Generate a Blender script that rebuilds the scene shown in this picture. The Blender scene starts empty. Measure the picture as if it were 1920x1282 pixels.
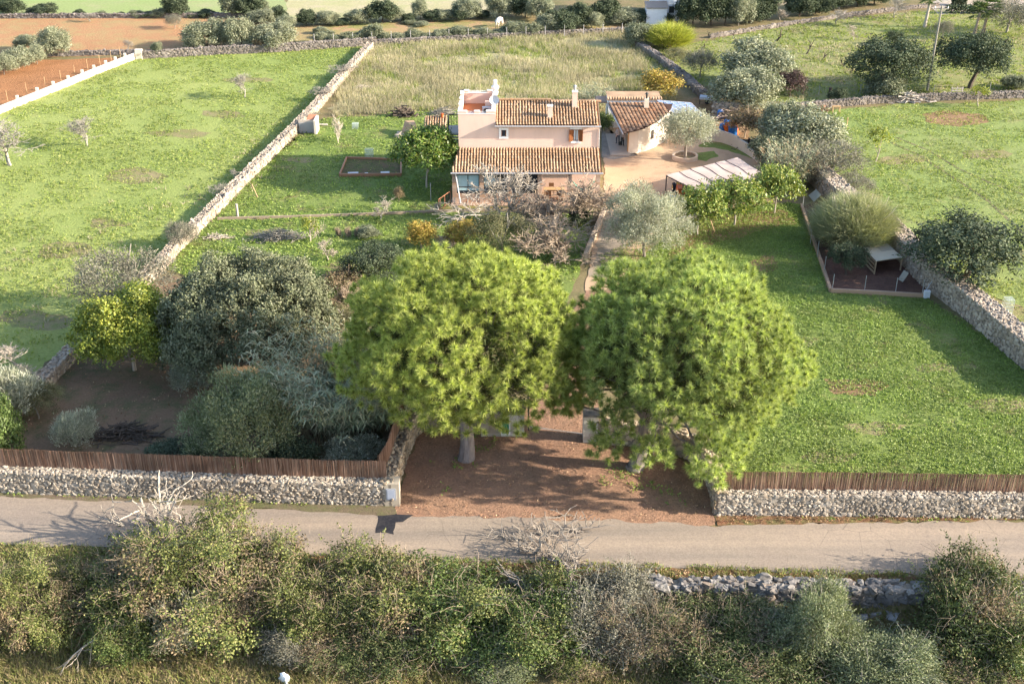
import bpy, bmesh, math, random
import numpy as np
from mathutils import Vector, Matrix
R = math.radians
SC = bpy.context.scene
COL = SC.collection

# ------------------------------------------------------------------ camera, sky, sun, exposure
FPX, PCX, PCY, TILT, CAMH = 2200.0, 960.0, 641.0, R(27.5), 36.0     # photo pixels (1920 x 1282)
cd = bpy.data.cameras.new('camera'); cam = bpy.data.objects.new('camera', cd); COL.objects.link(cam)
cam.location = (0, 0, CAMH); cam.rotation_euler = (R(90) - TILT, 0, 0)
cd.sensor_width = 36.0; cd.lens = 36.0 * FPX / 1920.0; cd.clip_end = 5000; cd.clip_start = 0.5
SC.camera = cam
SUN_EL, SUN_AZ = 21.0, 99.0            # azimuth clockwise from +Y (seen from above): from the right, a touch from the camera side
w = bpy.data.worlds.new('World'); SC.world = w; w.use_nodes = True
nt = w.node_tree; bg = nt.nodes['Background']
sky = nt.nodes.new('ShaderNodeTexSky'); sky.sky_type = 'NISHITA'; sky.sun_disc = False
sky.sun_elevation = R(SUN_EL); sky.sun_rotation = R(SUN_AZ); sky.altitude = 50; sky.air_density = 1.0; sky.dust_density = 1.5
nt.links.new(sky.outputs[0], bg.inputs[0]); bg.inputs[1].default_value = 0.13
ld = bpy.data.lights.new('sun', 'SUN'); ld.energy = 4.2; ld.angle = R(0.6); ld.color = (1.0, 0.90, 0.75)
sun = bpy.data.objects.new('sun', ld); COL.objects.link(sun)
sd = Vector((math.cos(R(SUN_EL)) * math.sin(R(SUN_AZ)), math.cos(R(SUN_EL)) * math.cos(R(SUN_AZ)), math.sin(R(SUN_EL))))
sun.rotation_euler = sd.to_track_quat('Z', 'Y').to_euler(); sun.location = (60, 0, 60)
SC.view_settings.view_transform = 'Standard'; SC.view_settings.look = 'None'
SC.view_settings.exposure = 1.86; SC.view_settings.gamma = 1.0
SC.cycles.max_bounces = 6; SC.cycles.diffuse_bounces = 3; SC.cycles.transmission_bounces = 4; SC.cycles.transparent_max_bounces = 6
SC.cycles.use_denoising = True; SC.cycles.sample_clamp_indirect = 8

# ------------------------------------------------------------------ photo pixel -> place on the ground
CT, ST = math.cos(TILT), math.sin(TILT)
def ray(px, py):
    x = (px - PCX) / FPX; u = -(py - PCY) / FPX
    return x, CT + u * ST, -ST + u * CT
def at(px, py, h=0.0):
    dx, dy, dz = ray(px, py); t = (h - CAMH) / dz
    return Vector((dx * t, dy * t, h))
def scale_at(px, py, h=0.0):           # photo pixels per metre there
    dx, dy, dz = ray(px, py); return FPX * dz / (h - CAMH)
def onwall(px, py, Y):                 # X and height on the vertical plane y = Y
    dx, dy, dz = ray(px, py); t = Y / dy
    return dx * t, CAMH + dz * t

# ------------------------------------------------------------------ scene helpers
def tag(o, label=None, cat=None, group=None, kind=None):
    if label: o['label'] = label
    if cat: o['category'] = cat
    if group: o['group'] = group
    if kind: o['kind'] = kind
    return o
def thing(name, label, cat, loc=(0, 0, 0), rz=0.0, group=None):
    o = bpy.data.objects.new(name, None); COL.objects.link(o); o.empty_display_size = 0.3
    o.location = loc; o.rotation_euler = (0, 0, rz)
    return tag(o, label, cat, group)
def origin_of(p):
    while p is not None and p.parent is not None: p = p.parent
    return Vector(p.location) if p is not None else Vector((0, 0, 0))
def link(name, me, parent=None):
    o = bpy.data.objects.new(name, me); COL.objects.link(o)
    if parent is not None: o.parent = parent
    return o
def np_mesh(name, V, F, mats, mi=None, smooth=False):
    V = np.asarray(V, dtype=np.float32); F = np.asarray(F, dtype=np.int32); k = F.shape[1]
    me = bpy.data.meshes.new(name)
    me.vertices.add(len(V)); me.vertices.foreach_set('co', V.ravel())
    me.loops.add(F.size); me.loops.foreach_set('vertex_index', F.ravel())
    me.polygons.add(len(F)); me.polygons.foreach_set('loop_start', np.arange(0, F.size, k, dtype=np.int32))
    if mi is not None: me.polygons.foreach_set('material_index', np.asarray(mi, dtype=np.int32))
    me.polygons.foreach_set('use_smooth', np.full(len(F), smooth))
    me.update(calc_edges=True)
    for m in (mats if isinstance(mats, (list, tuple)) else [mats]): me.materials.append(m)
    return me
class MB:
    def __init__(s): s.v = []; s.f = []; s.m = []; s.cm = 0
    def add(s, vs, fs):
        b = len(s.v); s.v += [tuple(p) for p in vs]; s.f += [tuple(i + b for i in f) for f in fs]; s.m += [s.cm] * len(fs); return s
    def mat(s, i): s.cm = i; return s
    def box(s, c, d, rz=0.0, M=None):
        x, y, z = d[0] / 2, d[1] / 2, d[2] / 2
        vs = [Vector((a * x, b * y, e * z)) for e in (-1, 1) for a, b in ((-1, -1), (1, -1), (1, 1), (-1, 1))]
        if M is None: M = Matrix.Rotation(rz, 3, 'Z')
        return s.add([M @ v + Vector(c) for v in vs], [(3, 2, 1, 0), (4, 5, 6, 7), (0, 1, 5, 4), (1, 2, 6, 5), (2, 3, 7, 6), (3, 0, 4, 7)])
    def bx(s, x0, x1, y0, y1, z0, z1): return s.box(((x0 + x1) / 2, (y0 + y1) / 2, (z0 + z1) / 2), (x1 - x0, y1 - y0, z1 - z0))
    def prism(s, poly, z0, z1):
        n = len(poly)
        z1s = z1 if hasattr(z1, '__len__') else [z1] * n
        vs = [(p[0], p[1], z0) for p in poly] + [(p[0], p[1], z) for p, z in zip(poly, z1s)]
        return s.add(vs, [tuple(range(n - 1, -1, -1)), tuple(range(n, 2 * n))] + [(i, (i + 1) % n, n + (i + 1) % n, n + i) for i in range(n)])
    def tube(s, p0, p1, r0, r1=None, k=6, cap=True):
        r1 = r0 if r1 is None else r1
        p0, p1 = Vector(p0), Vector(p1); d = (p1 - p0).normalized()
        a = d.orthogonal().normalized(); b = d.cross(a)
        vs = [p0 + (a * math.cos(t) + b * math.sin(t)) * r0 for t in (2 * math.pi * i / k for i in range(k))]
        vs += [p1 + (a * math.cos(t) + b * math.sin(t)) * r1 for t in (2 * math.pi * i / k for i in range(k))]
        fs = [(i, (i + 1) % k, k + (i + 1) % k, k + i) for i in range(k)]
        if cap: fs += [tuple(range(k - 1, -1, -1)), tuple(range(k, 2 * k))]
        return s.add(vs, fs)
    def quad(s, *p): return s.add(p, [tuple(range(len(p)))])
    def slab(s, pts, t):                 # thick panel under the given top corners
        n = len(pts); lo = [Vector(p) - Vector((0, 0, t)) for p in pts]
        return s.add(list(pts) + lo, [tuple(range(n)), tuple(range(2 * n - 1, n - 1, -1))] + [(i, n + i, n + (i + 1) % n, (i + 1) % n) for i in range(n)])
    def lathe(s, c, prof, k=24):
        vs = []
        for r, z in prof: vs += [(c[0] + r * math.cos(2 * math.pi * i / k), c[1] + r * math.sin(2 * math.pi * i / k), c[2] + z) for i in range(k)]
        fs = [(j * k + i, j * k + (i + 1) % k, (j + 1) * k + (i + 1) % k, (j + 1) * k + i) for j in range(len(prof) - 1) for i in range(k)]
        return s.add(vs, fs)
    def build(s, name, mats, parent=None, smooth=False):
        o = origin_of(parent)
        me = bpy.data.meshes.new(name)
        me.from_pydata([(v[0] - o.x, v[1] - o.y, v[2] - o.z) for v in s.v], [], s.f)
        for m in (mats if isinstance(mats, (list, tuple)) else [mats]): me.materials.append(m)
        me.polygons.foreach_set('material_index', s.m)
        if smooth: me.polygons.foreach_set('use_smooth', [True] * len(s.f))
        me.update()
        return link(name, me, parent)

# ------------------------------------------------------------------ materials
MATS = {}
class NB:
    def __init__(s, name):
        s.m = bpy.data.materials.new(name); s.m.use_nodes = True; s.t = s.m.node_tree
        s.b = s.t.nodes['Principled BSDF']; s.out = s.t.nodes['Material Output']
        s.b.inputs['Specular IOR Level'].default_value = 0.25
    def n(s, ty, **kw):
        nd = s.t.nodes.new('ShaderNode' + ty)
        for k, v in kw.items():
            if k in nd.inputs: nd.inputs[k].default_value = v
            else: setattr(nd, k, v)
        return nd
    def l(s, a, b): s.t.links.new(a, b)
    def coord(s): return s.n('TexCoord').outputs['Object']
    def noise(s, scale, detail=4, rough=0.6, vec=None, stretch=None):
        nd = s.n('TexNoise'); nd.inputs['Scale'].default_value = scale; nd.inputs['Detail'].default_value = detail; nd.inputs['Roughness'].default_value = rough
        v = vec or s.coord()
        if stretch:
            mp = s.n('Mapping'); mp.inputs['Scale'].default_value = stretch; s.l(v, mp.inputs[0]); v = mp.outputs[0]
        s.l(v, nd.inputs['Vector']); return nd.outputs['Fac']
    def ramp(s, fac, stops, interp='LINEAR'):
        r = s.n('ValToRGB'); r.color_ramp.interpolation = interp; e = r.color_ramp.elements
        while len(e) < len(stops): e.new(0.5)
        for el, (p, c) in zip(e, stops):
            el.position = p; el.color = (*c, 1) if len(c) == 3 else c
        s.l(fac, r.inputs[0]); return r.outputs[0]
    def mix(s, fac, a, b, mode='MIX'):
        m = s.n('MixRGB', blend_type=mode)
        for i, x in ((0, fac), (1, a), (2, b)):
            if hasattr(x, 'links'): s.l(x, m.inputs[i])
            elif isinstance(x, (int, float)): m.inputs[i].default_value = x
            else: m.inputs[i].default_value = (*x, 1)
        return m.outputs[0]
    def bump(s, h, strength=0.5, dist=0.05):
        b = s.n('Bump'); b.inputs['Strength'].default_value = strength; b.inputs['Distance'].default_value = dist
        s.l(h, b.inputs['Height']); s.l(b.outputs[0], s.b.inputs['Normal'])
    def col(s, c):
        if hasattr(c, 'links'): s.l(c, s.b.inputs['Base Color'])
        else: s.b.inputs['Base Color'].default_value = (*c, 1)
def g3(v): return (v, v, v)
def plain(name, c, rough=0.6, metal=0.0, var=0.15):
    if name in MATS: return MATS[name]
    b = NB(name); f = b.noise(3.0, 6)
    b.col(b.mix(f, tuple(x * (1 - var) for x in c), tuple(min(1, x * (1 + var)) for x in c)))
    b.b.inputs['Roughness'].default_value = rough; b.b.inputs['Metallic'].default_value = metal
    MATS[name] = b.m; return b.m
def ground_mat(name, c1, c2, c3, s1=0.08, s2=0.7, s3=6.0, bump=0.6, dist=0.1, thr=(0.45, 0.62), grain=0.35):
    if name in MATS: return MATS[name]
    b = NB(name)
    big = b.ramp(b.noise(s1, 6, 0.65), [(0.38, g3(0)), (0.62, g3(1))])
    mid = b.ramp(b.noise(s2, 8, 0.7), [(thr[0], g3(0)), (thr[1], g3(1))])
    c = b.mix(big, c1, c2); c = b.mix(mid, c, c3)
    fine = b.noise(s3, 8, 0.75)
    c = b.mix(grain, c, b.ramp(fine, [(0.3, g3(0.15)), (0.7, g3(0.9))]), 'OVERLAY')
    b.col(c); b.b.inputs['Roughness'].default_value = 0.95; b.b.inputs['Specular IOR Level'].default_value = 0.1
    b.bump(fine, bump, dist); MATS[name] = b.m; return b.m
def island(name, cols, rough=0.7, transl=0.0, tcol=None, nscale=0.5, namt=0.5, spec=0.2, bump=0.0, bscale=30):
    """one colour per leaf / stone / stick, plus a slow drift of brightness through the whole plant"""
    if name in MATS: return MATS[name]
    b = NB(name)
    r = b.n('NewGeometry').outputs['Random Per Island']; n = len(cols)
    c = b.ramp(r, [(i / max(1, n - 1), x) for i, x in enumerate(cols)])
    f = b.ramp(b.noise(nscale, 3, 0.5), [(0.35, g3(1 - namt)), (0.65, g3(1 + namt * 0.5))])
    c = b.mix(1.0, c, f, 'MULTIPLY'); b.col(c)
    b.b.inputs['Roughness'].default_value = rough; b.b.inputs['Specular IOR Level'].default_value = spec
    if bump: b.bump(b.noise(bscale, 5), bump, 0.02)
    if transl:
        tr = b.n('BsdfTranslucent'); b.l(b.mix(1.0, c, tcol or (1.1, 1.15, 0.6), 'MULTIPLY'), tr.inputs[0])
        mx = b.n('MixShader'); mx.inputs[0].default_value = transl
        b.l(b.b.outputs[0], mx.inputs[1]); b.l(tr.outputs[0], mx.inputs[2]); b.l(mx.outputs[0], b.out.inputs[0])
    MATS[name] = b.m; return b.m
def bark(name, c1, c2, scale=6.0):
    if name in MATS: return MATS[name]
    b = NB(name); f = b.noise(scale, 8, 0.7, stretch=(1, 1, 0.25))
    b.col(b.ramp(f, [(0.3, c1), (0.7, c2)])); b.b.inputs['Roughness'].default_value = 0.95; b.bump(f, 0.8, 0.05)
    MATS[name] = b.m; return b.m
def plaster(name, c, stain, bump=0.15):
    if name in MATS: return MATS[name]
    b = NB(name)
    f = b.ramp(b.noise(0.6, 8, 0.7, stretch=(1, 1, 0.4)), [(0.4, g3(0)), (0.75, g3(1))])
    b.col(b.mix(f, c, stain)); b.b.inputs['Roughness'].default_value = 0.9; b.bump(b.noise(25, 6), bump, 0.02)
    MATS[name] = b.m; return b.m

# ------------------------------------------------------------------ numpy helpers
def vnoise(x, y, s, seed=0):
    x = np.asarray(x) / s; y = np.asarray(y) / s
    xi = np.floor(x).astype(np.int64); yi = np.floor(y).astype(np.int64); fx = x - xi; fy = y - yi
    fx = fx * fx * (3 - 2 * fx); fy = fy * fy * (3 - 2 * fy)
    def h(a, b):
        n = (a * 374761393 + b * 668265263 + seed * 1442695041) & 0x7fffffff
        n = ((n ^ (n >> 13)) * 1274126177) & 0x7fffffff
        return ((n ^ (n >> 16)) & 0xffff) / 65535.0
    return (h(xi, yi) * (1 - fx) + h(xi + 1, yi) * fx) * (1 - fy) + (h(xi, yi + 1) * (1 - fx) + h(xi + 1, yi + 1) * fx) * fy
def inside(P, poly):
    x, y = P[:, 0], P[:, 1]; r = np.zeros(len(P), bool); n = len(poly)
    for i in range(n):
        x0, y0 = poly[i][0], poly[i][1]; x1, y1 = poly[(i + 1) % n][0], poly[(i + 1) % n][1]
        if y0 == y1: continue
        c = ((y0 > y) != (y1 > y)) & (x < (x1 - x0) * (y - y0) / (y1 - y0) + x0); r ^= c
    return r
def sample(poly, dens, rng, excl=(), patch=None):
    a = np.array([(p[0], p[1]) for p in poly]); lo, hi = a.min(0), a.max(0)
    n = int((hi - lo).prod() * dens); P = lo + rng.rand(n, 2) * (hi - lo)
    k = inside(P, poly)
    for e in excl: k &= ~inside(P, e)
    P = P[k]
    if patch:
        s, seed, p0, p1 = patch
        v = 0.6 * vnoise(P[:, 0], P[:, 1], s, seed) + 0.4 * vnoise(P[:, 0], P[:, 1], s * 0.3, seed + 7)
        P = P[rng.rand(len(P)) < np.clip((v - p0) / (p1 - p0), 0.0, 1)]
    return P
def unit(v): return v / np.maximum(np.linalg.norm(v, axis=1, keepdims=True), 1e-9)
def leaf_quads(P, D, N, L, W):           # diamond leaves from P along D, flat side towards N
    S = unit(np.cross(D, N)); L = L[:, None]; W = W[:, None]
    V = np.stack([P, P + D * L * 0.45 + S * W * 0.5, P + D * L, P + D * L * 0.45 - S * W * 0.5], 1).reshape(-1, 3)
    return V, np.arange(len(V)).reshape(-1, 4)
def blade_tris(P, D, L, W, rng):
    S = unit(np.cross(D, rng.randn(len(P), 3))); L = L[:, None]; W = W[:, None]
    V = np.stack([P - S * W * 0.5, P + S * W * 0.5, P + D * L], 1).reshape(-1, 3)
    return V, np.arange(len(V)).reshape(-1, 3)
def seg_mesh(segs, k=4):                 # segs: N x 8 (p0, p1, r0, r1)
    S = np.asarray(segs, dtype=float); p0, p1, r0, r1 = S[:, 0:3], S[:, 3:6], S[:, 6:7], S[:, 7:8]
    d = unit(p1 - p0); ref = np.where(np.abs(d[:, 2:3]) > 0.9, np.array([[1.0, 0, 0]]), np.array([[0, 0, 1.0]]))
    a = unit(np.cross(d, ref)); b = np.cross(d, a); V = []
    for p, r in ((p0, r0), (p1, r1)):
        for i in range(k):
            t = 2 * math.pi * i / k; V.append(p + (a * math.cos(t) + b * math.sin(t)) * r)
    V = np.stack(V, 1); n = len(S)
    f = np.array([(i, (i + 1) % k, k + (i + 1) % k, k + i) for i in range(k)])
    F = (np.arange(n)[:, None, None] * 2 * k + f[None]).reshape(-1, 4)
    return V.reshape(-1, 3), F
def grow(rng, p, d, length, r, levels, kids=(3, 4), ratio=0.68, spread=0.75, up=0.15, bend=0.25, out=None, first=0.35, rtip=0.6):
    """recursive branching; returns rows of p0, p1, r0, r1"""
    out = [] if out is None else out
    n = 3 if levels > 1 else 2
    pts = [np.array(p, float)]; d = np.array(d, float); d /= np.linalg.norm(d)
    for i in range(n):
        d = d + rng.randn(3) * bend * 0.5 + np.array([0, 0, up * 0.4]); d /= np.linalg.norm(d)
        pts.append(pts[-1] + d * length / n)
    for i in range(n):
        ra = r * (1 - (1 - rtip) * i / n); rb = r * (1 - (1 - rtip) * (i + 1) / n); out.append((*pts[i], *pts[i + 1], ra, rb))
    if levels > 0:
        m = rng.randint(kids[0], kids[1] + 1)
        for j in range(m):
            f = 1.0 if j == 0 else first + (1 - first) * rng.rand(); q = f * n; i = min(n - 1, int(q)); s = pts[i] + (pts[i + 1] - pts[i]) * (q - i)
            nd = d + rng.randn(3) * spread * (0.5 if j == 0 else 1.0) + np.array([0, 0, up])
            grow(rng, s, nd, length * ratio * (0.75 + 0.5 * rng.rand()), r * rtip * (0.95 if j == 0 else 0.7), levels - 1, kids, ratio, spread, up, bend, out, 0.2, rtip)
    return out
def lobes_cloud(rng, lobes, n, flat=-0.35, shell=(0.72, 1.02), inner=0.12):
    lob = np.array(lobes, float); wgt = (lob[:, 3] * lob[:, 4] + lob[:, 5] * (lob[:, 3] + lob[:, 4])); wgt /= wgt.sum()
    P = []; O = []
    while len(P) < n:
        i = rng.choice(len(lob), p=wgt); d = rng.randn(3); d /= np.linalg.norm(d)
        if d[2] < flat: continue
        rad = shell[0] + (shell[1] - shell[0]) * rng.rand() if rng.rand() > inner else 0.3 + 0.4 * rng.rand()
        c, r = lob[i, :3], lob[i, 3:]; p = c + d * r * rad; buried = False
        for j in range(len(lob)):
            if j != i and (((p - lob[j, :3]) / lob[j, 3:]) ** 2).sum() < 0.42: buried = True; break
        if buried and rng.rand() > 0.1: continue
        P.append(p); O.append(d / r * r.mean())
    return np.array(P), unit(np.array(O))
def foliage(rng, lobes, clumps, per, clump_r, L, W, mode='leaf', flat=-0.35, shell=(0.72, 1.02), inner=0.12, up=0.3, rnd=0.8):
    C, O = lobes_cloud(rng, lobes, clumps, flat, shell, inner)
    Q = np.repeat(C, per, 0); OU = np.repeat(O, per, 0); n = len(Q)
    ln = L * (0.6 + 0.8 * rng.rand(n)); wd = W * (0.6 + 0.8 * rng.rand(n)); upv = np.array([[0, 0, up]])
    if mode == 'needle':                 # brush of needles from the tuft's centre
        D = unit(OU * 0.55 + rng.randn(n, 3) * rnd * 0.62 + upv)
        P = Q + rng.randn(n, 3) * clump_r * 0.28 + D * clump_r * 0.15
        return blade_tris(P, D, ln, wd, rng)
    P = Q + rng.randn(n, 3) * clump_r * 0.55
    if mode == 'shoot':                  # narrow leaves along outward shoots
        D = unit(OU * 0.7 + rng.randn(n, 3) * rnd + upv); N = unit(rng.randn(n, 3) + OU)
    else:                                # broad leaves facing out and up
        N = unit(OU * 0.7 + rng.randn(n, 3) * rnd * 0.8 + upv); D = unit(np.cross(N, rng.randn(n, 3)))
    return leaf_quads(P, D, N, ln, wd)
def dome(rng, r, h, n, size, z0=0.35, jit=0.25, top=True):
    """round-crown lobes: n lumps spread over an ellipsoid of radius r and height h (z0: share of h under the crown)"""
    zc = h * (z0 + (1 - z0) * 0.45); rz = h * (1 - z0) * 0.5; out = [(0, 0, zc, r * 0.72, r * 0.72, rz * 0.8)]
    for i in range(n):
        a = i * 2.39996 + rng.rand() * 0.6; e = math.asin(min(1, -0.35 + 1.3 * (i + 0.5) / n)); k = (1 - size * 0.75) * (1 + jit * (rng.rand() - 0.5))
        s = size * r * (0.8 + 0.5 * rng.rand())
        out.append((math.cos(a) * math.cos(e) * r * k, math.sin(a) * math.cos(e) * r * k, zc + math.sin(e) * rz * k * 1.05, s, s, s * min(1.0, rz / r + 0.25)))
    return out
# ------------------------------------------------------------------ ground, fields, road
rngG = np.random.RandomState(11)
G_DRY = ground_mat('dry_earth_grass', (0.20, 0.15, 0.085), (0.17, 0.14, 0.07), (0.13, 0.12, 0.055), 0.05, 0.5, 5)
G_LOW = ground_mat('weedy_earth', (0.17, 0.16, 0.07), (0.22, 0.17, 0.09), (0.12, 0.135, 0.05), 0.12, 0.8, 5, 1.0, 0.2)
G_FIELD = ground_mat('field_grass_soil', (0.20, 0.245, 0.07), (0.255, 0.285, 0.09), (0.30, 0.26, 0.13), 0.05, 0.35, 4.0, 0.9, 0.15, (0.62, 0.78))
G_FAR = ground_mat('far_grass_soil', (0.22, 0.27, 0.10), (0.25, 0.27, 0.13), (0.30, 0.27, 0.16), 0.03, 0.25, 3.0, 0.6, 0.1, (0.5, 0.75))
G_FALLOW = ground_mat('fallow_soil', (0.33, 0.29, 0.17), (0.28, 0.29, 0.13), (0.36, 0.31, 0.20), 0.05, 0.3, 3.0, 0.6, 0.1)
G_LAWN = ground_mat('garden_lawn_soil', (0.13, 0.185, 0.045), (0.17, 0.205, 0.06), (0.22, 0.155, 0.09), 0.08, 0.4, 5.0, 1.0, 0.15, (0.54, 0.74))
G_RIGHT = ground_mat('right_field_soil', (0.17, 0.225, 0.065), (0.20, 0.23, 0.08), (0.25, 0.21, 0.115), 0.05, 0.35, 4.0, 0.8, 0.12, (0.55, 0.75))
G_PAST = ground_mat('pasture_soil', (0.18, 0.205, 0.07), (0.21, 0.205, 0.09), (0.25, 0.19, 0.10), 0.06, 0.3, 4.0, 0.8, 0.15, (0.52, 0.7))
G_STRAW = ground_mat('straw_soil', (0.34, 0.30, 0.17), (0.29, 0.27, 0.14), (0.23, 0.25, 0.10), 0.06, 0.3, 4.0, 0.9, 0.2, (0.5, 0.7))
G_PLOUGH = ground_mat('ploughed_soil', (0.33, 0.155, 0.07), (0.29, 0.145, 0.07), (0.25, 0.12, 0.055), 0.06, 0.4, 4.0, 1.0, 0.2)
G_PLOUGH2 = ground_mat('stubble_soil', (0.34, 0.19, 0.10), (0.31, 0.165, 0.085), (0.30, 0.22, 0.105), 0.05, 0.3, 4.0, 0.9, 0.15)
G_LITTER = ground_mat('pine_litter', (0.30, 0.18, 0.115), (0.26, 0.15, 0.10), (0.20, 0.125, 0.085), 0.25, 1.2, 9.0, 1.0, 0.08, (0.45, 0.7), 0.5)
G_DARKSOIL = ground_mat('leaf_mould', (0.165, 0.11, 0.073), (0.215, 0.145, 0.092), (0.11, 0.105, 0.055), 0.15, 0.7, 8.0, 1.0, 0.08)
G_PEN = ground_mat('pen_soil', (0.12, 0.065, 0.05), (0.10, 0.055, 0.045), (0.15, 0.085, 0.06), 0.25, 0.8, 7.0, 1.0, 0.1)
G_GRAVEL = ground_mat('gravel', (0.40, 0.265, 0.165), (0.42, 0.30, 0.20), (0.30, 0.19, 0.12), 0.12, 0.5, 12.0, 0.5, 0.03, (0.5, 0.75), 0.25)
G_PATH = ground_mat('path_gravel', (0.30, 0.24, 0.18), (0.27, 0.22, 0.16), (0.20, 0.16, 0.11), 0.2, 0.8, 10.0, 0.6, 0.04)
G_VERGE = ground_mat('needle_verge', (0.20, 0.10, 0.055), (0.17, 0.10, 0.055), (0.13, 0.12, 0.05), 0.3, 1.5, 9.0, 1.0, 0.06)
G_PATCH = ground_mat('bare_earth', (0.26, 0.165, 0.095), (0.22, 0.14, 0.08), (0.18, 0.12, 0.06), 0.3, 1.0, 6.0, 1.0, 0.1)

DRYP = ground_mat('dry_turf', (0.24, 0.195, 0.11), (0.20, 0.18, 0.08), (0.17, 0.19, 0.065), 0.3, 1.0, 6.0, 1.0, 0.1)

edgeL, edgeR = at(-100, 1024), at(2020, 1092)             # far side of the bank below the road
eu = (edgeR - edgeL); eu.z = 0; eu.normalize(); ev = Vector((-eu.y, eu.x, 0)); LOWZ = -1.7
def low_v(p): return (Vector((p[0], p[1], 0)) - Vector((edgeL.x, edgeL.y, 0))).dot(ev)
prof = [(1600, 0.0), (300, 0.0), (30, 0.0), (-0.5, 0.0), (-1.3, -0.35), (-2.1, -1.3), (-2.9, LOWZ), (-30, LOWZ), (-900, LOWZ)]
us = [-1600, -300, -120] + list(range(-60, 121, 4)) + [160, 300, 1600]
V = []; Fq = []
for a in us:
    for v, z in prof:
        p = edgeL + eu * a + ev * v; V.append((p.x, p.y, z))
k = len(prof)
for i in range(len(us) - 1):
    for j in range(k - 1): Fq.append((i * k + j, i * k + j + 1, (i + 1) * k + j + 1, (i + 1) * k + j))
tag(link('ground', np_mesh('ground', V, Fq, G_DRY)), kind='structure')

def rough_poly(poly, step=0.6, amp=0.25, seed=0):
    out = []
    for i in range(len(poly)):
        a, b = Vector(poly[i][:2]), Vector(poly[(i + 1) % len(poly)][:2]); n = max(1, int((b - a).length / step)); t = (b - a).normalized(); nn = Vector((-t.y, t.x))
        for j in range(n):
            p = a + (b - a) * j / n
            o = (float(vnoise([p.x], [p.y], 1.3, seed)[0]) - 0.5) * 1.3 + (float(vnoise([p.x], [p.y], 0.45, seed + 3)[0]) - 0.5) * 0.7
            out.append(p + nn * o * 2 * amp)
    return out
ZL = {}; SHEETS = []
def sheet(name, px, mat, z, amp=0.25, step=0.6, world=False, kind='structure'):
    SHEETS.append(name); z = z + 0.00006 * len(SHEETS)
    poly = px if world else [at(*p) for p in px]
    q = rough_poly(poly, step, amp, len(ZL)) if amp else [Vector(p[:2]) for p in poly]
    me = bpy.data.meshes.new(name); bm = bmesh.new()
    vs = [bm.verts.new((p.x, p.y, z)) for p in q]; f = bm.faces.new(vs)
    if f.normal.z < 0 or sum((q[i].x * q[(i + 1) % len(q)].y - q[(i + 1) % len(q)].x * q[i].y) for i in range(len(q))) < 0: f.normal_flip()
    bmesh.ops.triangulate(bm, faces=bm.faces[:]); bm.to_mesh(me); bm.free(); me.materials.append(mat)
    ZL[name] = z
    return tag(link(name, me), kind=kind)
Z = 0.006
P_FIELD = [(262, 104), (690, 84), (596, 190), (375, 420), (290, 510), (150, 640), (-150, 860), (-700, 860), (-420, 300), (0, 214)]
sheet('field', P_FIELD, G_FIELD, 2 * Z, 0.3, 1.5)
sheet('upper_field', [(-300, 34), (470, 34), (430, 60), (415, 92), (262, 103), (0, 112), (-300, 118)], G_PLOUGH2, 2 * Z, 0.4, 1.5)
sheet('ploughed_field', [(-330, 124), (60, 114), (240, 108), (258, 106), (0, 206), (-150, 268)], G_PLOUGH, 2 * Z, 0.3, 1.5)
sheet('far_field', [(-300, -140), (520, -140), (540, 28), (420, 31), (-300, 31)], G_FAR, 2 * Z, 0.4, 2)
sheet('fallow_field', [(540, -140), (960, -140), (960, 26), (720, 36), (540, 40)], G_FALLOW, 2 * Z, 0.5, 2)
sheet('paddock', [(520, 50), (720, 42), (1010, 30), (1180, 28), (1190, 50), (1000, 62), (700, 80), (560, 86)], ground_mat('paddock_soil', (0.30, 0.215, 0.11), (0.20, 0.205, 0.07), (0.33, 0.21, 0.12), 0.08, 0.3, 4.0, 0.7, 0.1, (0.5, 0.6)), 2 * Z, 0.5, 1.5)
P_STRAW = [(700, 86), (960, 70), (1180, 62), (1205, 95), (1270, 150), (1262, 192), (960, 196), (870, 205), (740, 212), (625, 218), (632, 176), (668, 128)]
sheet('dry_meadow', P_STRAW, G_STRAW, 2 * Z, 0.6, 0.9)
P_PAST = [(1200, 92), (1310, 78), (1500, 44), (1720, 22), (2100, 0), (2150, 175), (1900, 183), (1720, 187), (1520, 200), (1400, 185), (1290, 150)]
sheet('pasture', P_PAST, G_PAST, 2 * Z, 0.5, 1.5)
P_RIGHT = [(1520, 212), (1700, 196), (1900, 190), (2200, 190), (2600, 700), (1990, 730), (1760, 530), (1640, 420), (1560, 360), (1500, 300)]
sheet('right_field', P_RIGHT, G_RIGHT, 2 * Z, 0.4, 1.2)
P_LAWN = [(620, 222), (700, 215), (870, 207), (858, 300), (846, 360), (822, 398), (410, 412), (372, 440), (470, 340), (590, 226)]
sheet('back_lawn', P_LAWN, G_LAWN, 2 * Z, 0.3, 0.9)
P_GARD = [(408, 414), (820, 400), (1110, 396), (1100, 480), (1020, 640), (700, 640), (640, 560), (400, 540), (300, 500), (372, 440)]
sheet('garden_lawn', P_GARD, G_LAWN, 2 * Z, 0.3, 0.9)
P_FRONT = [(1275, 420), (1340, 395), (1480, 380), (1500, 385), (1556, 548), (1740, 560), (1990, 715), (2050, 896), (1375, 892), (1180, 600), (1120, 480)]
sheet('front_lawn', P_FRONT, G_LAWN, 2 * Z, 0.3, 0.8)
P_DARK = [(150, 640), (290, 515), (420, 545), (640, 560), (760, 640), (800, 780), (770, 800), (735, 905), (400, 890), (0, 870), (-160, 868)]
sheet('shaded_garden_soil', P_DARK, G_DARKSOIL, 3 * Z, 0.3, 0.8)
sheet('driveway', [(1122, 470), (1060, 640), (980, 800), (1110, 800), (1130, 640), (1175, 500)], G_LITTER, 4 * Z, 0.25, 0.6)
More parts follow.
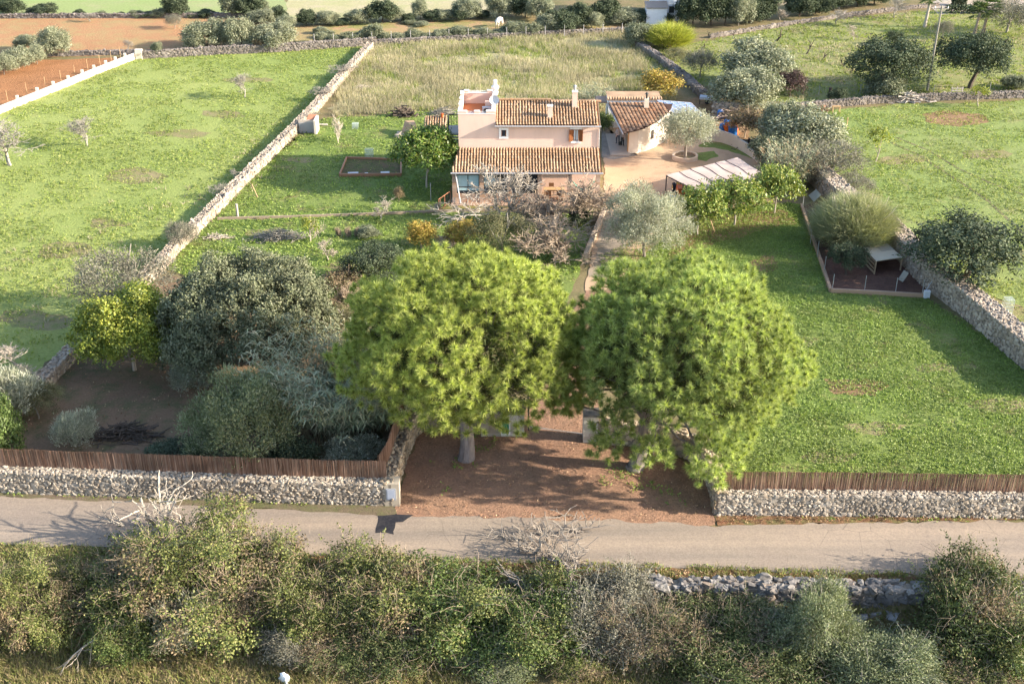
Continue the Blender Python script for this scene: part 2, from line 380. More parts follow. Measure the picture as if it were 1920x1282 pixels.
P_GRAV = [(1132, 398), (1133, 330), (1128, 240), (1150, 228), (1330, 262), (1365, 270), (1412, 292), (1428, 312), (1430, 345), (1270, 398), (1262, 420), (1190, 500), (1150, 545), (1098, 545), (1110, 470)]
sheet('gravel_yard', P_GRAV, G_GRAVEL, 5 * Z, 0.12, 0.4)
sheet('path', [(1118, 470), (1135, 395), (1180, 400), (1170, 470), (1155, 520), (1100, 520)], G_PATH, 6 * Z, 0.15, 0.4)
sheet('grass_patch', [(1322, 266), (1360, 268), (1395, 282), (1412, 298), (1385, 290), (1340, 278), (1310, 276)], G_LAWN, 6 * Z, 0.2, 0.4)
sheet('grass_patch', [(1300, 288), (1335, 284), (1345, 294), (1325, 303), (1305, 300)], G_LAWN, 6 * Z, 0.25, 0.4)
P_PEN = [(1502, 388), (1530, 378), (1610, 415), (1745, 548), (1735, 556), (1558, 547)]
sheet('pen_soil', P_PEN, G_PEN, 4 * Z, 0.05, 0.5)
sheet('orchard_soil', [(1270, 425), (1350, 400), (1470, 395), (1495, 420), (1400, 440), (1330, 465), (1265, 500), (1255, 460)], G_PATCH, 4 * Z, 0.35, 0.5)
sheet('forecourt', [(742, 958), (765, 870), (782, 815), (835, 805), (985, 815), (1110, 830), (1260, 852), (1315, 885), (1336, 968), (1340, 985), (1000, 980), (750, 968)], G_LITTER, 5 * Z, 0.2, 0.5)
P_ROAD = [(-200, 926), (0, 928), (420, 945), (720, 966), (1000, 976), (1340, 984), (1920, 976), (2200, 974), (2200, 1094), (1920, 1086), (1200, 1066), (600, 1044), (0, 1021), (-200, 1014)]
def road_mat():
    b = NB('asphalt')
    band = b.ramp(b.noise(0.9, 5, 0.6, stretch=(0.04, 1.0, 1)), [(0.35, g3(0)), (0.65, g3(1))])
    c = b.mix(band, (0.205, 0.168, 0.135), (0.29, 0.228, 0.172))
    c = b.mix(b.ramp(b.noise(0.35, 6, 0.7), [(0.5, g3(0)), (0.72, g3(1))]), c, (0.22, 0.175, 0.14))
    v = b.n('TexVoronoi', feature='DISTANCE_TO_EDGE'); v.inputs['Scale'].default_value = 0.55
    wv = b.mix(0.06, b.coord(), b.n('TexNoise', Scale=1.5).outputs['Color']); b.l(wv, v.inputs['Vector'])
    crack = b.ramp(v.outputs[0], [(0.0, g3(1)), (0.012, g3(0))]); area = b.ramp(b.noise(0.15, 3), [(0.5, g3(0)), (0.62, g3(0.6))])
    c = b.mix(b.mix(1.0, crack, area, 'MULTIPLY'), c, (0.10, 0.085, 0.07))
    f = b.noise(10.0, 8, 0.8); c = b.mix(0.4, c, b.ramp(f, [(0.3, g3(0.15)), (0.7, g3(0.9))]), 'OVERLAY')
    b.col(c); b.b.inputs['Roughness'].default_value = 0.95; b.bump(f, 0.5, 0.02); return b.m
ROADM = road_mat()
sheet('road', P_ROAD, ROADM, 6 * Z, 0.2, 0.25)
sheet('road_verge', [(-200, 915), (0, 916), (420, 937), (735, 948), (745, 968), (420, 949), (0, 931), (-200, 929)], ground_mat('grey_verge', (0.16, 0.12, 0.085), (0.13, 0.105, 0.065), (0.11, 0.11, 0.05), 0.3, 1.0, 8.0), 7 * Z, 0.12, 0.4)
sheet('road_verge', [(1336, 962), (2200, 962), (2200, 976), (1920, 977), (1700, 978), (1345, 986)], G_VERGE, 7 * Z, 0.14, 0.35)
sheet('road_verge', [(560, 1042), (900, 1054), (1200, 1066), (1920, 1085), (2100, 1092), (2100, 1102), (1920, 1096), (1200, 1082), (700, 1064), (560, 1054)], G_VERGE, 7 * Z, 0.12, 0.35)
sheet('tar_patch', [(708, 966), (745, 964), (738, 1004), (702, 1000)], ground_mat('fresh_tar', (0.022, 0.022, 0.028), (0.03, 0.03, 0.035), (0.04, 0.038, 0.04), 0.5, 2, 14, 0.3, 0.02), 7 * Z, 0.08, 0.3)
sheet('tar_patch', [(735, 966), (775, 966), (755, 978), (738, 980)], ground_mat('fresh_tar', (0, 0, 0), (0, 0, 0), (0, 0, 0)), 7.5 * Z, 0.1, 0.3)
sheet('chalk_patch', [(985, 978), (1020, 966), (1060, 962), (1080, 968), (1010, 984), (985, 1006), (972, 996)], ground_mat('pale_dust', (0.31, 0.25, 0.20), (0.28, 0.225, 0.18), (0.22, 0.16, 0.115), 0.5, 1.6, 10), 8 * Z, 0.3, 0.3)
sheet('bare_patch', [(1728, 214), (1790, 208), (1850, 218), (1858, 230), (1800, 238), (1740, 230)], G_PATCH, 3 * Z, 0.3, 0.5)
sheet('bare_patch', [(1765, 548), (1850, 552), (1920, 575), (1990, 640), (1960, 720), (1895, 655), (1830, 600)], DRYP, 3 * Z, 0.3, 0.5)
sheet('bare_patch', [(1545, 712), (1620, 710), (1670, 722), (1640, 740), (1570, 738)], G_PATCH, 3 * Z, 0.3, 0.4)
sheet('bare_patch', [(1400, 490), (1450, 480), (1460, 500), (1420, 515)], G_PATCH, 3 * Z, 0.3, 0.4)
rq = random.Random(77)
for cx_, cy_, w_, h_ in ((120, 470, 60, 16), (250, 330, 70, 14), (60, 600, 80, 20), (330, 250, 60, 9), (420, 215, 50, 7), (210, 420, 44, 10), (470, 150, 60, 5), (1700, 300, 60, 10), (1850, 290, 50, 8), (1620, 370, 40, 9), (1900, 480, 50, 14), (1880, 760, 70, 18), (1640, 800, 60, 14), (1480, 640, 50, 12), (1760, 690, 50, 10), (1560, 860, 60, 12), (500, 440, 50, 8), (640, 500, 40, 8), (560, 300, 34, 5), (1500, 90, 60, 6), (1620, 130, 50, 6), (1420, 110, 40, 5)):
    pts = [(cx_ + w_ * (.7 + .5 * rq.random()) * math.cos(i * .785), cy_ + h_ * (.7 + .5 * rq.random()) * math.sin(i * .785)) for i in range(8)]
    sheet('dry_patch', pts, DRYP, 2.6 * Z, 0.3, 0.5)
TRK = ground_mat('wheel_track_soil', (0.15, 0.14, 0.07), (0.17, 0.15, 0.08), (0.13, 0.15, 0.06), 0.4, 1.2, 7)
def strip(name, pts, wd, mat, z, amp=0.1):
    L = [at(*p) for p in pts]; a = []; b = []
    for i, p in enumerate(L):
        t = (L[min(i + 1, len(L) - 1)] - L[max(i - 1, 0)]); t.z = 0; t.normalize(); n = Vector((-t.y, t.x, 0)) * wd / 2; a.append(p + n); b.append(p - n)
    if amp > 0.05: return sheet(name, a + b[::-1], mat, z, amp, 0.5, world=True)
    V = []; n = len(L) * 12; F = []
    for k in range(n + 1):
        q = min(k / 12.0, len(L) - 1.001); i = int(q); f = q - i; p = a[i].lerp(a[i + 1], f); r_ = b[i].lerp(b[i + 1], f); w = .35 * (float(vnoise([p.x], [p.y], 1.0, 5)[0]) - .5)
        V += [p.lerp(r_, -w * .5), p.lerp(r_, 1 + w * .5)]
    SHEETS.append(name); z += 0.00006 * len(SHEETS); V = [(v.x, v.y, z) for v in V]; F = [(2 * k, 2 * k + 1, 2 * k + 3, 2 * k + 2) for k in range(n)]
    return tag(link(name, np_mesh(name, V, F, mat)), kind='structure')
strip('wheel_track', [(1672, 268), (1720, 290), (1790, 335), (1850, 375), (1930, 448)], 0.3, TRK, 3 * Z, 0.03)
strip('wheel_track', [(1680, 258), (1740, 282), (1800, 318), (1860, 345), (1940, 372)], 0.3, TRK, 3 * Z, 0.03)
strip('field_path', [(735, 215), (748, 190), (742, 165), (760, 150), (800, 130), (830, 118)], 0.8, G_LAWN, 4 * Z, 0.3)
sheet('yard_paving', [(1128, 242), (1140, 240), (1163, 291), (1180, 288), (1196, 292), (1150, 300), (1128, 296)], ground_mat('grey_paving', (0.22, 0.19, 0.16), (0.25, 0.21, 0.18), (0.18, 0.155, 0.13), 0.3, 1, 9), 7 * Z, 0.0)
sheet('back_yard', [(1270, 200), (1310, 180), (1335, 195), (1400, 240), (1420, 280), (1330, 262), (1290, 250)], G_PATCH, 3 * Z, 0.3, 0.5)
sheet('paved_court', [(1740, 8), (1800, -20), (1960, -30), (1960, 22), (1760, 28)], ground_mat('pale_paving', (0.34, 0.29, 0.25), (0.38, 0.33, 0.28), (0.30, 0.26, 0.22), 0.3, 1, 7), 3 * Z, 0.1)

# ------------------------------------------------------------------ grass and herbs (nobody could count them)
def herb_mesh(name, P, z, mats, L, W, lean, rng, per=3, blades=False, hgt=1.0):
    n = len(P); Q = np.repeat(np.c_[P, np.broadcast_to(np.asarray(z, float), n)], per, 0); m = len(Q)
    Q[:, :2] += rng.randn(m, 2) * L * 0.35
    if blades:
        D = unit(np.c_[rng.randn(m, 2) * lean, np.ones(m)]); V, F = blade_tris(Q, D, L * (0.5 + 0.9 * rng.rand(m)), W * (0.6 + 0.8 * rng.rand(m)), rng)
    else:
        a = rng.rand(m) * 6.283; D = unit(np.c_[np.cos(a), np.sin(a), 0.25 + 0.9 * rng.rand(m)])
        N = unit(np.c_[rng.randn(m, 2) * lean, np.ones(m)]); V, F = leaf_quads(Q + np.c_[np.zeros((m, 2)), rng.rand(m) * hgt * L * 0.5], D, N, L * (0.5 + 0.8 * rng.rand(m)), W * (0.5 + 0.8 * rng.rand(m)))
    return np_mesh(name, V, F, mats)
def stuff(name, me, label=None): return tag(link(name, me), kind='stuff', label=label)
HERB = island('herb_leaf', [(0.11, 0.175, 0.03), (0.17, 0.245, 0.045), (0.245, 0.32, 0.062), (0.33, 0.375, 0.11)], 0.55, 0.35, nscale=0.35, namt=0.25, spec=0.4)
FGRASS = island('field_blade', [(0.145, 0.20, 0.042), (0.20, 0.26, 0.055), (0.265, 0.31, 0.075), (0.34, 0.325, 0.13)], 0.6, 0.35, nscale=0.12, namt=0.2)
STRAW = island('straw_blade', [(0.26, 0.27, 0.12), (0.38, 0.34, 0.20), (0.46, 0.40, 0.26), (0.52, 0.45, 0.32)], 0.7, 0.4, tcol=(1, 1, 0.9), nscale=0.12, namt=0.25)
MIXG = island('weed_blade', [(0.16, 0.19, 0.05), (0.23, 0.23, 0.08), (0.32, 0.26, 0.13), (0.38, 0.30, 0.18)], 0.7, 0.3, nscale=0.3, namt=0.3)
LEAFLIT = island('fallen_leaf', [(0.15, 0.075, 0.04), (0.26, 0.14, 0.08), (0.34, 0.20, 0.12), (0.46, 0.34, 0.20)], 0.8)
W2 = lambda px: [at(*p) for p in px]
r = np.random.RandomState(21)
stuff('lawn_herbs', herb_mesh('lawn_herbs', sample(W2(P_FRONT), 95, r, (W2(P_PEN),), (2.6, 5, 0.05, 0.5)), 0.012, HERB, 0.105, 0.065, 0.5, r, 3))
stuff('lawn_herbs', herb_mesh('lawn_herbs', sample(W2(P_GARD), 20, r, (), (2.5, 8, 0.2, 0.5)), 0.012, HERB, 0.17, 0.11, 0.5, r, 3))
stuff('lawn_herbs', herb_mesh('lawn_herbs', sample(W2(P_LAWN), 16, r, (), (2.5, 9, 0.15, 0.5)), 0.012, HERB, 0.17, 0.10, 0.5, r, 3))
stuff('field_grass', herb_mesh('field_grass', sample(W2(P_FIELD[:9] + [(-300, 300), (0, 214)]), 18, r, (), (3.0, 15, 0.25, 0.6)), 0.012, FGRASS, 0.19, 0.10, 0.65, r, 2))
stuff('field_grass', herb_mesh('field_grass', sample(W2(P_RIGHT), 22, r, (), (2.5, 25, 0.25, 0.6)), 0.012, FGRASS, 0.17, 0.10, 0.6, r, 2))
stuff('pasture_grass', herb_mesh('pasture_grass', sample(W2(P_PAST), 7, r, (), (2.5, 35, 0.2, 0.6)), 0.012, FGRASS, 0.24, 0.10, 0.6, r, 3, True))
stuff('pasture_grass', herb_mesh('pasture_grass', sample(W2(P_PAST), 3, r, (), (5, 38, 0.5, 0.75)), 0.012, STRAW, 0.4, 0.08, 0.6, r, 4, True))
stuff('dry_grass', herb_mesh('dry_grass', sample(W2(P_STRAW), 30, r, (), (3.5, 41, 0.25, 0.6)), 0.012, STRAW, 0.62, 0.055, 0.32, r, 3, True))
stuff('meadow_grass', herb_mesh('meadow_grass', sample(W2(P_STRAW), 14, r, (), (4.5, 43, 0.42, 0.7)), 0.012, FGRASS, 0.5, 0.055, 0.35, r, 3, True))
stuff('dry_grass', herb_mesh('dry_grass', sample(W2([(-60, 640), (150, 590), (560, 300), (560, 250), (640, 130), (560, 200), (300, 330), (0, 480)]), 1.2, r, (), (4, 44, 0.5, 0.7)), 0.012, STRAW, 0.35, 0.06, 0.6, r, 8, True))
low = [at(x, y, LOWZ) for x, y in [(-160, 1130), (1250, 1150), (2080, 1150), (2080, 1420), (-160, 1420)]]
bank = [edgeL + ev * .25, edgeR + ev * .25, edgeR - ev * 4.5, edgeL - ev * 4.5]; Pb = sample(bank, 55, r, (), (1.3, 48, 0.1, 0.5))
vb = np.array([low_v(q) for q in Pb]); zb = np.interp(vb, [-2.9, -2.1, -1.3, -.5, 1], [LOWZ, -1.3, -.35, 0, 0])
stuff('bank_weeds', herb_mesh('bank_weeds', Pb, zb, MIXG, 0.30, 0.035, 0.6, r, 4, True))
Pb = Pb[::2] + .1; vb = np.array([low_v(q) for q in Pb]); zb = np.interp(vb, [-2.9, -2.1, -1.3, -.5, 1], [LOWZ, -1.3, -.35, 0, 0]); stuff('bank_weeds', herb_mesh('bank_weeds', Pb, zb, HERB, 0.13, 0.075, 0.6, r, 3))
stuff('low_weeds', herb_mesh('low_weeds', sample(low, 60, r, (), (1.2, 51, 0.1, 0.5)), LOWZ, MIXG, 0.34, 0.035, 0.6, r, 4, True))
stuff('low_weeds', herb_mesh('low_weeds', sample(low, 45, r, (), (1.5, 57, 0.3, 0.7)), LOWZ, island('weed_leaf', [(0.16, 0.20, 0.045), (0.23, 0.25, 0.07), (0.32, 0.26, 0.13), (0.42, 0.30, 0.19)], 0.6, 0.3), 0.16, 0.09, 0.6, r, 3))
lit = W2([(742, 965), (765, 870), (782, 815), (835, 805), (985, 770), (1110, 770), (1260, 852), (1315, 885), (1338, 980), (1000, 978)])
stuff('fallen_leaves', herb_mesh('fallen_leaves', sample(lit, 55, r, (), (0.8, 61, 0.2, 0.8)), 0.05, LEAFLIT, 0.10, 0.045, 1.0, r, 1))
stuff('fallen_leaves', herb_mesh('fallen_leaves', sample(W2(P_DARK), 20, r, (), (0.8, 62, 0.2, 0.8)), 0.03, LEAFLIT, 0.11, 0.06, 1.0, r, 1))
stuff('needle_drift', herb_mesh('needle_drift', sample(W2([(1336, 962), (1960, 968), (1960, 974), (1345, 984)]), 60, r), 0.05, LEAFLIT, 0.10, 0.05, 1.0, r, 2))
stuff('needle_drift', herb_mesh('needle_drift', sample(W2([(560, 1046), (1200, 1068), (1960, 1087), (1960, 1100), (1200, 1082), (560, 1056)]), 60, r), 0.05, LEAFLIT, 0.10, 0.05, 1.0, r, 2))
for pl in ([(820, 905), (850, 905), (860, 925), (815, 935)], [(1130, 885), (1200, 880), (1260, 920), (1150, 915)], [(800, 870), (850, 862), (900, 872), (850, 880)], [(1220, 935), (1260, 925), (1330, 955), (1240, 950)], [(890, 820), (925, 822), (920, 850), (885, 850)]):
    stuff('forecourt_herbs', herb_mesh('forecourt_herbs', sample(rough_poly(W2(pl), 0.4, 0.4, 5), 35, r, (), (0.5, 71, 0.35, 0.7)), 0.04, HERB, 0.14, 0.08, 0.6, r, 3))
stuff('verge_weeds', herb_mesh('verge_weeds', sample(W2([(1500, 972), (1980, 968), (1980, 976), (1800, 981), (1500, 977)]), 30, r, (), (1, 75, 0.35, 0.7)), 0.05, HERB, 0.14, 0.07, 0.6, r, 3))
stuff('verge_weeds', herb_mesh('verge_weeds', sample(W2([(600, 1054), (1300, 1078), (1500, 1088), (1500, 1096), (600, 1068)]), 30, r, (), (1, 76, 0.35, 0.7)), 0.05, MIXG, 0.22, 0.05, 0.6, r, 4))
stuff('verge_weeds', herb_mesh('verge_weeds', sample(W2([(-100, 921), (420, 938), (735, 952), (735, 956), (420, 943), (-100, 928)]), 40, r, (), (0.8, 77, 0.3, 0.7)), 0.05, HERB, 0.12, 0.06, 0.6, r, 3))
# ------------------------------------------------------------------ dry stone walls, reed fences
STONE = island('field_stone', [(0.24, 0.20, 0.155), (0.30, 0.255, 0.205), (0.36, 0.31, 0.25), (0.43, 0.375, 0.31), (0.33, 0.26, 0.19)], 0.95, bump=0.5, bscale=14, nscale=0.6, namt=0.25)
STONED = island('shaded_stone', [(0.13, 0.11, 0.10), (0.18, 0.155, 0.14), (0.23, 0.20, 0.175)], 0.95, namt=0.25)  # darker copy of the field stone; shade on far walls put into its colour
BOULD = island('boulder_stone', [(0.13, 0.12, 0.115), (0.18, 0.165, 0.155), (0.23, 0.215, 0.20), (0.22, 0.175, 0.14)], 0.95, bump=0.6, bscale=8, namt=0.3)
STONEL = island('pale_stone', [(0.27, 0.215, 0.165), (0.34, 0.28, 0.22), (0.42, 0.355, 0.285), (0.31, 0.24, 0.175)], 0.95, bump=0.5, bscale=14, nscale=0.5, namt=0.2)
MORTAR = ground_mat('stone_core', (0.22, 0.185, 0.145), (0.26, 0.215, 0.17), (0.18, 0.15, 0.12), 0.5, 2.0, 9)
LIME = plaster('limestone_block', (0.38, 0.33, 0.26), (0.28, 0.235, 0.18), 0.3)
bm = bmesh.new(); bmesh.ops.create_icosphere(bm, subdivisions=1, radius=1.0); bm.verts.ensure_lookup_table()
ICO_V = np.array([v.co for v in bm.verts]); ICO_F = np.array([[v.index for v in f.verts] for f in bm.faces]); bm.free()
bm = bmesh.new(); bmesh.ops.create_icosphere(bm, subdivisions=2, radius=1.0)
ICO2_V = np.array([v.co for v in bm.verts]); ICO2_F = np.array([[v.index for v in f.verts] for f in bm.faces]); bm.free()
def stones(C, A, B, N, S, rng, fine=False):
    """lumpy stones at C: sizes S (n x 3) along A, B, N"""
    BV, BF = (ICO2_V, ICO2_F) if fine else (ICO_V, ICO_F); n = len(C)
    boxy = np.sign(BV) * np.abs(BV) ** 0.65
    th = rng.rand(n) * 0.9 - 0.45; ca, sa = np.cos(th)[:, None], np.sin(th)[:, None]
    A2 = A * ca + B * sa; B2 = B * ca - A * sa
    J = boxy[None] * (1 + 0.22 * rng.randn(n, len(BV), 1)) * S[:, None, :]
    V = C[:, None, :] + J[:, :, 0:1] * A2[:, None] + J[:, :, 1:2] * B2[:, None] + J[:, :, 2:3] * N[:, None]
    F = (np.arange(n)[:, None, None] * len(BV) + BF[None]).reshape(-1, 3)
    return V.reshape(-1, 3), F
def dry_wall(name, label, pts, h, th, size, mat=None, side=0, z0=0.0, rng=None, fine=False, tops=True, group=None, both=True, hend=None, part=None):
    """stone wall along world points (centre line); stones bedded in both faces and on top"""
    rng = rng or np.random.RandomState(len(bpy.data.objects)); mat = mat or STONE
    Pw = [Vector((p[0], p[1], z0)) for p in pts]; mb = MB(); C = []; A = []; B = []; N = []; S = []
    up = np.array([0, 0, 1.0])
    tot = sum((Pw[i + 1] - Pw[i]).length for i in range(len(Pw) - 1)); run = 0
    Lf = []; Rt = []; Hs = []
    for i, p in enumerate(Pw):
        a = Pw[max(i - 1, 0)]; b = Pw[min(i + 1, len(Pw) - 1)]; t = (b - a).normalized(); n = Vector((-t.y, t.x, 0))
        Lf.append(p + n * (th / 2 - size * 0.35)); Rt.append(p - n * (th / 2 - size * 0.35))
        Hs.append(h if hend is None else h + (hend - h) * run / tot)
        if i < len(Pw) - 1: run += (Pw[i + 1] - p).length
    for i in range(len(Pw) - 1):
        za, zb = Hs[i] - size * 0.3, Hs[i + 1] - size * 0.3
        q = [Lf[i], Rt[i], Rt[i + 1], Lf[i + 1]]
        vs = [(v.x, v.y, z0 - 0.3) for v in q] + [(q[0].x, q[0].y, z0 + za), (q[1].x, q[1].y, z0 + za), (q[2].x, q[2].y, z0 + zb), (q[3].x, q[3].y, z0 + zb)]
        mb.add(vs, [(3, 2, 1, 0), (4, 5, 6, 7), (0, 1, 5, 4), (1, 2, 6, 5), (2, 3, 7, 6), (3, 0, 4, 7)])
        t = (Pw[i + 1] - Pw[i]); L = t.length; t.normalize(); n = Vector((-t.y, t.x, 0)); tn, nn = np.array(t), np.array(n)
        def face(rows_h, mk, area_w):
            m = int(L * rows_h / (size * size * 0.62))
            u = rng.rand(m) * L; v = rng.rand(m); return u, v, m
        for sgn in ((1, -1) if both else (1,) if side > 0 else (-1,)):
            # stones laid in rough courses
            rows = max(1, int(round(Hs[i] / (size * 0.78))))
            for rr in range(rows):
                m = max(1, int(L / (size * 1.02))); u = (np.arange(m) + 0.5 + 0.3 * rng.randn(m)) * L / m
                fz = (rr + 0.5 + 0.18 * rng.randn(m)) / rows; hz = (Hs[i] + (Hs[i + 1] - Hs[i]) * u / L) * fz
                off = (th / 2 - size * 0.30) + 0.10 * size * rng.randn(m)
                C.append(np.array(Pw[i]) + tn * u[:, None] + nn * (sgn * off)[:, None] + up * hz[:, None])
                A.append(np.repeat(tn[None], m, 0)); B.append(np.repeat(up[None], m, 0)); N.append(np.repeat((nn * sgn)[None], m, 0))
                q_ = np.exp(rng.randn(m) * .28); S.append(np.c_[size * (0.44 + 0.28 * rng.rand(m)) * q_, size * (0.36 + 0.2 * rng.rand(m)) * q_, size * (0.22 + 0.12 * rng.rand(m))])
        if tops:
            m = int(L * th / (size * size * 0.75)); u = rng.rand(m) * L; v = (rng.rand(m) - 0.5) * (th - size * 0.4)
            hz = Hs[i] + (Hs[i + 1] - Hs[i]) * u / L - size * 0.22 + 0.06 * size * rng.randn(m)
            C.append(np.array(Pw[i]) + tn * u[:, None] + nn * v[:, None] + up * hz[:, None])
            A.append(np.repeat(tn[None], m, 0)); B.append(np.repeat(nn[None], m, 0)); N.append(np.repeat(up[None], m, 0))
            S.append(np.c_[size * (0.35 + 0.3 * rng.rand(m)), size * (0.3 + 0.25 * rng.rand(m)), size * (0.25 + 0.15 * rng.rand(m))])
    V, F = stones(np.concatenate(C), np.concatenate(A), np.concatenate(B), np.concatenate(N), np.concatenate(S), rng, fine)
    V[:, 2] += 0
    root = part
    if root is None: root = thing(name, label, 'stone wall', tuple(Pw[0]), 0, group)
    o = np.array(origin_of(root))
    link('stonework', np_mesh('stonework', V - o, F, mat), root); mb.build('core', MORTAR, root)
    return root
def P2(*px): return [at(*p) for p in px]
def widen(pts, d):                      # offset a polyline sideways (left of travel)
    out = []
    for i, p in enumerate(pts):
        a = pts[max(i - 1, 0)]; b = pts[min(i + 1, len(pts) - 1)]; t = (b - a); t.z = 0; t.normalize(); out.append(p + Vector((-t.y, t.x, 0)) * d)
    return out
def smooth_px(pts, n=4):
    out = []
    for i in range(len(pts) - 1):
        p0 = Vector(pts[max(i - 1, 0)]); p1 = Vector(pts[i]); p2 = Vector(pts[i + 1]); p3 = Vector(pts[min(i + 2, len(pts) - 1)])
        for j in range(n):
            t = j / n; q = 0.5 * (2 * p1 + (p2 - p0) * t + (2 * p0 - 5 * p1 + 4 * p2 - p3) * t * t + (3 * p1 - p0 - 3 * p2 + p3) * t ** 3); out.append((q[0], q[1]))
    out.append(tuple(pts[-1])); return out

# front walls along the lane (base of the face in pixels)
FW = 0.9
fl = P2((-160, 905), (0, 925), (240, 934), (480, 943), (722, 950))
wl = dry_wall('stone_wall', 'low grey dry stone wall along the lane under the longer reed screen, left of the pines', widen(fl, FW / 2), 1.35, FW, 0.165, side=-1, fine=False, rng=np.random.RandomState(3))
fr = P2((1345, 968), (1500, 969), (1700, 971), (1920, 974), (2100, 975))
wr = dry_wall('stone_wall', 'low grey dry stone wall beside the lane in front of the green lawn, right of the pines', widen(fr, FW / 2), 1.3, FW, 0.165, rng=np.random.RandomState(4))
# curved mortared wing walls of the gateway
OCHRE = island('ochre_stone', [(0.27, 0.21, 0.15), (0.34, 0.27, 0.19), (0.40, 0.33, 0.25), (0.30, 0.22, 0.14)], 0.95, bump=0.5, bscale=14)
wing_l = smooth_px([(738, 950), (752, 905), (766, 860), (783, 822), (812, 803), (850, 806), (905, 812)])
cw = dry_wall('stone_wall', 'curved ochre rubble wall sweeping from the lane corner to the gate pillar with the green hatch', widen(P2(*wing_l), 0.35), 1.45, 0.7, 0.22, OCHRE, rng=np.random.RandomState(5))
wing_r = smooth_px([(1120, 833), (1180, 838), (1250, 848), (1300, 872), (1325, 915), (1335, 966)])
dry_wall('stone_wall', 'curved ochre rubble wall sweeping from the right gate pillar to the lane under the right pine', widen(P2(*wing_r), 0.35), 1.45, 0.7, 0.22, OCHRE, rng=np.random.RandomState(6))
# corner pier with the meter box
c0 = at(735, 950); pier = thing('wall_pier', 'pale stone end pier holding a grey meter box at the lane corner', 'pier', (c0.x, c0.y, 0))
MB().bx(c0.x - 0.36, c0.x + 0.42, c0.y + 0.02, c0.y + 0.75, -0.1, 1.42).build('pier_block', LIME, pier)
mbx = MB().bx(c0.x - 0.27, c0.x + 0.25, c0.y - 0.03, c0.y + 0.02, 0.45, 1.15).build('meter_box', plain('meter_frame', (0.30, 0.31, 0.33), 0.5), pier)
MB().bx(c0.x - 0.20, c0.x + 0.18, c0.y - 0.045, c0.y - 0.03, 0.52, 1.08).build('door', plain('meter_door', (0.33, 0.36, 0.43), 0.4), pier)
# long field walls
lw = smooth_px([(700, 92), (640, 158), (592, 214), (540, 268), (480, 328), (425, 384), (385, 425), (340, 470), (305, 510), (230, 580), (170, 645), (110, 710), (40, 782), (-60, 870)], 2)
dry_wall('stone_wall', 'long pale dry stone wall running diagonally between the green field and the garden', widen(P2(*lw), -0.35), 0.85, 0.85, 0.22, STONEL, rng=np.random.RandomState(7))
bw = [(262, 112), (420, 103), (520, 99), (620, 92), (705, 86)]
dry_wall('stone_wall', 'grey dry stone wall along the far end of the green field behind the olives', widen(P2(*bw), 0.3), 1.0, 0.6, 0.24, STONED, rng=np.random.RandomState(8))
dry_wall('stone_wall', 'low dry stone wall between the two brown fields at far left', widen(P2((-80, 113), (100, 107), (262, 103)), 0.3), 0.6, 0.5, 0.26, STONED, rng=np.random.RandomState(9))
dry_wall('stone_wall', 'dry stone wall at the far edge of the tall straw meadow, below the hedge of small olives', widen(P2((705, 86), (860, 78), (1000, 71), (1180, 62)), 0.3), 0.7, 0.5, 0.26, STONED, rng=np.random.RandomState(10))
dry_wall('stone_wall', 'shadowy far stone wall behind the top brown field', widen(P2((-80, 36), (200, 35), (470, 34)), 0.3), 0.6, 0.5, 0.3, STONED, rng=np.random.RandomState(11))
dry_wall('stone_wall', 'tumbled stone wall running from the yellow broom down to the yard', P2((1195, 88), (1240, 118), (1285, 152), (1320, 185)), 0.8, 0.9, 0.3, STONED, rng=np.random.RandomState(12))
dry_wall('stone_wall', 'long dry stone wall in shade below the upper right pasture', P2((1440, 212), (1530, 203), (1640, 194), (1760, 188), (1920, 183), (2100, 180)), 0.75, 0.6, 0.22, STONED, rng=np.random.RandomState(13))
dry_wall('stone_wall', 'short rubble wall below the round olive by the yard heap', P2((1335, 212), (1380, 214), (1420, 220)), 1.2, 0.6, 0.24, rng=np.random.RandomState(14))
rw = smooth_px([(1505, 330), (1560, 388), (1640, 445), (1720, 530), (1800, 592), (1880, 662), (1980, 748)], 2)
dry_wall('stone_wall', 'tall thick stone wall climbing the right edge, its left face in deep shade', widen(P2(*rw), 0.75), 1.75, 1.5, 0.22, STONEL, rng=np.random.RandomState(15))
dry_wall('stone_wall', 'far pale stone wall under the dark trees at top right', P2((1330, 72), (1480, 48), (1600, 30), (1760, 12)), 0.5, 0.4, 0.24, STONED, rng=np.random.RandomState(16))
# retaining wall under the lane, bottom right
dry_wall('stone_wall', 'collapsed boulder wall holding up the near side of the lane at lower right', [p - ev * 0.55 for p in P2((1195, 1086), (1400, 1090), (1580, 1092), (1700, 1094), (1960, 1102))], 2.05, 0.9, 0.42, BOULD, z0=LOWZ, rng=np.random.RandomState(17), fine=True)
rr = np.random.RandomState(18); bl = []
for x, y, s in ((1622, 1135, .55), (1650, 1120, .4), (1600, 1110, .45), (1640, 1150, .35), (1668, 1150, .4), (1612, 1160, .32), (1680, 1128, .35)):
    p = at(x, y, -1.0); V, F = stones(np.array([[0, 0, 0.0]]), np.array([[1.0, 0, 0]]), np.array([[0, 1.0, 0]]), np.array([[0, 0, 1.0]]), np.array([[s * 1.1, s * .8, s * .75]]), rr, True)
    o = tag(link('boulder', np_mesh('boulder', V, F, island('blue_stone', [(0.20, 0.20, 0.21), (0.27, 0.26, 0.26)], 0.9, bump=0.6, bscale=6))), 'grey boulder slumped from the wall below the lane', 'boulder', 'boulders below the lane wall'); o.location = p

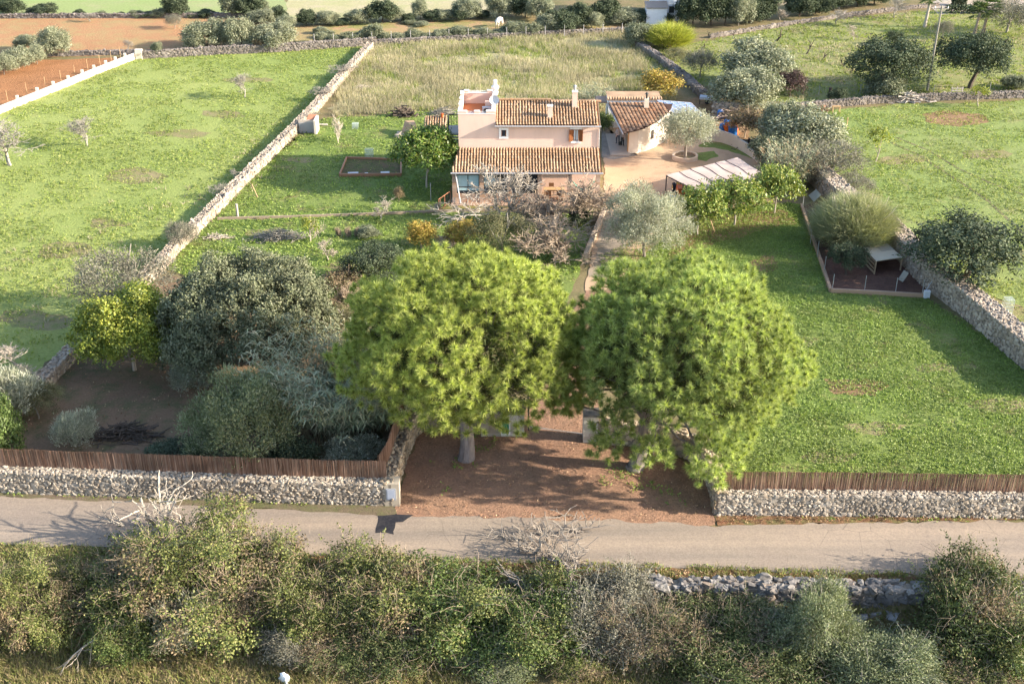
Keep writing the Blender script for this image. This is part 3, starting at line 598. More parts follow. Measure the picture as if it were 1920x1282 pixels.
# reed screens: thousands of reeds, kept as one surface pattern per screen
REED = island('reed', [(0.13, 0.07, 0.045), (0.21, 0.115, 0.075), (0.29, 0.175, 0.12), (0.40, 0.27, 0.19)], 0.8, nscale=0.6, namt=0.35)
def reed_fence(label, pts, z, h, rng):
    L = [Vector((p[0], p[1], 0)) for p in pts]; C = []; rows = []
    for i in range(len(L) - 1):
        d = (L[i + 1] - L[i]); ln = d.length; d.normalize(); n = Vector((-d.y, d.x, 0)); m = int(ln / 0.013)
        for j in range(m):
            p = L[i] + d * (j + rng.rand()) * ln / m + n * (rng.rand() - 0.5) * 0.05
            hh = h * (0.95 + 0.05 * rng.rand()) + 0.06 * (float(vnoise([p.x], [p.y], 1.2, 3)[0]) - 0.5)
            rows.append((p.x, p.y, z, p.x + rng.randn() * 0.02, p.y + rng.randn() * 0.02, z + hh, 0.013, 0.011))
    V, F = seg_mesh(rows, 3)
    root = thing('reed_fence', label, 'reed screen', tuple(L[0]) [:2] + (z,)); o = np.array(root.location)
    link('reed_panel', np_mesh('reed_panel', V - o, F, REED), root)
    wires = MB()
    for i in range(len(L) - 1):
        d = (L[i + 1] - L[i]).normalized(); n = Vector((-d.y, d.x, 0)) * 0.06
        for f in (0.25, 0.6, 0.9):
            wires.tube(L[i] + n + Vector((0, 0, z + h * f)), L[i + 1] + n + Vector((0, 0, z + h * f)), 0.008, k=3, cap=False)
    wires.build('tie_wire', plain('rust_wire', (0.12, 0.06, 0.04)), root)
    return root
rg = np.random.RandomState(31)
inl = widen(fl, FW * 0.78)
reed_fence('long brown reed screen on the wall along the left lane side', inl[:-1] + [inl[-1] + Vector((0.05, 0, 0))], 1.28, 1.12, rg)
wl2 = widen(P2(*wing_l), 0.62)
reed_fence('brown reed screen turning the corner along the curved gateway wall, left of the pines', [wl2[0] + Vector((-.1, .9, 0))] + wl2[4:19], 1.45, 1.12, rg)
inr = widen(fr, FW * 0.72)
reed_fence('brown reed screen on the wall in front of the green lawn at right', inr, 1.22, 1.15, rg)

# gateway pillars
def P_(x, y, h=0): p = at(x, y, h); return p
SLATE = ground_mat('slate_cap', (0.13, 0.12, 0.115), (0.17, 0.155, 0.14), (0.09, 0.085, 0.08), 0.6, 2, 8)
def ashlar(mb, x0, x1, y0, y1, h, n):
    dz = h / n
    for i in range(n):
        k = 2 + (i % 2); w = (x1 - x0) / k; off = 0
        xs = [x0] + [x0 + w * (j + 1) + (0.12 if i % 2 else -0.1) * (j < k - 1) for j in range(k)]
        for j in range(k): mb.bx(xs[j] + 0.006, xs[j + 1] - 0.006, y0 + 0.004 * ((i * 7 + j * 3) % 5), y1, i * dz + 0.006, (i + 1) * dz - 0.006)
ASH = island('ashlar', [(0.40, 0.37, 0.33), (0.46, 0.43, 0.38), (0.52, 0.48, 0.42), (0.36, 0.31, 0.27)], 0.9, bump=0.3, bscale=20, namt=0.15)
a0 = P_(905, 812); a1 = P_(983, 819)
pl_ = thing('gate_pillar', 'wide left gate pillar of pale ashlar blocks with a green hatch in its face', 'gate pillar', (a1.x, a1.y, 0))
m = MB(); ashlar(m, a1.x - 1.35, a1.x, a1.y, a1.y + 0.95, 1.9, 8); m.build('blocks', ASH, pl_)
MB().bx(a1.x - 1.3, a1.x - 0.02, a1.y + 0.03, a1.y + 0.92, 0, 1.9).build('core', MORTAR, pl_)
MB().bx(a1.x - 1.40, a1.x + 0.03, a1.y - 0.03, a1.y + 0.98, 1.9, 1.98).build('cap', SLATE, pl_)
m = MB(); ashlar(m, a1.x - 2.5, a1.x - 1.36, a1.y - 0.02, a1.y + 0.6, 1.55, 6); m.build('side_block', STONEL, pl_)
hx, hz = onwall(948, 797, a1.y)
hf = MB()
for q in ((hx - 0.27, hx - 0.19, 0.25, 1.2), (hx + 0.19, hx + 0.27, 0.25, 1.2), (hx - 0.27, hx + 0.27, 0.17, 0.25), (hx - 0.27, hx + 0.27, 1.2, 1.28)): hf.bx(q[0], q[1], a1.y - 0.06, a1.y + 0.05, q[2], q[3])
hf = hf.build('hatch_frame', plain('white_frame', (0.62, 0.60, 0.55)), pl_)
MB().bx(hx - 0.188, hx + 0.188, a1.y - 0.04, a1.y + 0.02, 0.252, 1.198).build('hatch', plain('green_paint', (0.01, 0.22, 0.12), 0.4), hf)
b0 = P_(1093, 831)
pr_ = thing('gate_pillar', 'right gate pillar of pale ashlar blocks under a dark slate cap', 'gate pillar', (b0.x, b0.y, 0))
m = MB(); ashlar(m, b0.x, b0.x + 0.85, b0.y, b0.y + 0.85, 1.75, 8); m.build('blocks', ASH, pr_)
MB().bx(b0.x + 0.03, b0.x + 0.82, b0.y + 0.03, b0.y + 0.82, 0, 1.75).build('core', MORTAR, pr_)
MB().bx(b0.x - 0.03, b0.x + 0.9, b0.y - 0.03, b0.y + 0.9, 1.75, 1.83).build('cap', SLATE, pr_)
gt = thing('metal_gate', 'dark metal gate standing open beside the left gate pillar', 'gate', (a1.x + 0.3, a1.y + 0.6, 0))
DKM = plain('dark_metal', (0.03, 0.035, 0.035), 0.5)
m = MB()
for z in (0.15, 1.55): m.bx(a1.x + 0.22, a1.x + 0.28, a1.y + 0.5, a1.y + 3.6, z, z + 0.06)
for yy in (0.5, 3.56): m.bx(a1.x + 0.22, a1.x + 0.28, a1.y + yy, a1.y + yy + 0.05, 0.12, 1.7)
m.build('gate_frame', DKM, gt)
MB().bx(a1.x + 0.235, a1.x + 0.265, a1.y + 0.55, a1.y + 3.55, 0.21, 1.55).build('sheet_panel', plain('gate_sheet', (0.02, 0.022, 0.02), 0.5), gt)
sheet('gateway_litter', [(975, 822), (985, 760), (1020, 690), (1110, 690), (1112, 835), (1040, 838)], G_LITTER, 7 * Z, 0.1, 0.4)
sheet('gate_sill', [(993, 800), (1092, 813), (1092, 815), (993, 802)], plain('sill_stone', (0.24, 0.20, 0.17)), 8 * Z, 0.03, 0.3)
# white plank wall with posts at far left
WHITE = plain('white_render', (0.62, 0.55, 0.46), 0.8)
pw = P2((-60, 238), (0, 213), (90, 177), (180, 140), (256, 110)); mroot = thing('concrete_wall', 'bright cream block wall with short posts beside the ploughed field at far left', 'wall', tuple(pw[0]))
m = MB(); 
for i in range(len(pw) - 1):
    d = (pw[i + 1] - pw[i]); n = Vector((-d.y, d.x, 0)).normalized() * 0.12
    m.prism([pw[i] - n, pw[i + 1] - n, pw[i + 1] + n, pw[i] + n], -0.1, 0.75)
m.build('wall_panel', WHITE, mroot)
for px, py in ((35, 198), (72, 183), (102, 171), (130, 160), (156, 149), (178, 140), (200, 131), (218, 124), (236, 117)):
    p = at(px, py); MB().bx(p.x - 0.13, p.x + 0.13, p.y - 0.13, p.y + 0.13, 0, 1.1).build('post', WHITE, mroot)
p = at(262, 111); MB().bx(p.x - 0.4, p.x + 0.4, p.y - 0.3, p.y + 0.3, 0, 1.2).build('end_pier', WHITE, mroot)
# ------------------------------------------------------------------ roofs of barrel tiles
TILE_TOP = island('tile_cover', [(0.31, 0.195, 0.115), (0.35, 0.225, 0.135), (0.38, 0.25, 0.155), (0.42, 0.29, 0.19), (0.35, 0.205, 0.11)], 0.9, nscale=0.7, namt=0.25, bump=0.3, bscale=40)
TILE_LOW = island('tile_channel', [(0.22, 0.115, 0.06), (0.26, 0.135, 0.07), (0.30, 0.16, 0.085)], 0.9, nscale=0.7, namt=0.25)  # darker than the covers: dirt, plus some valley shade put into the colour
def tile_roof(name, o, u, v, W, L, parent, pitch=0.253, row=0.42, keep=None, seed=0, cw=0.66, ch=0.085, skew=0.0, mats=None):
    """o: eave corner, u: along the eave, v: up the slope; skew shifts the left edge inwards going up"""
    rng = np.random.RandomState(seed); o, u, v = np.array(o, float), np.array(u, float), np.array(v, float)
    n = np.cross(u, v); n /= np.linalg.norm(n); n = n if n[2] > 0 else -n
    nc, nr = int(W / pitch), max(1, int(round(L / row))); row = L / nr; VV = []; FF = []; MI = []; b = 0; K = 6
    for c in range(nc):
        for rI in range(nr):
            for kind in (0, 1):
                cu = (c + 0.5 + 0.5 * kind) * pitch + 0.012 * rng.randn() * (1 - kind); v0, v1 = rI * row - 0.03, (rI + 1) * row + 0.04
                if cu > W - pitch * 0.2 or cu < skew * (rI + 0.5) / nr: continue
                if keep is not None and not keep(o + u * cu + v * (rI + 0.5) * row): continue
                half = pitch * (cw if kind == 0 else 0.8) / 2; hgt = ch if kind == 0 else -0.035
                lift0, lift1 = 0.05 + 0.012 * rng.rand(), 0.025
                if kind: lift0 = lift1 = 0.03
                pts = []
                for vv, lf, sc in ((v0, lift0, 1.08), (v1, lift1, 0.9)):
                    for i in range(K + 1):
                        t = math.pi * i / K; pts.append(o + u * (cu - half * sc * math.cos(t)) + v * vv + n * (lf + hgt * math.sin(t)))
                VV += pts; FF += [(b + i, b + i + 1, b + K + 2 + i, b + K + 1 + i) for i in range(K)]; MI += [kind] * K; b += 2 * (K + 1)
    VV = np.array(VV) - np.array(origin_of(parent))
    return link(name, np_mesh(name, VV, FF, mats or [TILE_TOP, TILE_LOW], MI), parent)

PINK = plaster('pink_render', (0.72, 0.52, 0.425), (0.60, 0.435, 0.355))
CREAM = plain('white_coping', (0.80, 0.74, 0.68), 0.8, var=0.05)
STUC = plain('white_trim', (0.78, 0.76, 0.74), 0.7, var=0.05)
GUT = plain('zinc_gutter', (0.42, 0.40, 0.40), 0.45, 0.3)
WOOD = bark('shutter_wood', (0.16, 0.055, 0.02), (0.24, 0.09, 0.035), 12)
GLASS = plain('dark_glass', (0.03, 0.035, 0.045), 0.08)
TERRA = plain('terracotta_floor', (0.42, 0.15, 0.06), 0.8)
PSTONE = island('pink_stone', [(0.40, 0.27, 0.20), (0.48, 0.34, 0.26), (0.54, 0.42, 0.33), (0.44, 0.27, 0.18)], 0.9, bump=0.3, bscale=20, namt=0.2)
FY = 98.1; X0, XT, X1 = -4.62, -1.42, 7.5
house = thing('farmhouse', 'pink rendered farmhouse with barrel tile roofs, glazed porch and small roof terrace', 'house', ((X0 + X1) / 2, FY, 0))
HB = 105.1
b = MB()
b.bx(XT, X1, FY, HB, -0.2, 6.02)
b.prism([(XT, FY), (XT, HB), (XT, (FY + HB) / 2)], 6.0, 6.02)
b.bx(X0, XT - 0.002, FY + 0.001, HB - 0.2, -0.2, 5.9)
# gable ends under the main roof
for xx in (XT + 0.12, X1 - 0.12):
    b.add([(xx - .1, FY, 6.0), (xx + .1, FY, 6.0), (xx + .1, HB, 6.0), (xx - .1, HB, 6.0), (xx - .1, 101.5, 7.0), (xx + .1, 101.5, 7.0)], [(0, 1, 2, 3), (0, 4, 5, 1), (3, 2, 5, 4), (0, 3, 4), (1, 5, 2)])
b.build('wall', PINK, house)
# terrace: floor, parapets with merlons
tf = MB().bx(X0 + 0.25, XT - 0.28, FY + 0.25, HB - 0.45, 5.9, 5.95).build('terrace_floor', TERRA, house)
par = MB()
TB = HB - 0.2; PT = 6.9
par.bx(X0, XT - 0.002, FY + 0.001, FY + 0.24, 5.9, PT); par.bx(X0, XT - 0.002, TB - 0.24, TB, 5.9, PT)
par.bx(X0, X0 + 0.24, FY + 0.24, TB - 0.24, 5.9, PT); par.bx(XT - 0.30, XT - 0.002, FY + 0.24, TB - 0.24, 5.9, PT + 0.12)
mer = [(X0, X0 + 0.75, FY, FY + 0.25), (X0 + 1.4, X0 + 1.85, FY, FY + 0.25), (XT - 0.78, XT, FY, FY + 0.3)]
mer += [(X0, X0 + 0.26, FY + 0.25, FY + 0.8), (X0, X0 + 0.26, FY + 2.1, FY + 2.6), (X0, X0 + 0.26, FY + 3.9, FY + 4.4), (X0, X0 + 0.26, FY + 5.4, FY + 6.0), (X0, X0 + 0.26, TB - 0.8, TB)]
mer += [(X0, X0 + 0.7, TB - 0.26, TB), (XT - 0.8, XT, TB - 0.26, TB)]
for q in mer: par.bx(q[0] - .003, q[1] + .002, q[2] - .003, q[3] + .003, PT, PT + 0.22)
par = par.build('parapet', PINK, house)
cop = MB()
for q in mer: cop.bx(q[0] - .03, q[1] + .03, q[2] - .03, q[3] + .03, PT + 0.22, PT + 0.28)
cop.bx(X0 - .025, XT - 0.02, FY - .025, FY + 0.27, PT, PT + 0.055); cop.bx(X0 - .025, XT, TB - 0.27, TB + .025, PT, PT + 0.055)
cop.bx(X0 - .025, X0 + 0.27, FY + .27, TB - .27, PT + .001, PT + 0.055); cop.bx(XT - 0.34, XT + 0.02, FY + .28, TB - .27, PT + 0.12, PT + 0.18)
cop.build('coping', CREAM, par)
for yy in (FY + 0.12, TB - 0.12):
    rail = MB(); rail.tube((X0 + 0.4, yy, PT + 0.2), (XT - 0.4, yy, PT + 0.2), 0.02, k=5)
    for i in range(5): rail.tube((X0 + 0.5 + i * 0.55, yy, PT), (X0 + 0.5 + i * 0.55, yy, PT + 0.2), 0.012, k=4)
    rail.build('rail', STUC, house)
# low screen wall with the air conditioner and dish behind it
MB().bx(XT - 0.95, XT - 0.31, FY + 3.55, FY + 3.75, 5.95, 7.0).build('screen_wall', PINK, house)
ac = thing('air_conditioner', 'white air conditioner unit on the roof terrace of the pink house', 'air conditioner', (XT - 0.75, FY + 3.25, 5.95))
MB().bx(XT - 1.2, XT - 0.4, FY + 3.05, FY + 3.4, 5.95, 6.6).build('casing', plain('ac_white', (0.62, 0.62, 0.62), 0.5), ac)
m = MB(); m.tube((XT - 0.88, FY + 3.04, 6.28), (XT - 0.88, FY + 3.0, 6.28), 0.24, k=16); m.build('fan_grille', DKM, ac)
dish = thing('satellite_dish', 'grey satellite dish on the terrace parapet beside the tiled roof', 'satellite dish', (XT - 0.15, FY + 2.7, 7.1))
m = MB(); prof = [(0.0, 0.0), (0.12, 0.012), (0.24, 0.05), (0.36, 0.12), (0.42, 0.17)]
m.lathe((0, 0, 0), prof, 20); Mx = Matrix.Rotation(R(72), 3, 'X')
m.v = [tuple(Mx @ Vector(p) + Vector((XT - 0.12, FY + 2.5, 7.42))) for p in m.v]; m.build('reflector', plain('dish_grey', (0.45, 0.47, 0.50), 0.5), dish)
m = MB(); m.tube((XT - 0.15, FY + 2.72, 7.07), (XT - 0.13, FY + 2.55, 7.42), 0.03); m.tube((XT - 0.12, FY + 2.4, 7.2), (XT - 0.12, FY + 2.05, 7.45), 0.015); m.build('mount_arm', DKM, dish)
ves = thing('terrace_statue', 'white ornamental stack on the back corner of the roof terrace parapet', 'chimney cowl', (XT - 0.05, TB - 0.3, 6.9))
m = MB().lathe((XT - 0.1, TB - 0.9, 6.95), [(0.25, 0), (0.28, 0.3), (0.2, 0.4), (0.34, 0.55), (0.36, 0.75), (0.18, 0.9), (0.16, 1.3), (0.2, 1.32), (0.0, 1.4)], 12); m.build('cowl', CREAM, ves)
# main roof
sl = math.atan2(1.04, 3.7); cs, sn = math.cos(sl), math.sin(sl)
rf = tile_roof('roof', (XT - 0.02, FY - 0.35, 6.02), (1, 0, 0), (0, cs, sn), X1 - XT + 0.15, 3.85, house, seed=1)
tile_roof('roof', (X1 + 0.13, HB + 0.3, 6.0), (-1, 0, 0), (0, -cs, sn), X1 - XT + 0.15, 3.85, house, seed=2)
m = MB()
m.add([(XT, FY - 0.34, 6.0), (X1 + .1, FY - 0.34, 6.0), (X1 + .1, FY + 3.36, 7.02), (XT, FY + 3.36, 7.02), (XT, HB + .3, 5.98), (X1 + .1, HB + .3, 5.98)], [(0, 1, 2, 3), (3, 2, 5, 4)]); m.build('roof_deck', plain('roof_board', (0.25, 0.17, 0.11)), rf)
m = MB(); x = XT + 0.05
while x < X1: 
    zz = 7.07 + (0.16 if x < 3.4 else 0)
    m.tube((x, FY + 3.37, zz), (x + 0.42, FY + 3.37, zz + 0.012), 0.115, 0.10, k=8); x += 0.4
m.bx(XT, 3.5, FY + 3.42, FY + 3.7, 6.8, 7.15)
m.build('ridge', TILE_TOP, rf)
m = MB().tube((XT - 0.05, FY - 0.42, 5.95), (X1 + 0.15, FY - 0.42, 5.92), 0.075, k=8); m.tube((X1 + 0.02, FY - 0.3, 5.9), (X1 + 0.02, FY - 0.06, 5.6), 0.045); m.tube((X1 + 0.02, FY - 0.06, 5.6), (X1 + 0.02, FY - 0.06, 3.9), 0.045); m.build('gutter', GUT, house)
def chim(px, py, Y, w, h, base, hood):
    x, _ = onwall(px, py, Y); o = MB().bx(x - w / 2, x + w / 2, Y - w / 2, Y + w / 2, base, h).build('chimney', PINK, house)
    MB().bx(x - w / 2 - .04, x + w / 2 + .04, Y - w / 2 - .04, Y + w / 2 + .04, h, h + .08).build('cap', CREAM, o)
    if hood:
        m = MB(); m.tube((x, Y, h + .08), (x, Y, h + .5), 0.09, k=8); m.tube((x, Y, h + .5), (x, Y, h + .62), 0.17, 0.03, k=8); m.tube((x - .18, Y, h + .35), (x + .18, Y, h + .35), 0.05); m.build('cowl', GUT, o)
chim(1031, 225, FY + 0.9, 0.42, 7.35, 6.1, False)
chim(1077.5, 200, FY + 2.5, 0.45, 8.15, 6.6, True)
# upstairs windows
def rect(pts): return onwall(*pts, FY)
xa, za = onwall(935.5, 239.6, FY); xb, zb = onwall(953.5, 260, FY)
fr_ = MB(); t = 0.20
for q in ((xa, xa + t, zb, za), (xb - t, xb, zb, za), (xa + t, xb - t, za - t, za), (xa + t, xb - t, zb, zb + t)): fr_.bx(q[0], q[1], FY - 0.05, FY + 0.02, q[2], q[3])
wn = fr_.build('window', STUC, house)
MB().bx(xa + t + .002, xb - t - .002, FY - 0.012, FY + 0.01, zb + t + .002, za - t - .002).build('pane', GLASS, wn)
for x in (xa + t, xb - t - .06): MB().bx(x, x + .06, FY - .03, FY - .013, zb + t, za - t).build('sash_stile', WOOD, wn)
xa, za = onwall(1075, 243, FY); xb, zb = onwall(1084.5, 264, FY)
wn = MB().bx(xa, xb, FY - 0.02, FY + 0.02, zb, za).build('window', plain('lace_curtain', (0.50, 0.56, 0.58), 0.6), house)
MB().bx(xa - .25, xb + .25, FY - 0.04, FY + .02, za, za + .24).build('lintel', STUC, wn)
MB().bx(xa - .2, xb + .2, FY - 0.12, FY + .02, zb - .2, zb).build('sill', STUC, wn)
m = MB()
for x in (xa, xb - .06, (xa + xb) / 2 - .03): m.bx(x, x + .06, FY - .045, FY - .021, zb, za)
m.bx(xa, xb, FY - .046, FY - .022, zb, zb + .06); m.bx(xa, xb, FY - .046, FY - .022, za - .06, za); m.build('sash', WOOD, wn)
for s, x in ((-1, xa), (1, xb)):
    m = MB(); m.box((x + s * 0.19, FY - 0.13, (za + zb) / 2), (0.36, 0.05, za - zb + .05), -s * 0.35)
    for i in range(9): m.box((x + s * 0.19, FY - 0.155, zb + .1 + i * (za - zb - .1) / 9), (0.28, 0.03, 0.04), -s * 0.35)
    m.build('shutter', WOOD, wn)
# porch
PY0, PY1 = 95.0, FY; EH = 2.9
lx, lz = onwall(846, 321, 94.6); rx, rz = onwall(1130, 320, 94.6)
tx, tz = onwall(862, 278, 98.0)
psl = math.atan2(tz - EH, 98.05 - 94.6); pc, ps = math.cos(psl), math.sin(psl); PL = math.hypot(tz - EH, 3.45)
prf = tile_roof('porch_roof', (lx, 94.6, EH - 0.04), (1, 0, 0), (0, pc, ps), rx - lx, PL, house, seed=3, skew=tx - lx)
m = MB(); m.add([(lx + .05, 94.65, EH - .06), (rx - .1, 94.65, EH - .06), (rx - .1, FY - 0.01, tz - .06), (tx, FY - 0.01, tz - .06)], [(0, 1, 2, 3)]); m.build('roof_deck', plain('roof_board', (0, 0, 0)), prf)
m = MB().tube((lx - .05, 94.52, EH - 0.06), (rx + .05, 94.52, EH - 0.08), 0.08, k=8); m.build('gutter', GUT, prf)
m = MB().bx(lx + .2, rx - .25, PY0 - 0.1, PY0 + 0.12, EH - 0.28, EH - 0.1); m.build('beam', plain('porch_beam', (0.30, 0.22, 0.16)), house)
m = MB().tube((lx + .35, 94.6, EH - .1), (lx + .75, 94.6, 0.0), 0.05, k=8); m.build('downpipe', plain('pvc_white', (0.62, 0.60, 0.60), 0.4), house)
pxs = [852, 903, 955.5, 1012, 1068, 1121]; PX = [onwall(p, 345, PY0)[0] for p in pxs]
for x in PX:
    m = MB(); z = 0.0; i = 0
    while z < EH - 0.3: m.bx(x - 0.17 - .01 * (i % 2), x + 0.17 + .01 * (i % 3 == 0), PY0 - 0.17, PY0 + 0.17, z, min(z + 0.27, EH - .29)); z += 0.28; i += 1
    m.build('pillar', PSTONE, house)
for i in range(3):
    m = MB(); x = PX[i] + .18
    while x < PX[i + 1] - .2:
        w_ = min(0.42, PX[i + 1] - .18 - x)
        for j in range(3): m.bx(x + .008, x + w_ - .008, PY0 - .12 + .006 * ((j * 5 + int(x * 9)) % 4), PY0 + .1, j * .29 + .01, (j + 1) * .29)
        x += .42
    m.build('dwarf_wall', PSTONE, house)
MB().bx(PX[0] - .3, PX[-1] + .3, 94.2, FY - .002, -0.1, 0.09).build('porch_floor', plain('porch_tile', (0.36, 0.25, 0.18)), house)
BLIND = plain('pale_blind', (0.36, 0.50, 0.53), 0.6); DGL = plain('dark_porch_panel', (0.10, 0.085, 0.07), 0.7)  # second one: dark brown panel for half of the middle glazed bay
for i in range(3):
    a, c = PX[i] + .18, PX[i + 1] - .18; md = (a + c) / 2
    f = MB()
    for x in (a, md - .03, c - .06): f.bx(x, x + .06, PY0 - .03, PY0 + .03, .9, EH - .3)
    f.bx(a, c, PY0 - .028, PY0 + .028, .9, .97); f.bx(a, c, PY0 - .029, PY0 + .029, 1.42, 1.5); f.bx(a, c, PY0 - .028, PY0 + .028, EH - .38, EH - .3)
    f = f.build('window', plain('bronze_frame', (0.05, 0.045, 0.045), 0.4), house)
    MB().bx(a + .06, md - .03, PY0 - .008, PY0 + .008, .97, 1.42).build('pane', GLASS, f); MB().bx(md + .03, c - .06, PY0 - .008, PY0 + .008, .97, 1.42).build('pane', GLASS, f)
    if i < 2:
        MB().bx(a + .06, md - .03, PY0 - .010, PY0 + .010, 1.15 if i == 0 else 1.5, EH - .38).build('blind', BLIND, f)
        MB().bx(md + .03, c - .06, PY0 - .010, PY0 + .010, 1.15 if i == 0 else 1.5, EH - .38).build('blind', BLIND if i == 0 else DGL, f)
    else: MB().bx(a + .06, c - .06, PY0 - .010, PY0 + .010, 1.5, EH - .38).build('pane', GLASS, f)
m = MB(); n = 14; a, c = PX[3] + .2, PX[4] - .2
for i in range(n):
    x = a + (c - a) * i / n; w_ = (c - a) / n; m.add([(x, PY0 - .12, EH - .3), (x + w_, PY0 - .12, EH - .3), (x + w_, PY0 - .14, EH - .55), (x + w_ / 2, PY0 - .145, EH - .64), (x, PY0 - .14, EH - .55)], [(0, 1, 2, 3, 4)])
m.build('awning', plain('awning_cloth', (0.55, 0.38, 0.28)), house)
tb = thing('dining_table', 'pale wooden table standing in the open right bay of the porch', 'table', ((PX[3] + PX[4]) / 2, PY0 + 1.2, 0.09))
cx_, cy_ = (PX[3] + PX[4]) / 2, PY0 + 1.2; TW = plain('pale_wood', (0.50, 0.32, 0.17))
MB().bx(cx_ - .9, cx_ + .9, cy_ - .45, cy_ + .45, .8, .85).build('tabletop', TW, tb)
for sx in (-.8, .75):
    for sy in (-.38, .33): MB().bx(cx_ + sx, cx_ + sx + .06, cy_ + sy, cy_ + sy + .06, .09, .8).build('leg', TW, tb)
def chair(x, y, rz, label):
    t = thing('wooden_chair', label, 'chair', (x, y, .09), 0, 'chairs in the porch'); Mz = Matrix.Rotation(rz, 3, 'Z'); DW = plain('brown_wood', (0.20, 0.10, 0.05))
    def pc_(nm, q):
        m = MB()
        for d in q: m.bx(*d)
        m.v = [tuple(Mz @ Vector(p) + Vector((x, y, .09))) for p in m.v]; m.build(nm, DW, t)
    pc_('seat', [(-.22, .22, -.22, .22, .43, .47)]); pc_('backrest', [(-.22, .22, .18, .22, .6, .95)])
    for sx in (-.22, .18):
        for sy in (-.22, .18): pc_('leg', [(sx, sx + .04, sy, sy + .04, 0, .43 if sy < 0 else .62)])
chair(cx_ - .5, cy_ - .75, R(180), 'brown wooden chair drawn up to the near side of the porch table, left of two')
chair(cx_ + .45, cy_ - .75, R(172), 'brown wooden chair drawn up to the near side of the porch table, right of two')
chair(cx_ - .2, cy_ + .8, 0, 'brown wooden chair behind the porch table, backed against the house wall')
hm = thing('hammock', 'green cloth hammock slung in the end bay of the porch', 'hammock', (PX[5] - .8, PY0 + .4, 1.3))
m = MB(); nn = 12
for i in range(nn):
    def hp(k, s): t = k / nn; return (PX[4] + .25 + (PX[5] - PX[4] - .5) * t, PY0 + .5 + s * .35 * math.sin(math.pi * t), 1.75 - 0.85 * math.sin(math.pi * t) + (0.12 if s else 0))
    m.add([hp(i, -1), hp(i + 1, -1), hp(i + 1, 0), hp(i, 0)], [(0, 1, 2, 3)]); m.add([hp(i, 0), hp(i + 1, 0), hp(i + 1, 1), hp(i, 1)], [(0, 1, 2, 3)])
m.build('cloth', plain('teal_cloth', (0.05, 0.28, 0.22)), hm, True)
# side landing with railing
lb = thing('iron_stair', 'dark iron landing and steps at the left end of the pink house roof terrace', 'staircase', (X0 - .6, 101.0, 0))
MB().bx(X0 - 1.0, X0 - .01, 99.4, 101.6, 4.75, 4.85).build('landing', plain('pale_slab', (0.55, 0.52, 0.5)), lb)
m = MB()
for y in np.linspace(99.4, 101.6, 9): m.tube((X0 - .98, y, 4.85), (X0 - .98, y, 5.85), 0.018, k=4)
for xx in np.linspace(X0 - .98, X0 - .1, 5): m.tube((xx, 101.58, 4.85), (xx, 101.58, 5.85), 0.018, k=4)
m.tube((X0 - .98, 99.4, 5.85), (X0 - .98, 101.6, 5.85), 0.03); m.tube((X0 - .98, 101.58, 5.85), (X0, 101.58, 5.85), 0.03)
m.bx(X0 - 1.0, X0 - .975, 99.4, 101.6, 4.9, 5.8); m.build('railing', DKM, lb)
m = MB()
for i in range(14): m.bx(X0 - .9, X0 - .02, 101.6 + i * .26, 101.9 + i * .26, 4.75 - (i + 1) * .33, 4.80 - (i + 1) * .33)
m.tube((X0 - .9, 101.6, 4.7), (X0 - .9, 105.2, .1), .05); m.build('step', DKM, lb)

# terrace kerbs and rusty fence in front of the house
RUST = plain('rusty_iron', (0.30, 0.13, 0.075), 0.85)
KERB = plain('kerb_stone', (0.42, 0.32, 0.23), 0.9)
def low_kerb(label, pts, w_, h, mat=KERB, name='kerb_wall', cat='low wall'):
    t = thing(name, label, cat, tuple(pts[0])); m = MB()
    for i in range(len(pts) - 1):
        d = (pts[i + 1] - pts[i]); n = Vector((-d.y, d.x, 0)).normalized() * w_ / 2
        m.prism([pts[i] - n, pts[i + 1] - n, pts[i + 1] + n, pts[i] + n], -.1, h)
    m.build('coping', mat, t); return t
low_kerb('thin stone kerb running from the field wall to the rusty fence below the house', P2((408, 412), (560, 408), (700, 403), (822, 398), (960, 395), (1108, 390)), .14, .2, plain('weathered_kerb', (0.30, 0.23, 0.165), .9))
low_kerb('low tan stone edging curving beside the path, left of the big silver olive', P2((1133, 398), (1122, 425), (1110, 455), (1098, 485)), .35, .45)
low_kerb('low kerb wall edging the orchard just below the canopy', P2((1258, 420), (1300, 408), (1345, 397)), .3, .3, plain('grey_kerb', (0.35, 0.29, 0.25)))
MB_t = tag(sheet('terrace_strip', [(824, 397), (842, 376), (1120, 376), (1112, 391)], ground_mat('ochre_grass', (0.27, 0.19, 0.08), (0.20, 0.17, 0.06), (0.15, 0.15, 0.045), 0.4, 1.5, 8), 6 * Z, .1, .4))
rfz = thing('iron_fence', 'rusty iron fence with thin bars along the terrace below the porch', 'fence', tuple(at(826, 397)))
m = MB(); fp = P2((826, 397), (875, 396), (930, 395), (985, 393), (1045, 391), (1105, 389))
for i, p in enumerate(fp): MB().tube(p, p + Vector((0, 0, 1.1)), .035, k=5).build('post', RUST, rfz)
for i in range(len(fp) - 1):
    if i == 0: hs = (.1, )
    else: hs = (.1, 1.05)
    for h in hs: m.tube(fp[i] + Vector((0, 0, h)), fp[i + 1] + Vector((0, 0, h)), .02, k=4)
    for j in range(1, 10):
        q = fp[i].lerp(fp[i + 1], j / 10)
        if i >= 1 and i != 3: m.tube(q + Vector((0, 0, .1)), q + Vector((0, 0, 1.05)), .010, k=3)
m.build('bar', RUST, rfz)
rf2 = thing('iron_fence', 'rusty rail fence turning the corner at the left end of the porch', 'fence', tuple(at(826, 397)))
m = MB(); q0, q1 = at(823, 396), at(845, 380)
for f in (0, .5, 1): q = q0.lerp(q1, f); m.tube(q, q + Vector((0, 0, 1.05)), .035, k=5)
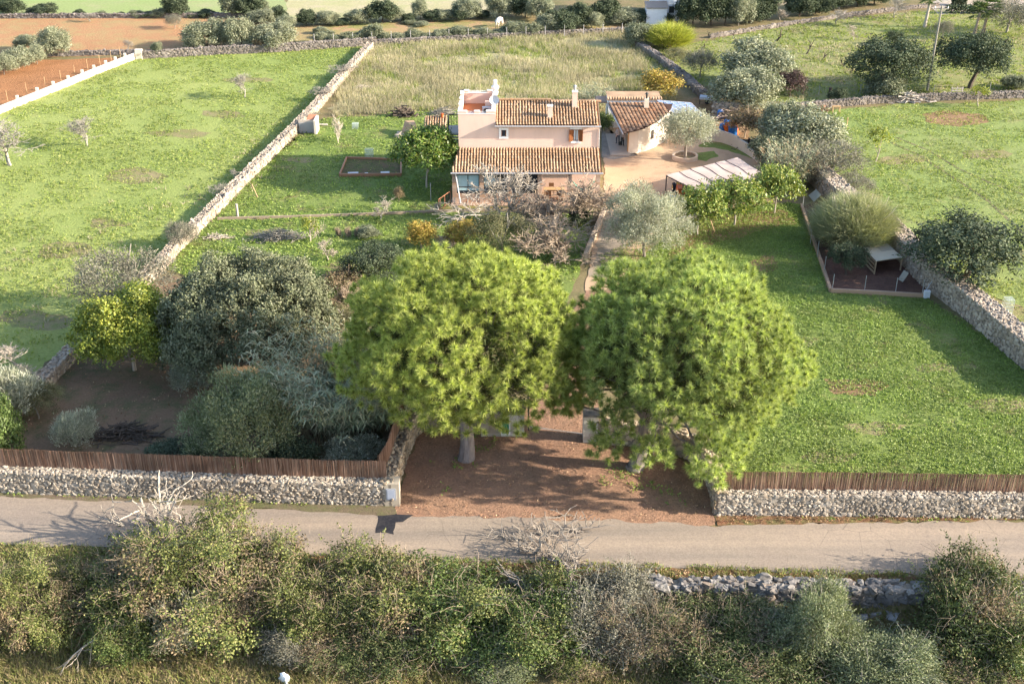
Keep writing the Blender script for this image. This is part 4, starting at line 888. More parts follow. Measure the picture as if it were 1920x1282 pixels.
m.tube(q0 + Vector((0, 0, 1.05)), q1 + Vector((0, 0, 1.05)), .035); m.tube(q0 + Vector((0, 0, .1)), q1 + Vector((0, 0, .1)), .02); m.build('rail', RUST, rf2)

# ------------------------------------------------------------------ annex
AW = plaster('annex_render', (0.66, 0.58, 0.48), (0.58, 0.45, 0.33), 0.3)
cv = [(12.05, 108.3), (12.9, 109.0), (13.7, 109.9), (14.4, 110.9), (15.0, 111.9), (15.5, 113.0), (15.8, 114.2)]
ann = thing('annex', 'cream annex with curved white wall and pitched roof of flat brown tiles', 'outbuilding', (12.5, 110, 0))
def roof_z(y): return 2.28 + (y - 107.2) * 0.125
base = [(11.15, 108.15)] + cv + [(13.0, 114.4), (12.4, 112.0)]
m = MB(); m.prism([(11.15, 108.2), (12.05, 108.3), (12.05, 108.75), (11.4, 109.0)], -.1, [roof_z(108.1) - .02] * 4)
for i in range(len(cv) - 1):
    (xa, ya), (xb, yb) = cv[i], cv[i + 1]; n = Vector((yb - ya, -(xb - xa))).normalized() * .3
    m.prism([(xa, ya), (xb, yb), (xb - n.x, yb - n.y), (xa - n.x, ya - n.y)], -.1, [roof_z(ya) + .02, roof_z(yb) + .02, roof_z(yb) + .02, roof_z(ya) + .02])
m.prism([(11.6, 109.0), (11.9, 109.0), (11.9, 114.3), (11.6, 114.3)], -.1, 2.4)
m.bx(11.6, 15.8, 114.2, 114.45, -.1, 3.0); m.build('wall', AW, ann)
MB().bx(11.1, 11.45, 108.55, 108.95, -.1, 2.3).build('door_jamb', plain('amber_wood', (0.50, 0.26, 0.11)), ann)
P1, P2r, P3r = (9.55, 114.2), (10.55, 107.2), (12.05, 108.05)
rpoly = [P1, P2r, (11.2, 107.6), P3r] + [(x + .12, y - .1) for x, y in cv[1:]] + [(12.9, 114.5)]
TB_T = island('flat_tile', [(0.17, 0.095, 0.055), (0.24, 0.135, 0.08), (0.30, 0.18, 0.11), (0.36, 0.22, 0.135), (0.30, 0.14, 0.07)], 0.95, nscale=0.8, namt=0.25, bump=0.3, bscale=30)
TB_L = plain('tile_gap', (0.06, 0.03, 0.02), 0.95)
vv_ = Vector((-0.13, 1, 0.125)).normalized()
tile_roof('roof', (10.15, 107.1, 2.30), (1, 0, 0), tuple(vv_), 5.9, 7.4, ann, pitch=0.36, row=.42, keep=lambda p: bool(inside(np.array([[p[0], p[1]]]), rpoly)[0]), seed=5, cw=0.9, ch=0.055, mats=[TB_T, TB_L])
m = MB(); m.prism([(x, y) for x, y in rpoly], 0, 1); n = len(rpoly)
m.v = [(x, y, roof_z(y) + (-.03 if z == 0 else .05)) for x, y, z in m.v]; m.build('roof_deck', TB_L, ann)
m = MB().tube((10.5, 107.2, roof_z(107.2) - .02), (9.5, 114.2, roof_z(114.2) - .02), .07, k=6); m.build('gutter', GUT, ann)
m = MB(); 
for i in range(6): m.tube((13.05 - .15 + .08 * i, 109.05 - .1 + .08 * i, 1.2), (13.05 - .15 + .08 * i, 109.05 - .1 + .08 * i, 1.95), .02, k=4)
x, y = 13.55, 109.72
gv = MB(); dv = Vector((.7, .8, 0)).normalized(); nv = Vector((.8, -.7, 0)).normalized()
gv.box((x + nv.x * .02, y + nv.y * .02, 1.45), (.34, .06, .85), math.atan2(dv.y, dv.x)); gv = gv.build('window', DKM, ann)
m = MB()
for i in range(5): m.box((x + nv.x * .06, y + nv.y * .06, 1.1 + i * .17), (.44, .04, .05), math.atan2(dv.y, dv.x))
m.build('grille', plain('grille_iron', (0.10, 0.07, 0.06)), gv)
ch_ = MB().bx(13.0, 13.45, 113.0, 113.4, 2.8, 4.0).build('chimney', AW, ann); m = MB().tube((13.22, 113.2, 4.0), (13.22, 113.2, 4.45), .1); m.tube((13.22, 113.2, 4.45), (13.22, 113.2, 4.6), .2, .05); m.build('cowl', DKM, ch_)
m = MB().bx(9.4, 11.3, 107.5, 114.2, -.02, .13); m.build('porch_floor', plain('porch_slab', (0.33, 0.27, 0.22)), ann)
ws = thing('white_shed', 'low white shed with a tile coping behind the annex', 'shed', (12, 117.5, 0))
MB().bx(9.75, 15.1, 116.5, 119.5, -.1, 2.85).build('wall', plain('white_shed_render', (0.70, 0.69, 0.68), .85), ws)
m = MB(); x = 9.7
while x < 15.1: m.tube((x, 116.4, 2.95), (x, 117.0, 3.02), .12, k=6); x += .27
m.bx(9.7, 15.15, 117, 119.6, 2.85, 2.95); m.build('coping', TILE_TOP, ws)
MB().bx(9.72, 9.76, 116.9, 117.8, 0, 2).build('door', DKM, ws)
# glass roofed lean-to
gl = thing('glass_shelter', 'blue glass panel roof on thin metal rafters beside the annex', 'glasshouse', tuple(at(1275, 225)))
g1, g2, g3_, g4 = at(1232, 189, 2.9), at(1296, 194, 2.6), at(1322, 220, 2.2), at(1262, 212, 2.5)
BG = NB('blue_glass'); BG.b.inputs['Base Color'].default_value = (0.09, 0.22, 0.46, 1); BG.b.inputs['Roughness'].default_value = 0.5; BG.b.inputs['Specular IOR Level'].default_value = 0.2; BG = BG.m
m = MB().slab([g1, g4, g3_, g2], .03); m.build('glass_roof', BG, gl)
m = MB()
for i in range(9):
    f = i / 8; m.tube(g1.lerp(g4, f) + Vector((0, 0, .04)), g2.lerp(g3_, f) + Vector((0, 0, .04)), .045, k=4)
for i in range(6):
    f = i / 5; m.tube(g1.lerp(g2, f) + Vector((0, 0, .03)), g4.lerp(g3_, f) + Vector((0, 0, .03)), .03, k=4)
m.build('rafter', plain('pale_alu', (0.50, 0.50, 0.52), .4), gl)
for q in (g1, g2, g3_, g4): m = MB().tube((q.x, q.y, 0), q, .05); m.build('post', GUT, gl)
# palm thatch hut behind the house
th = thing('thatch_shelter', 'small thatched shelter on dark posts between house and white shed', 'shelter', tuple(at(1131, 210)))
t1, t2, t3, t4 = at(1117, 180, 2.5), at(1141, 180, 2.5), at(1145, 191, 2.3), at(1116, 191, 2.3)
m = MB().slab([t4, t3, t2, t1], .15); m.build('thatch_roof', plain('thatch', (0.36, 0.25, 0.19), .95), th)
for q in (t1, t2, t3, t4): MB().tube((q.x, q.y, 0), q, .07).build('post', DKM, th)
# far white farmhouse and the ochre one at top right
wh = thing('white_house', 'white two part house with small dark windows far behind the meadow', 'house', tuple(at(1240, 44)))
a = at(1212, 42); c = at(1275, 36); xr = at(1276, 44).x
MB().bx(a.x + 1.3, xr, a.y + 0.8, a.y + 9, -.1, 5.6).build('wall', plain('white_house_render', (0.66, 0.67, 0.70)), wh)
MB().bx(a.x - .2, a.x + 2.6, a.y - 1.5, a.y + 0.79, -.1, 2.2).build('side_wing', plain('white_house_render', (0, 0, 0)), wh)
m = MB().slab([(a.x - .35, a.y - 1.65, 2.3), (a.x + 2.75, a.y - 1.65, 2.3), (a.x + 2.75, a.y + .78, 2.75), (a.x - .35, a.y + .78, 2.75)], .12); m.build('roof', plain('grey_tile', (0.22, 0.19, 0.17)), wh)
for dx, z in ((2.1, 3.1), (3.15, 1.1)):
    f = MB().bx(a.x + dx, a.x + dx + .7, a.y + .74, a.y + .82, z, z + .9).build('window', DKM, wh); MB().bx(a.x + dx - .08, a.x + dx + .78, a.y + .7, a.y + .82, z - .1, z).build('sill', STUC, wh)
oh = thing('ochre_house', 'ochre rendered house front beyond the clipped hedge at top right', 'house', tuple(at(1822, 8)))
a = at(1788, 6); c = at(1862, 6); MB().bx(a.x, c.x + 4, a.y + 2, a.y + 10, -.1, 5).build('wall', plain('ochre_render', (0.52, 0.40, 0.25)), oh)
MB().bx(a.x + 1.2, a.x + 2.4, a.y + 1.95, a.y + 2.02, 0, 2.2).build('door', WOOD, oh)

# canopy over the parking place
k1, k2, k3, k4 = at(1250, 326, 2.35), at(1383, 293, 2.35), at(1440, 326, 2.35), at(1308, 354, 2.3)
cpy = thing('shade_canopy', 'pale pink cloth canopy with wavy seams on thin posts beside the gravel yard', 'canopy', (k1.x, k1.y, 0))
nu, nv_ = 36, 10; VV = []; FF = []
for j in range(nv_ + 1):
    for i in range(nu + 1):
        u, v = i / nu, j / nv_; p = k1.lerp(k2, u).lerp(k4.lerp(k3, u), v); sag = 0.02 * abs(math.sin(u * math.pi * 6)) + 0.012 * math.sin(v * 9 + u * 20)
        VV.append((p.x, p.y, p.z - 0.12 + sag - .1 * v))
for j in range(nv_):
    for i in range(nu): q = j * (nu + 1) + i; FF.append((q, q + 1, q + nu + 2, q + nu + 1))
oo = np.array(cpy.location)
link('cloth', np_mesh('cloth', np.array(VV) - oo, FF, plaster('canopy_cloth', (0.46, 0.36, 0.31), (0.37, 0.28, 0.24), .1), smooth=True), cpy)
m = MB()
for i in range(1, 6):
    pp = None
    for j in range(13):
        v = j / 12; u = i / 6 + 0.010 * math.sin(v * 9 + i * 2); p = k1.lerp(k2, u).lerp(k4.lerp(k3, u), v) + Vector((0, 0, -.09 - .1 * v))
        if pp is not None: m.tube(pp, p, .025, k=4, cap=False)
        pp = p
m.build('seam', plain('seam_cord', (0.12, 0.08, 0.07)), cpy)  # dark brown cords along the canopy seams
m = MB()
for A_, B_ in ((k1, k2), (k2, k3), (k3, k4), (k4, k1)): m.tube(A_ - Vector((0, 0, .18)), B_ - Vector((0, 0, .22)), .05, k=5)
m.build('frame', plain('brown_steel', (0.13, 0.09, 0.07)), cpy)
for p in (k1, k2, k3, k4, k1.lerp(k4, .55), k1.lerp(k2, .5)): MB().tube((p.x, p.y, 0), (p.x, p.y, 2.2), .055, k=6).build('post', plain('brown_steel', (0, 0, 0)), cpy)
# small tractor-like cultivator and clutter under it
cu = at(1277, 372); tr = thing('garden_tractor', 'small dark garden tractor with orange bonnet parked under the canopy', 'tractor', (cu.x, cu.y, 0), 0)
OR = plain('orange_paint', (0.50, 0.11, 0.03), .4); YE = plain('yellow_paint', (0.52, 0.33, 0.08), .4)
MB().bx(cu.x - .35, cu.x + .35, cu.y - .2, cu.y + .9, .45, .95).build('bonnet', OR, tr)
MB().bx(cu.x - .3, cu.x + .3, cu.y + .9, cu.y + 1.9, .4, .7).build('chassis', DKM, tr)
MB().bx(cu.x - .25, cu.x + .25, cu.y + 1.3, cu.y + 1.75, .7, .85).bx(cu.x - .25, cu.x + .25, cu.y + 1.7, cu.y + 1.8, .85, 1.3).build('seat', YE, tr)
for sx in (-1, 1):
    for yy, rr_ in ((0.1, .28), (1.5, .45)):
        wl_ = MB().tube((cu.x + sx * .38, cu.y + yy, rr_), (cu.x + sx * .6, cu.y + yy, rr_), rr_, k=16).build('wheel', plain('tyre', (0.025, 0.025, 0.028), .8), tr)
        MB().tube((cu.x + sx * .59, cu.y + yy, rr_), (cu.x + sx * .615, cu.y + yy, rr_), rr_ * .5, k=12).build('rim', YE, wl_)
m = MB().tube((cu.x, cu.y + 1.0, .9), (cu.x, cu.y + 1.25, 1.25), .025); m.tube((cu.x - .18, cu.y + 1.25, 1.25), (cu.x + .18, cu.y + 1.25, 1.25), .03); m.build('steering_wheel', DKM, tr)
def blue_chair(px, py, rz, label):
    p = at(px, py); t = thing('garden_chair', label, 'chair', (p.x, p.y, 0), 0, 'blue chairs by the canopy'); BL = plain('blue_plastic', (0.06, 0.19, 0.52), .35); Mz = Matrix.Rotation(rz, 3, 'Z')
    def pc_(nm, q):
        m = MB().bx(*q); m.v = [tuple(Mz @ Vector(v) + p) for v in m.v]; m.build(nm, BL, t)
    pc_('seat', (-.28, .28, -.28, .28, .40, .45)); pc_('backrest', (-.28, .28, .24, .29, .45, .95))
    for sx in (-.28, .23):
        for sy in (-.28, .23): pc_('leg', (sx, sx + .05, sy, sy + .05, 0, .4))
blue_chair(1262, 384, R(150), 'blue plastic chair by the canopy post, the nearer to the tractor')
blue_chair(1263, 402, R(160), 'blue plastic chair below the canopy, half behind the big silver olive')
# ring planter
rp = at(1284, 298); pl2 = thing('stone_planter', 'round mortared stone planter ring under the olive in the gravel yard', 'planter', (rp.x, rp.y, 0))
PLS = plaster('planter_stone', (0.50, 0.40, 0.31), (0.42, 0.30, 0.22), .4)
MB().lathe((rp.x, rp.y, 0), [(1.22, -.05), (1.22, .42), (1.02, .42), (1.02, .1)], 40).build('ring', PLS, pl2, False)
MB().lathe((rp.x, rp.y, 0), [(1.02, .30), (0.5, .34), (0.0, .36)], 32).build('soil', G_DARKSOIL, pl2)
# curved block wall
cw_px = smooth_px([(1322, 263), (1350, 267), (1376, 276), (1400, 289), (1418, 302), (1428, 316)], 4)
cwp = P2(*cw_px); bwll = thing('block_wall', 'curved pale block wall with stepped top around the gravel yard', 'wall', tuple(cwp[0])); m = MB()
for i in range(len(cwp) - 1):
    d = cwp[i + 1] - cwp[i]; n = Vector((-d.y, d.x, 0)).normalized() * .1; hh = 1.05 - .3 * (i // 4 % 2) * (i > 8) + (0.15 if i < 9 else 0)
    m.prism([cwp[i] - n, cwp[i + 1] - n, cwp[i + 1] + n, cwp[i] + n], -.1, hh)
m.build('block_course', plaster('grey_block', (0.46, 0.40, 0.34), (0.36, 0.31, 0.27), .4), bwll)
# ------------------------------------------------------------------ plants: one variant = trunk mesh + crown mesh at its natural size, copied with shared data
BK_OLIVE = bark('olive_bark', (0.12, 0.10, 0.08), (0.26, 0.22, 0.18)); BK_PINE = bark('pine_bark', (0.13, 0.10, 0.09), (0.30, 0.25, 0.23), 5)
BK_DARK = bark('dark_bark', (0.05, 0.04, 0.03), (0.13, 0.10, 0.08)); BK_PALE = bark('pale_bark', (0.34, 0.28, 0.22), (0.50, 0.43, 0.35)); BK_GREY = bark('grey_bark', (0.20, 0.18, 0.15), (0.33, 0.30, 0.25)); BK_DEAD = bark('bleached_bark', (0.27, 0.235, 0.19), (0.42, 0.37, 0.31))
BK_MID = bark('twig_bark', (0.24, 0.18, 0.13), (0.38, 0.30, 0.22))
L_OLIVE = island('olive_leaf', [(0.095, 0.11, 0.055), (0.155, 0.17, 0.095), (0.215, 0.23, 0.14), (0.29, 0.30, 0.20)], .7, .2, tcol=(1, 1.05, .75), nscale=0.6, namt=.25, spec=.35)
L_SILV = island('silver_leaf', [(0.21, 0.22, 0.145), (0.32, 0.325, 0.225), (0.43, 0.43, 0.32), (0.52, 0.51, 0.41)], .7, .3, tcol=(1, 1.05, .8), nscale=0.7, namt=.25, spec=.3)
L_WOLIV = island('wild_olive_leaf', [(0.11, 0.14, 0.06), (0.17, 0.20, 0.095), (0.24, 0.265, 0.15), (0.31, 0.32, 0.20)], .7, .2, tcol=(1, 1.05, .7), nscale=.6, namt=.3, spec=.15)
L_SILV2 = island('far_olive_leaf', [(0.135, 0.15, 0.08), (0.21, 0.225, 0.13), (0.285, 0.295, 0.19), (0.37, 0.37, 0.26)], .7, .2, tcol=(1, 1.05, .8), nscale=0.7, namt=.25, spec=.3)
L_GREY = island('grey_leaf', [(0.14, 0.13, 0.095), (0.20, 0.19, 0.14), (0.26, 0.25, 0.19)], .6, .2, tcol=(1, 1, .8), nscale=0.7, namt=.25)
L_DARK = island('carob_leaf', [(0.035, 0.052, 0.028), (0.06, 0.08, 0.042), (0.085, 0.105, 0.06), (0.125, 0.145, 0.09)], .7, .12, nscale=0.7, namt=.3, spec=.15)
L_HOLM = island('holm_leaf', [(0.075, 0.09, 0.042), (0.12, 0.135, 0.068), (0.175, 0.185, 0.105), (0.235, 0.24, 0.155)], .75, .12, tcol=(1, 1, .7), nscale=0.5, namt=.3, spec=.3)
L_GREEN = island('green_leaf', [(0.05, 0.085, 0.022), (0.085, 0.13, 0.03), (0.125, 0.175, 0.045), (0.17, 0.21, 0.07)], .5, .25, nscale=0.6, namt=.3, spec=.35)
L_YELG = island('yellow_green_leaf', [(0.09, 0.13, 0.022), (0.18, 0.23, 0.035), (0.32, 0.34, 0.055), (0.44, 0.43, 0.08)], .45, .3, nscale=0.5, namt=.35, spec=.35)
L_WALN = island('glossy_leaf', [(0.05, 0.10, 0.02), (0.09, 0.16, 0.03), (0.16, 0.24, 0.045), (0.30, 0.30, 0.09)], .4, .3, nscale=0.6, namt=.3, spec=.4)
L_FRUIT = island('fruit_leaf', [(0.07, 0.12, 0.025), (0.13, 0.19, 0.035), (0.22, 0.27, 0.055), (0.36, 0.35, 0.10)], .45, .3, nscale=0.6, namt=.3, spec=.35)
L_BRAM = island('bramble_leaf', [(0.05, 0.07, 0.018), (0.10, 0.125, 0.03), (0.17, 0.19, 0.05), (0.24, 0.23, 0.085)], .6, .14, nscale=0.45, namt=.4, spec=.3)
L_BROWN = island('dry_leaf', [(0.14, 0.10, 0.06), (0.22, 0.16, 0.095), (0.28, 0.21, 0.13), (0.20, 0.19, 0.08)], .7, .2, tcol=(1, .9, .7), nscale=0.5, namt=.3)
L_YELL = island('autumn_leaf', [(0.20, 0.18, 0.04), (0.36, 0.28, 0.06), (0.48, 0.36, 0.08), (0.42, 0.24, 0.08)], .6, .3, tcol=(1, .95, .6), nscale=0.8, namt=.25)
L_BROOM = island('broom_shoot', [(0.24, 0.27, 0.05), (0.36, 0.38, 0.07), (0.48, 0.47, 0.11)], .6, .3, nscale=0.6, namt=.2)
L_RETAMA = island('retama_shoot', [(0.21, 0.23, 0.11), (0.30, 0.31, 0.165), (0.40, 0.395, 0.24)], .6, .25, nscale=0.6, namt=.25)
L_PURP = island('purple_leaf', [(0.06, 0.035, 0.032), (0.11, 0.07, 0.06), (0.16, 0.11, 0.09)], .5, .15, tcol=(1, .7, .6))
L_PINE1 = island('pine_needle_bright', [(0.21, 0.26, 0.07), (0.32, 0.37, 0.095), (0.44, 0.48, 0.13), (0.55, 0.58, 0.19)], .6, .42, tcol=(1.05, 1.12, .65), nscale=0.22, namt=.25, spec=.3)
L_PINE2 = island('pine_needle_green', [(0.185, 0.245, 0.08), (0.28, 0.35, 0.11), (0.385, 0.45, 0.15), (0.50, 0.55, 0.215)], .6, .42, tcol=(1.1, 1.15, .55), nscale=0.22, namt=.25, spec=.3)
L_CANE = island('cane_leaf', [(0.18, 0.22, 0.12), (0.28, 0.32, 0.19), (0.40, 0.41, 0.26), (0.50, 0.42, 0.27)], .55, .2, tcol=(1, 1, .7), nscale=0.4, namt=.3)
VAR = {}
def variant(name, seed, w, h, crown=None, cmat=None, trunk=None, tmat=None, extra=None):
    """crown/trunk: (V, F) arrays at size w x h"""
    cm = np_mesh('crown', crown[0], crown[1], cmat, crown[2] if len(crown) > 2 else None) if crown is not None else None
    tm = np_mesh('trunk', trunk[0], trunk[1], tmat) if trunk is not None else None
    VAR[name] = (w, h, tm, cm); return name
def limbs(seed, h, r, spread, levels=2, lean=0.12, k=6, forks=3, length=0.42):
    rng = np.random.RandomState(seed)
    rows = grow(rng, (0, 0, -.15), (rng.randn() * lean, rng.randn() * lean, 1), h * length, r, levels, (forks, forks + 1), .85, spread, .25, .22, None, .6, .68)
    return seg_mesh(rows, k)
def std(name, seed, w, h, mat, bk, clumps, per, cr, L, Wd, mode='leaf', n=12, size=.42, z0=.3, tr=.16, flat=-.4, up=.3, levels=2, jit=.3, rnd=.8, inner=.12):
    rng = np.random.RandomState(seed); lob = dome(rng, w / 2, h, n, size, z0, jit)
    return variant(name, seed, w, h, foliage(rng, lob, clumps, per, cr, L, Wd, mode, flat, inner=inner, up=up, rnd=rnd), mat, limbs(seed + 1, h, tr, .55, levels), bk)
for i in range(3): std('olive%d' % i, 100 + i, 5.0, 4.4, L_OLIVE, BK_OLIVE, 330, 34, .42, .20, .055, 'shoot', 13, .40, .25, .22, up=.4)
for i in range(2): std('silver%d' % i, 110 + i, 5.0, 4.6, L_SILV, BK_OLIVE, 430, 40, .40, .18, .05, 'shoot', 14, .38, .22, .16, up=.5)
for i in range(3): std('dark%d' % i, 120 + i, 6.0, 5.2, L_DARK, BK_DARK, 420, 34, .42, .19, .11, 'leaf', 15, .38, .18, .22)
for i in range(2): std('hedge%d' % i, 130 + i, 4.0, 3.4, L_OLIVE, BK_DARK, 330, 34, .40, .24, .11, 'leaf', 16, .36, -.05, .1, jit=.7)
for i in range(3): std('fdark%d' % i, 320 + i, 5.0, 4.6, L_DARK, BK_DARK, 420, 34, .44, .26, .17, 'leaf', 18, .34, -.04, .12, jit=.7)
for i in range(3): std('fol%d' % i, 324 + i, 5.0, 4.4, L_SILV2, BK_OLIVE, 460, 36, .44, .26, .10, 'leaf', 16, .36, -.02, .12, jit=.5)
for i in range(2): std('dbush%d' % i, 134 + i, 3.0, 2.2, L_DARK, BK_DARK, 200, 34, .3, .15, .085, 'leaf', 9, .45, .0, .07)
for i in range(2): std('sbush%d' % i, 138 + i, 3.0, 2.6, L_SILV, BK_OLIVE, 260, 34, .30, .22, .035, 'shoot', 9, .42, .02, .06, up=.9, rnd=.6)
for i in range(2): std('grey%d' % i, 142 + i, 4.4, 4.2, L_GREY, BK_GREY, 300, 34, .36, .16, .05, 'shoot', 11, .42, .12, .1, up=.5)
for i in range(2): std('citrus%d' % i, 146 + i, 4.2, 3.4, L_FRUIT, BK_PALE, 170, 26, .34, .24, .12, 'leaf', 10, .42, .25, .07, inner=.2)
std('walnut', 150, 6.0, 5.6, L_WALN, BK_PALE, 320, 34, .42, .34, .12, 'leaf', 14, .4, .2, .12, up=.1)
std('yellowgreen', 152, 6.4, 6.0, L_YELG, BK_PALE, 900, 44, .36, .17, .10, 'leaf', 24, .30, .02, .14)
std('purple', 154, 3.4, 3.6, L_PURP, BK_DARK, 170, 30, .3, .18, .10, 'leaf', 9, .45, .1, .08)
std('dryleaf', 156, 3.2, 3.0, L_BROWN, BK_MID, 180, 28, .34, .15, .08, 'leaf', 9, .42, .12, .06, inner=.3)
std('autumn', 158, 2.2, 2.2, L_YELL, BK_MID, 120, 26, .26, .14, .08, 'leaf', 8, .42, .08, .04, inner=.3)
std('oakscrub', 160, 4.5, 4.0, island('scrub_leaf', [(0.12, 0.115, 0.05), (0.17, 0.16, 0.075), (0.23, 0.21, 0.11), (0.10, 0.12, 0.05)], .6, .2), BK_GREY, 330, 36, .34, .12, .06, 'leaf', 12, .4, .1, .1, inner=.25)
std('greenbush', 162, 3.0, 2.4, L_GREEN, BK_MID, 220, 32, .3, .15, .09, 'leaf', 9, .45, .0, .05)
def spray(name, seed, w, h, mat, bk, n, L, wd, droop=.25, stems=14, jit=.32):
    """fine upright shoots fanning out of a crown (broom, retama)"""
    rng = np.random.RandomState(seed); P = []; D = []
    a = rng.rand(n) * 6.283; rad = np.sqrt(rng.rand(n)) ; el = rng.rand(n) ** .6
    base = np.c_[np.cos(a) * rad * w * .40, np.sin(a) * rad * w * .40, h * (.12 + .66 * el * (1 - .55 * rad ** 2))]
    d = unit(np.c_[np.cos(a) * rad * 1.0, np.sin(a) * rad * 1.0, np.full(n, 1.0)] + rng.randn(n, 3) * jit + .45 * (vnoise(base[:, 0] * 1.7 + base[:, 2], base[:, 1] * 1.7 - base[:, 2], 1.0, 3)[:, None] - .5)); L_ = L * (.6 + .7 * rng.rand(n))
    V1, F1 = blade_tris(base, d, L_, wd * (.7 + .6 * rng.rand(n)), rng)
    rows = []
    for i in range(stems):
        q = rng.randn(3) * .5; q[2] = 1.0; rows += grow(rng, (rng.randn() * .08, rng.randn() * .08, -.1), q, h * .4, .05, 2, (3, 3), .7, .5, .2, .2)
    return variant(name, seed, w, h, (V1, F1), mat, seg_mesh(rows, 4), bk)
spray('broom', 170, 4.6, 4.2, L_BROOM, BK_MID, 5200, 1.7, .055)
spray('retama', 171, 5.0, 4.2, L_RETAMA, BK_PALE, 15000, .95, .026, jit=.6)
def bare(name, seed, w, h, bk, r=.12, levels=5, kids=(2, 4), spread=.62, lean=.1, k=4, first=.3, trunk=.26, up=.12, rt=.68, stems=1, ratio=.74):
    rng = np.random.RandomState(seed); rows = []
    for i in range(stems):
        q = np.array([rng.randn() * lean * (1 + stems * .3), rng.randn() * lean * (1 + stems * .3), 1.0]); rows += grow(rng, (rng.randn() * .1 * (stems > 1), rng.randn() * .1 * (stems > 1), -.1), q, h * trunk, r, levels, kids, ratio, spread, up, .3, None, first, rt)
    S = np.array(rows); hh = S[:, 5].max(); ww = max(np.ptp(S[:, 3]), np.ptp(S[:, 4])); S[:, [0, 1, 3, 4]] *= w / ww; S[:, [2, 5]] *= h / hh; S[:, 6:] = np.maximum(S[:, 6:], .017 if name[:3] == 'fig' else .012)
    return variant(name, seed, w, h, None, None, seg_mesh(S, k), bk)
bare('bare0', 180, 4.0, 3.4, BK_PALE, .10, 6, (3, 3), .60, trunk=.24, ratio=.72)
bare('bare1', 181, 4.4, 3.2, BK_GREY, .10, 6, (3, 3), .62, trunk=.24, ratio=.72)
bare('fig0', 182, 6.4, 4.4, bark('fig_bark', (0.30, 0.26, 0.21), (0.42, 0.37, 0.31)), .15, 6, (3, 3), .75, trunk=.22, up=.1, rt=.74, stems=2)
bare('fig1', 183, 6.2, 4.4, BK_MID, .11, 6, (3, 3), .8, stems=3, trunk=.24, rt=.72)
bare('dead0', 189, 4.2, 3.8, BK_DEAD, .15, 5, (2, 3), .8, trunk=.30, rt=.74, stems=3)
bare('dead1', 185, 4.4, 4.0, bark('dead_bark', (0.17, 0.145, 0.12), (0.30, 0.26, 0.22)), .13, 5, (2, 4), .75, trunk=.3, stems=2, rt=.7)
bare('stump0', 186, 1.4, 2.2, BK_DARK, .16, 2, (2, 2), .6, trunk=.5, rt=.7)
bare('twigs', 187, 2.6, 2.0, BK_MID, .05, 5, (3, 4), .7, stems=5, trunk=.3)
bare('sapling', 188, 2.0, 2.6, BK_PALE, .045, 5, (3, 3), .5, trunk=.4, k=4)

def drop(name, var, label, cat, loc, w=None, h=None, rz=0.0, group=None, parts=('trunk', 'crown')):
    W0, H0, tm, cm = VAR[var]; sx = (w or W0) / W0; sz = (h or H0) / H0
    o = thing(name, label, cat, loc, rz, group); o.scale = (sx, sx, sz)
    if tm: link(parts[0], tm, o)
    if cm: link(parts[1], cm, o)
    return o
rp_ = random.Random(5)
def plant(name, var, label, cat, cx, by, wpx, ty, group=None, z=0.0, rz=None, parts=('trunk', 'crown'), kw=1.0):
    """cx, by: pixel where it meets the ground; wpx: width; ty: pixel of its top"""
    p = at(cx, by, z); s = scale_at(cx, by, z); w_ = wpx / s * kw
    p = p + Vector((0, w_ * 0.12, 0)); dx, dy, dz = ray(cx, ty); top = CAMH + dz * ((p.y + 0.12 * w_) / dy) - z
    return drop(name, var, label, cat, p, w_, max(.4, top), rz if rz is not None else rp_.random() * 6.28, group, parts)

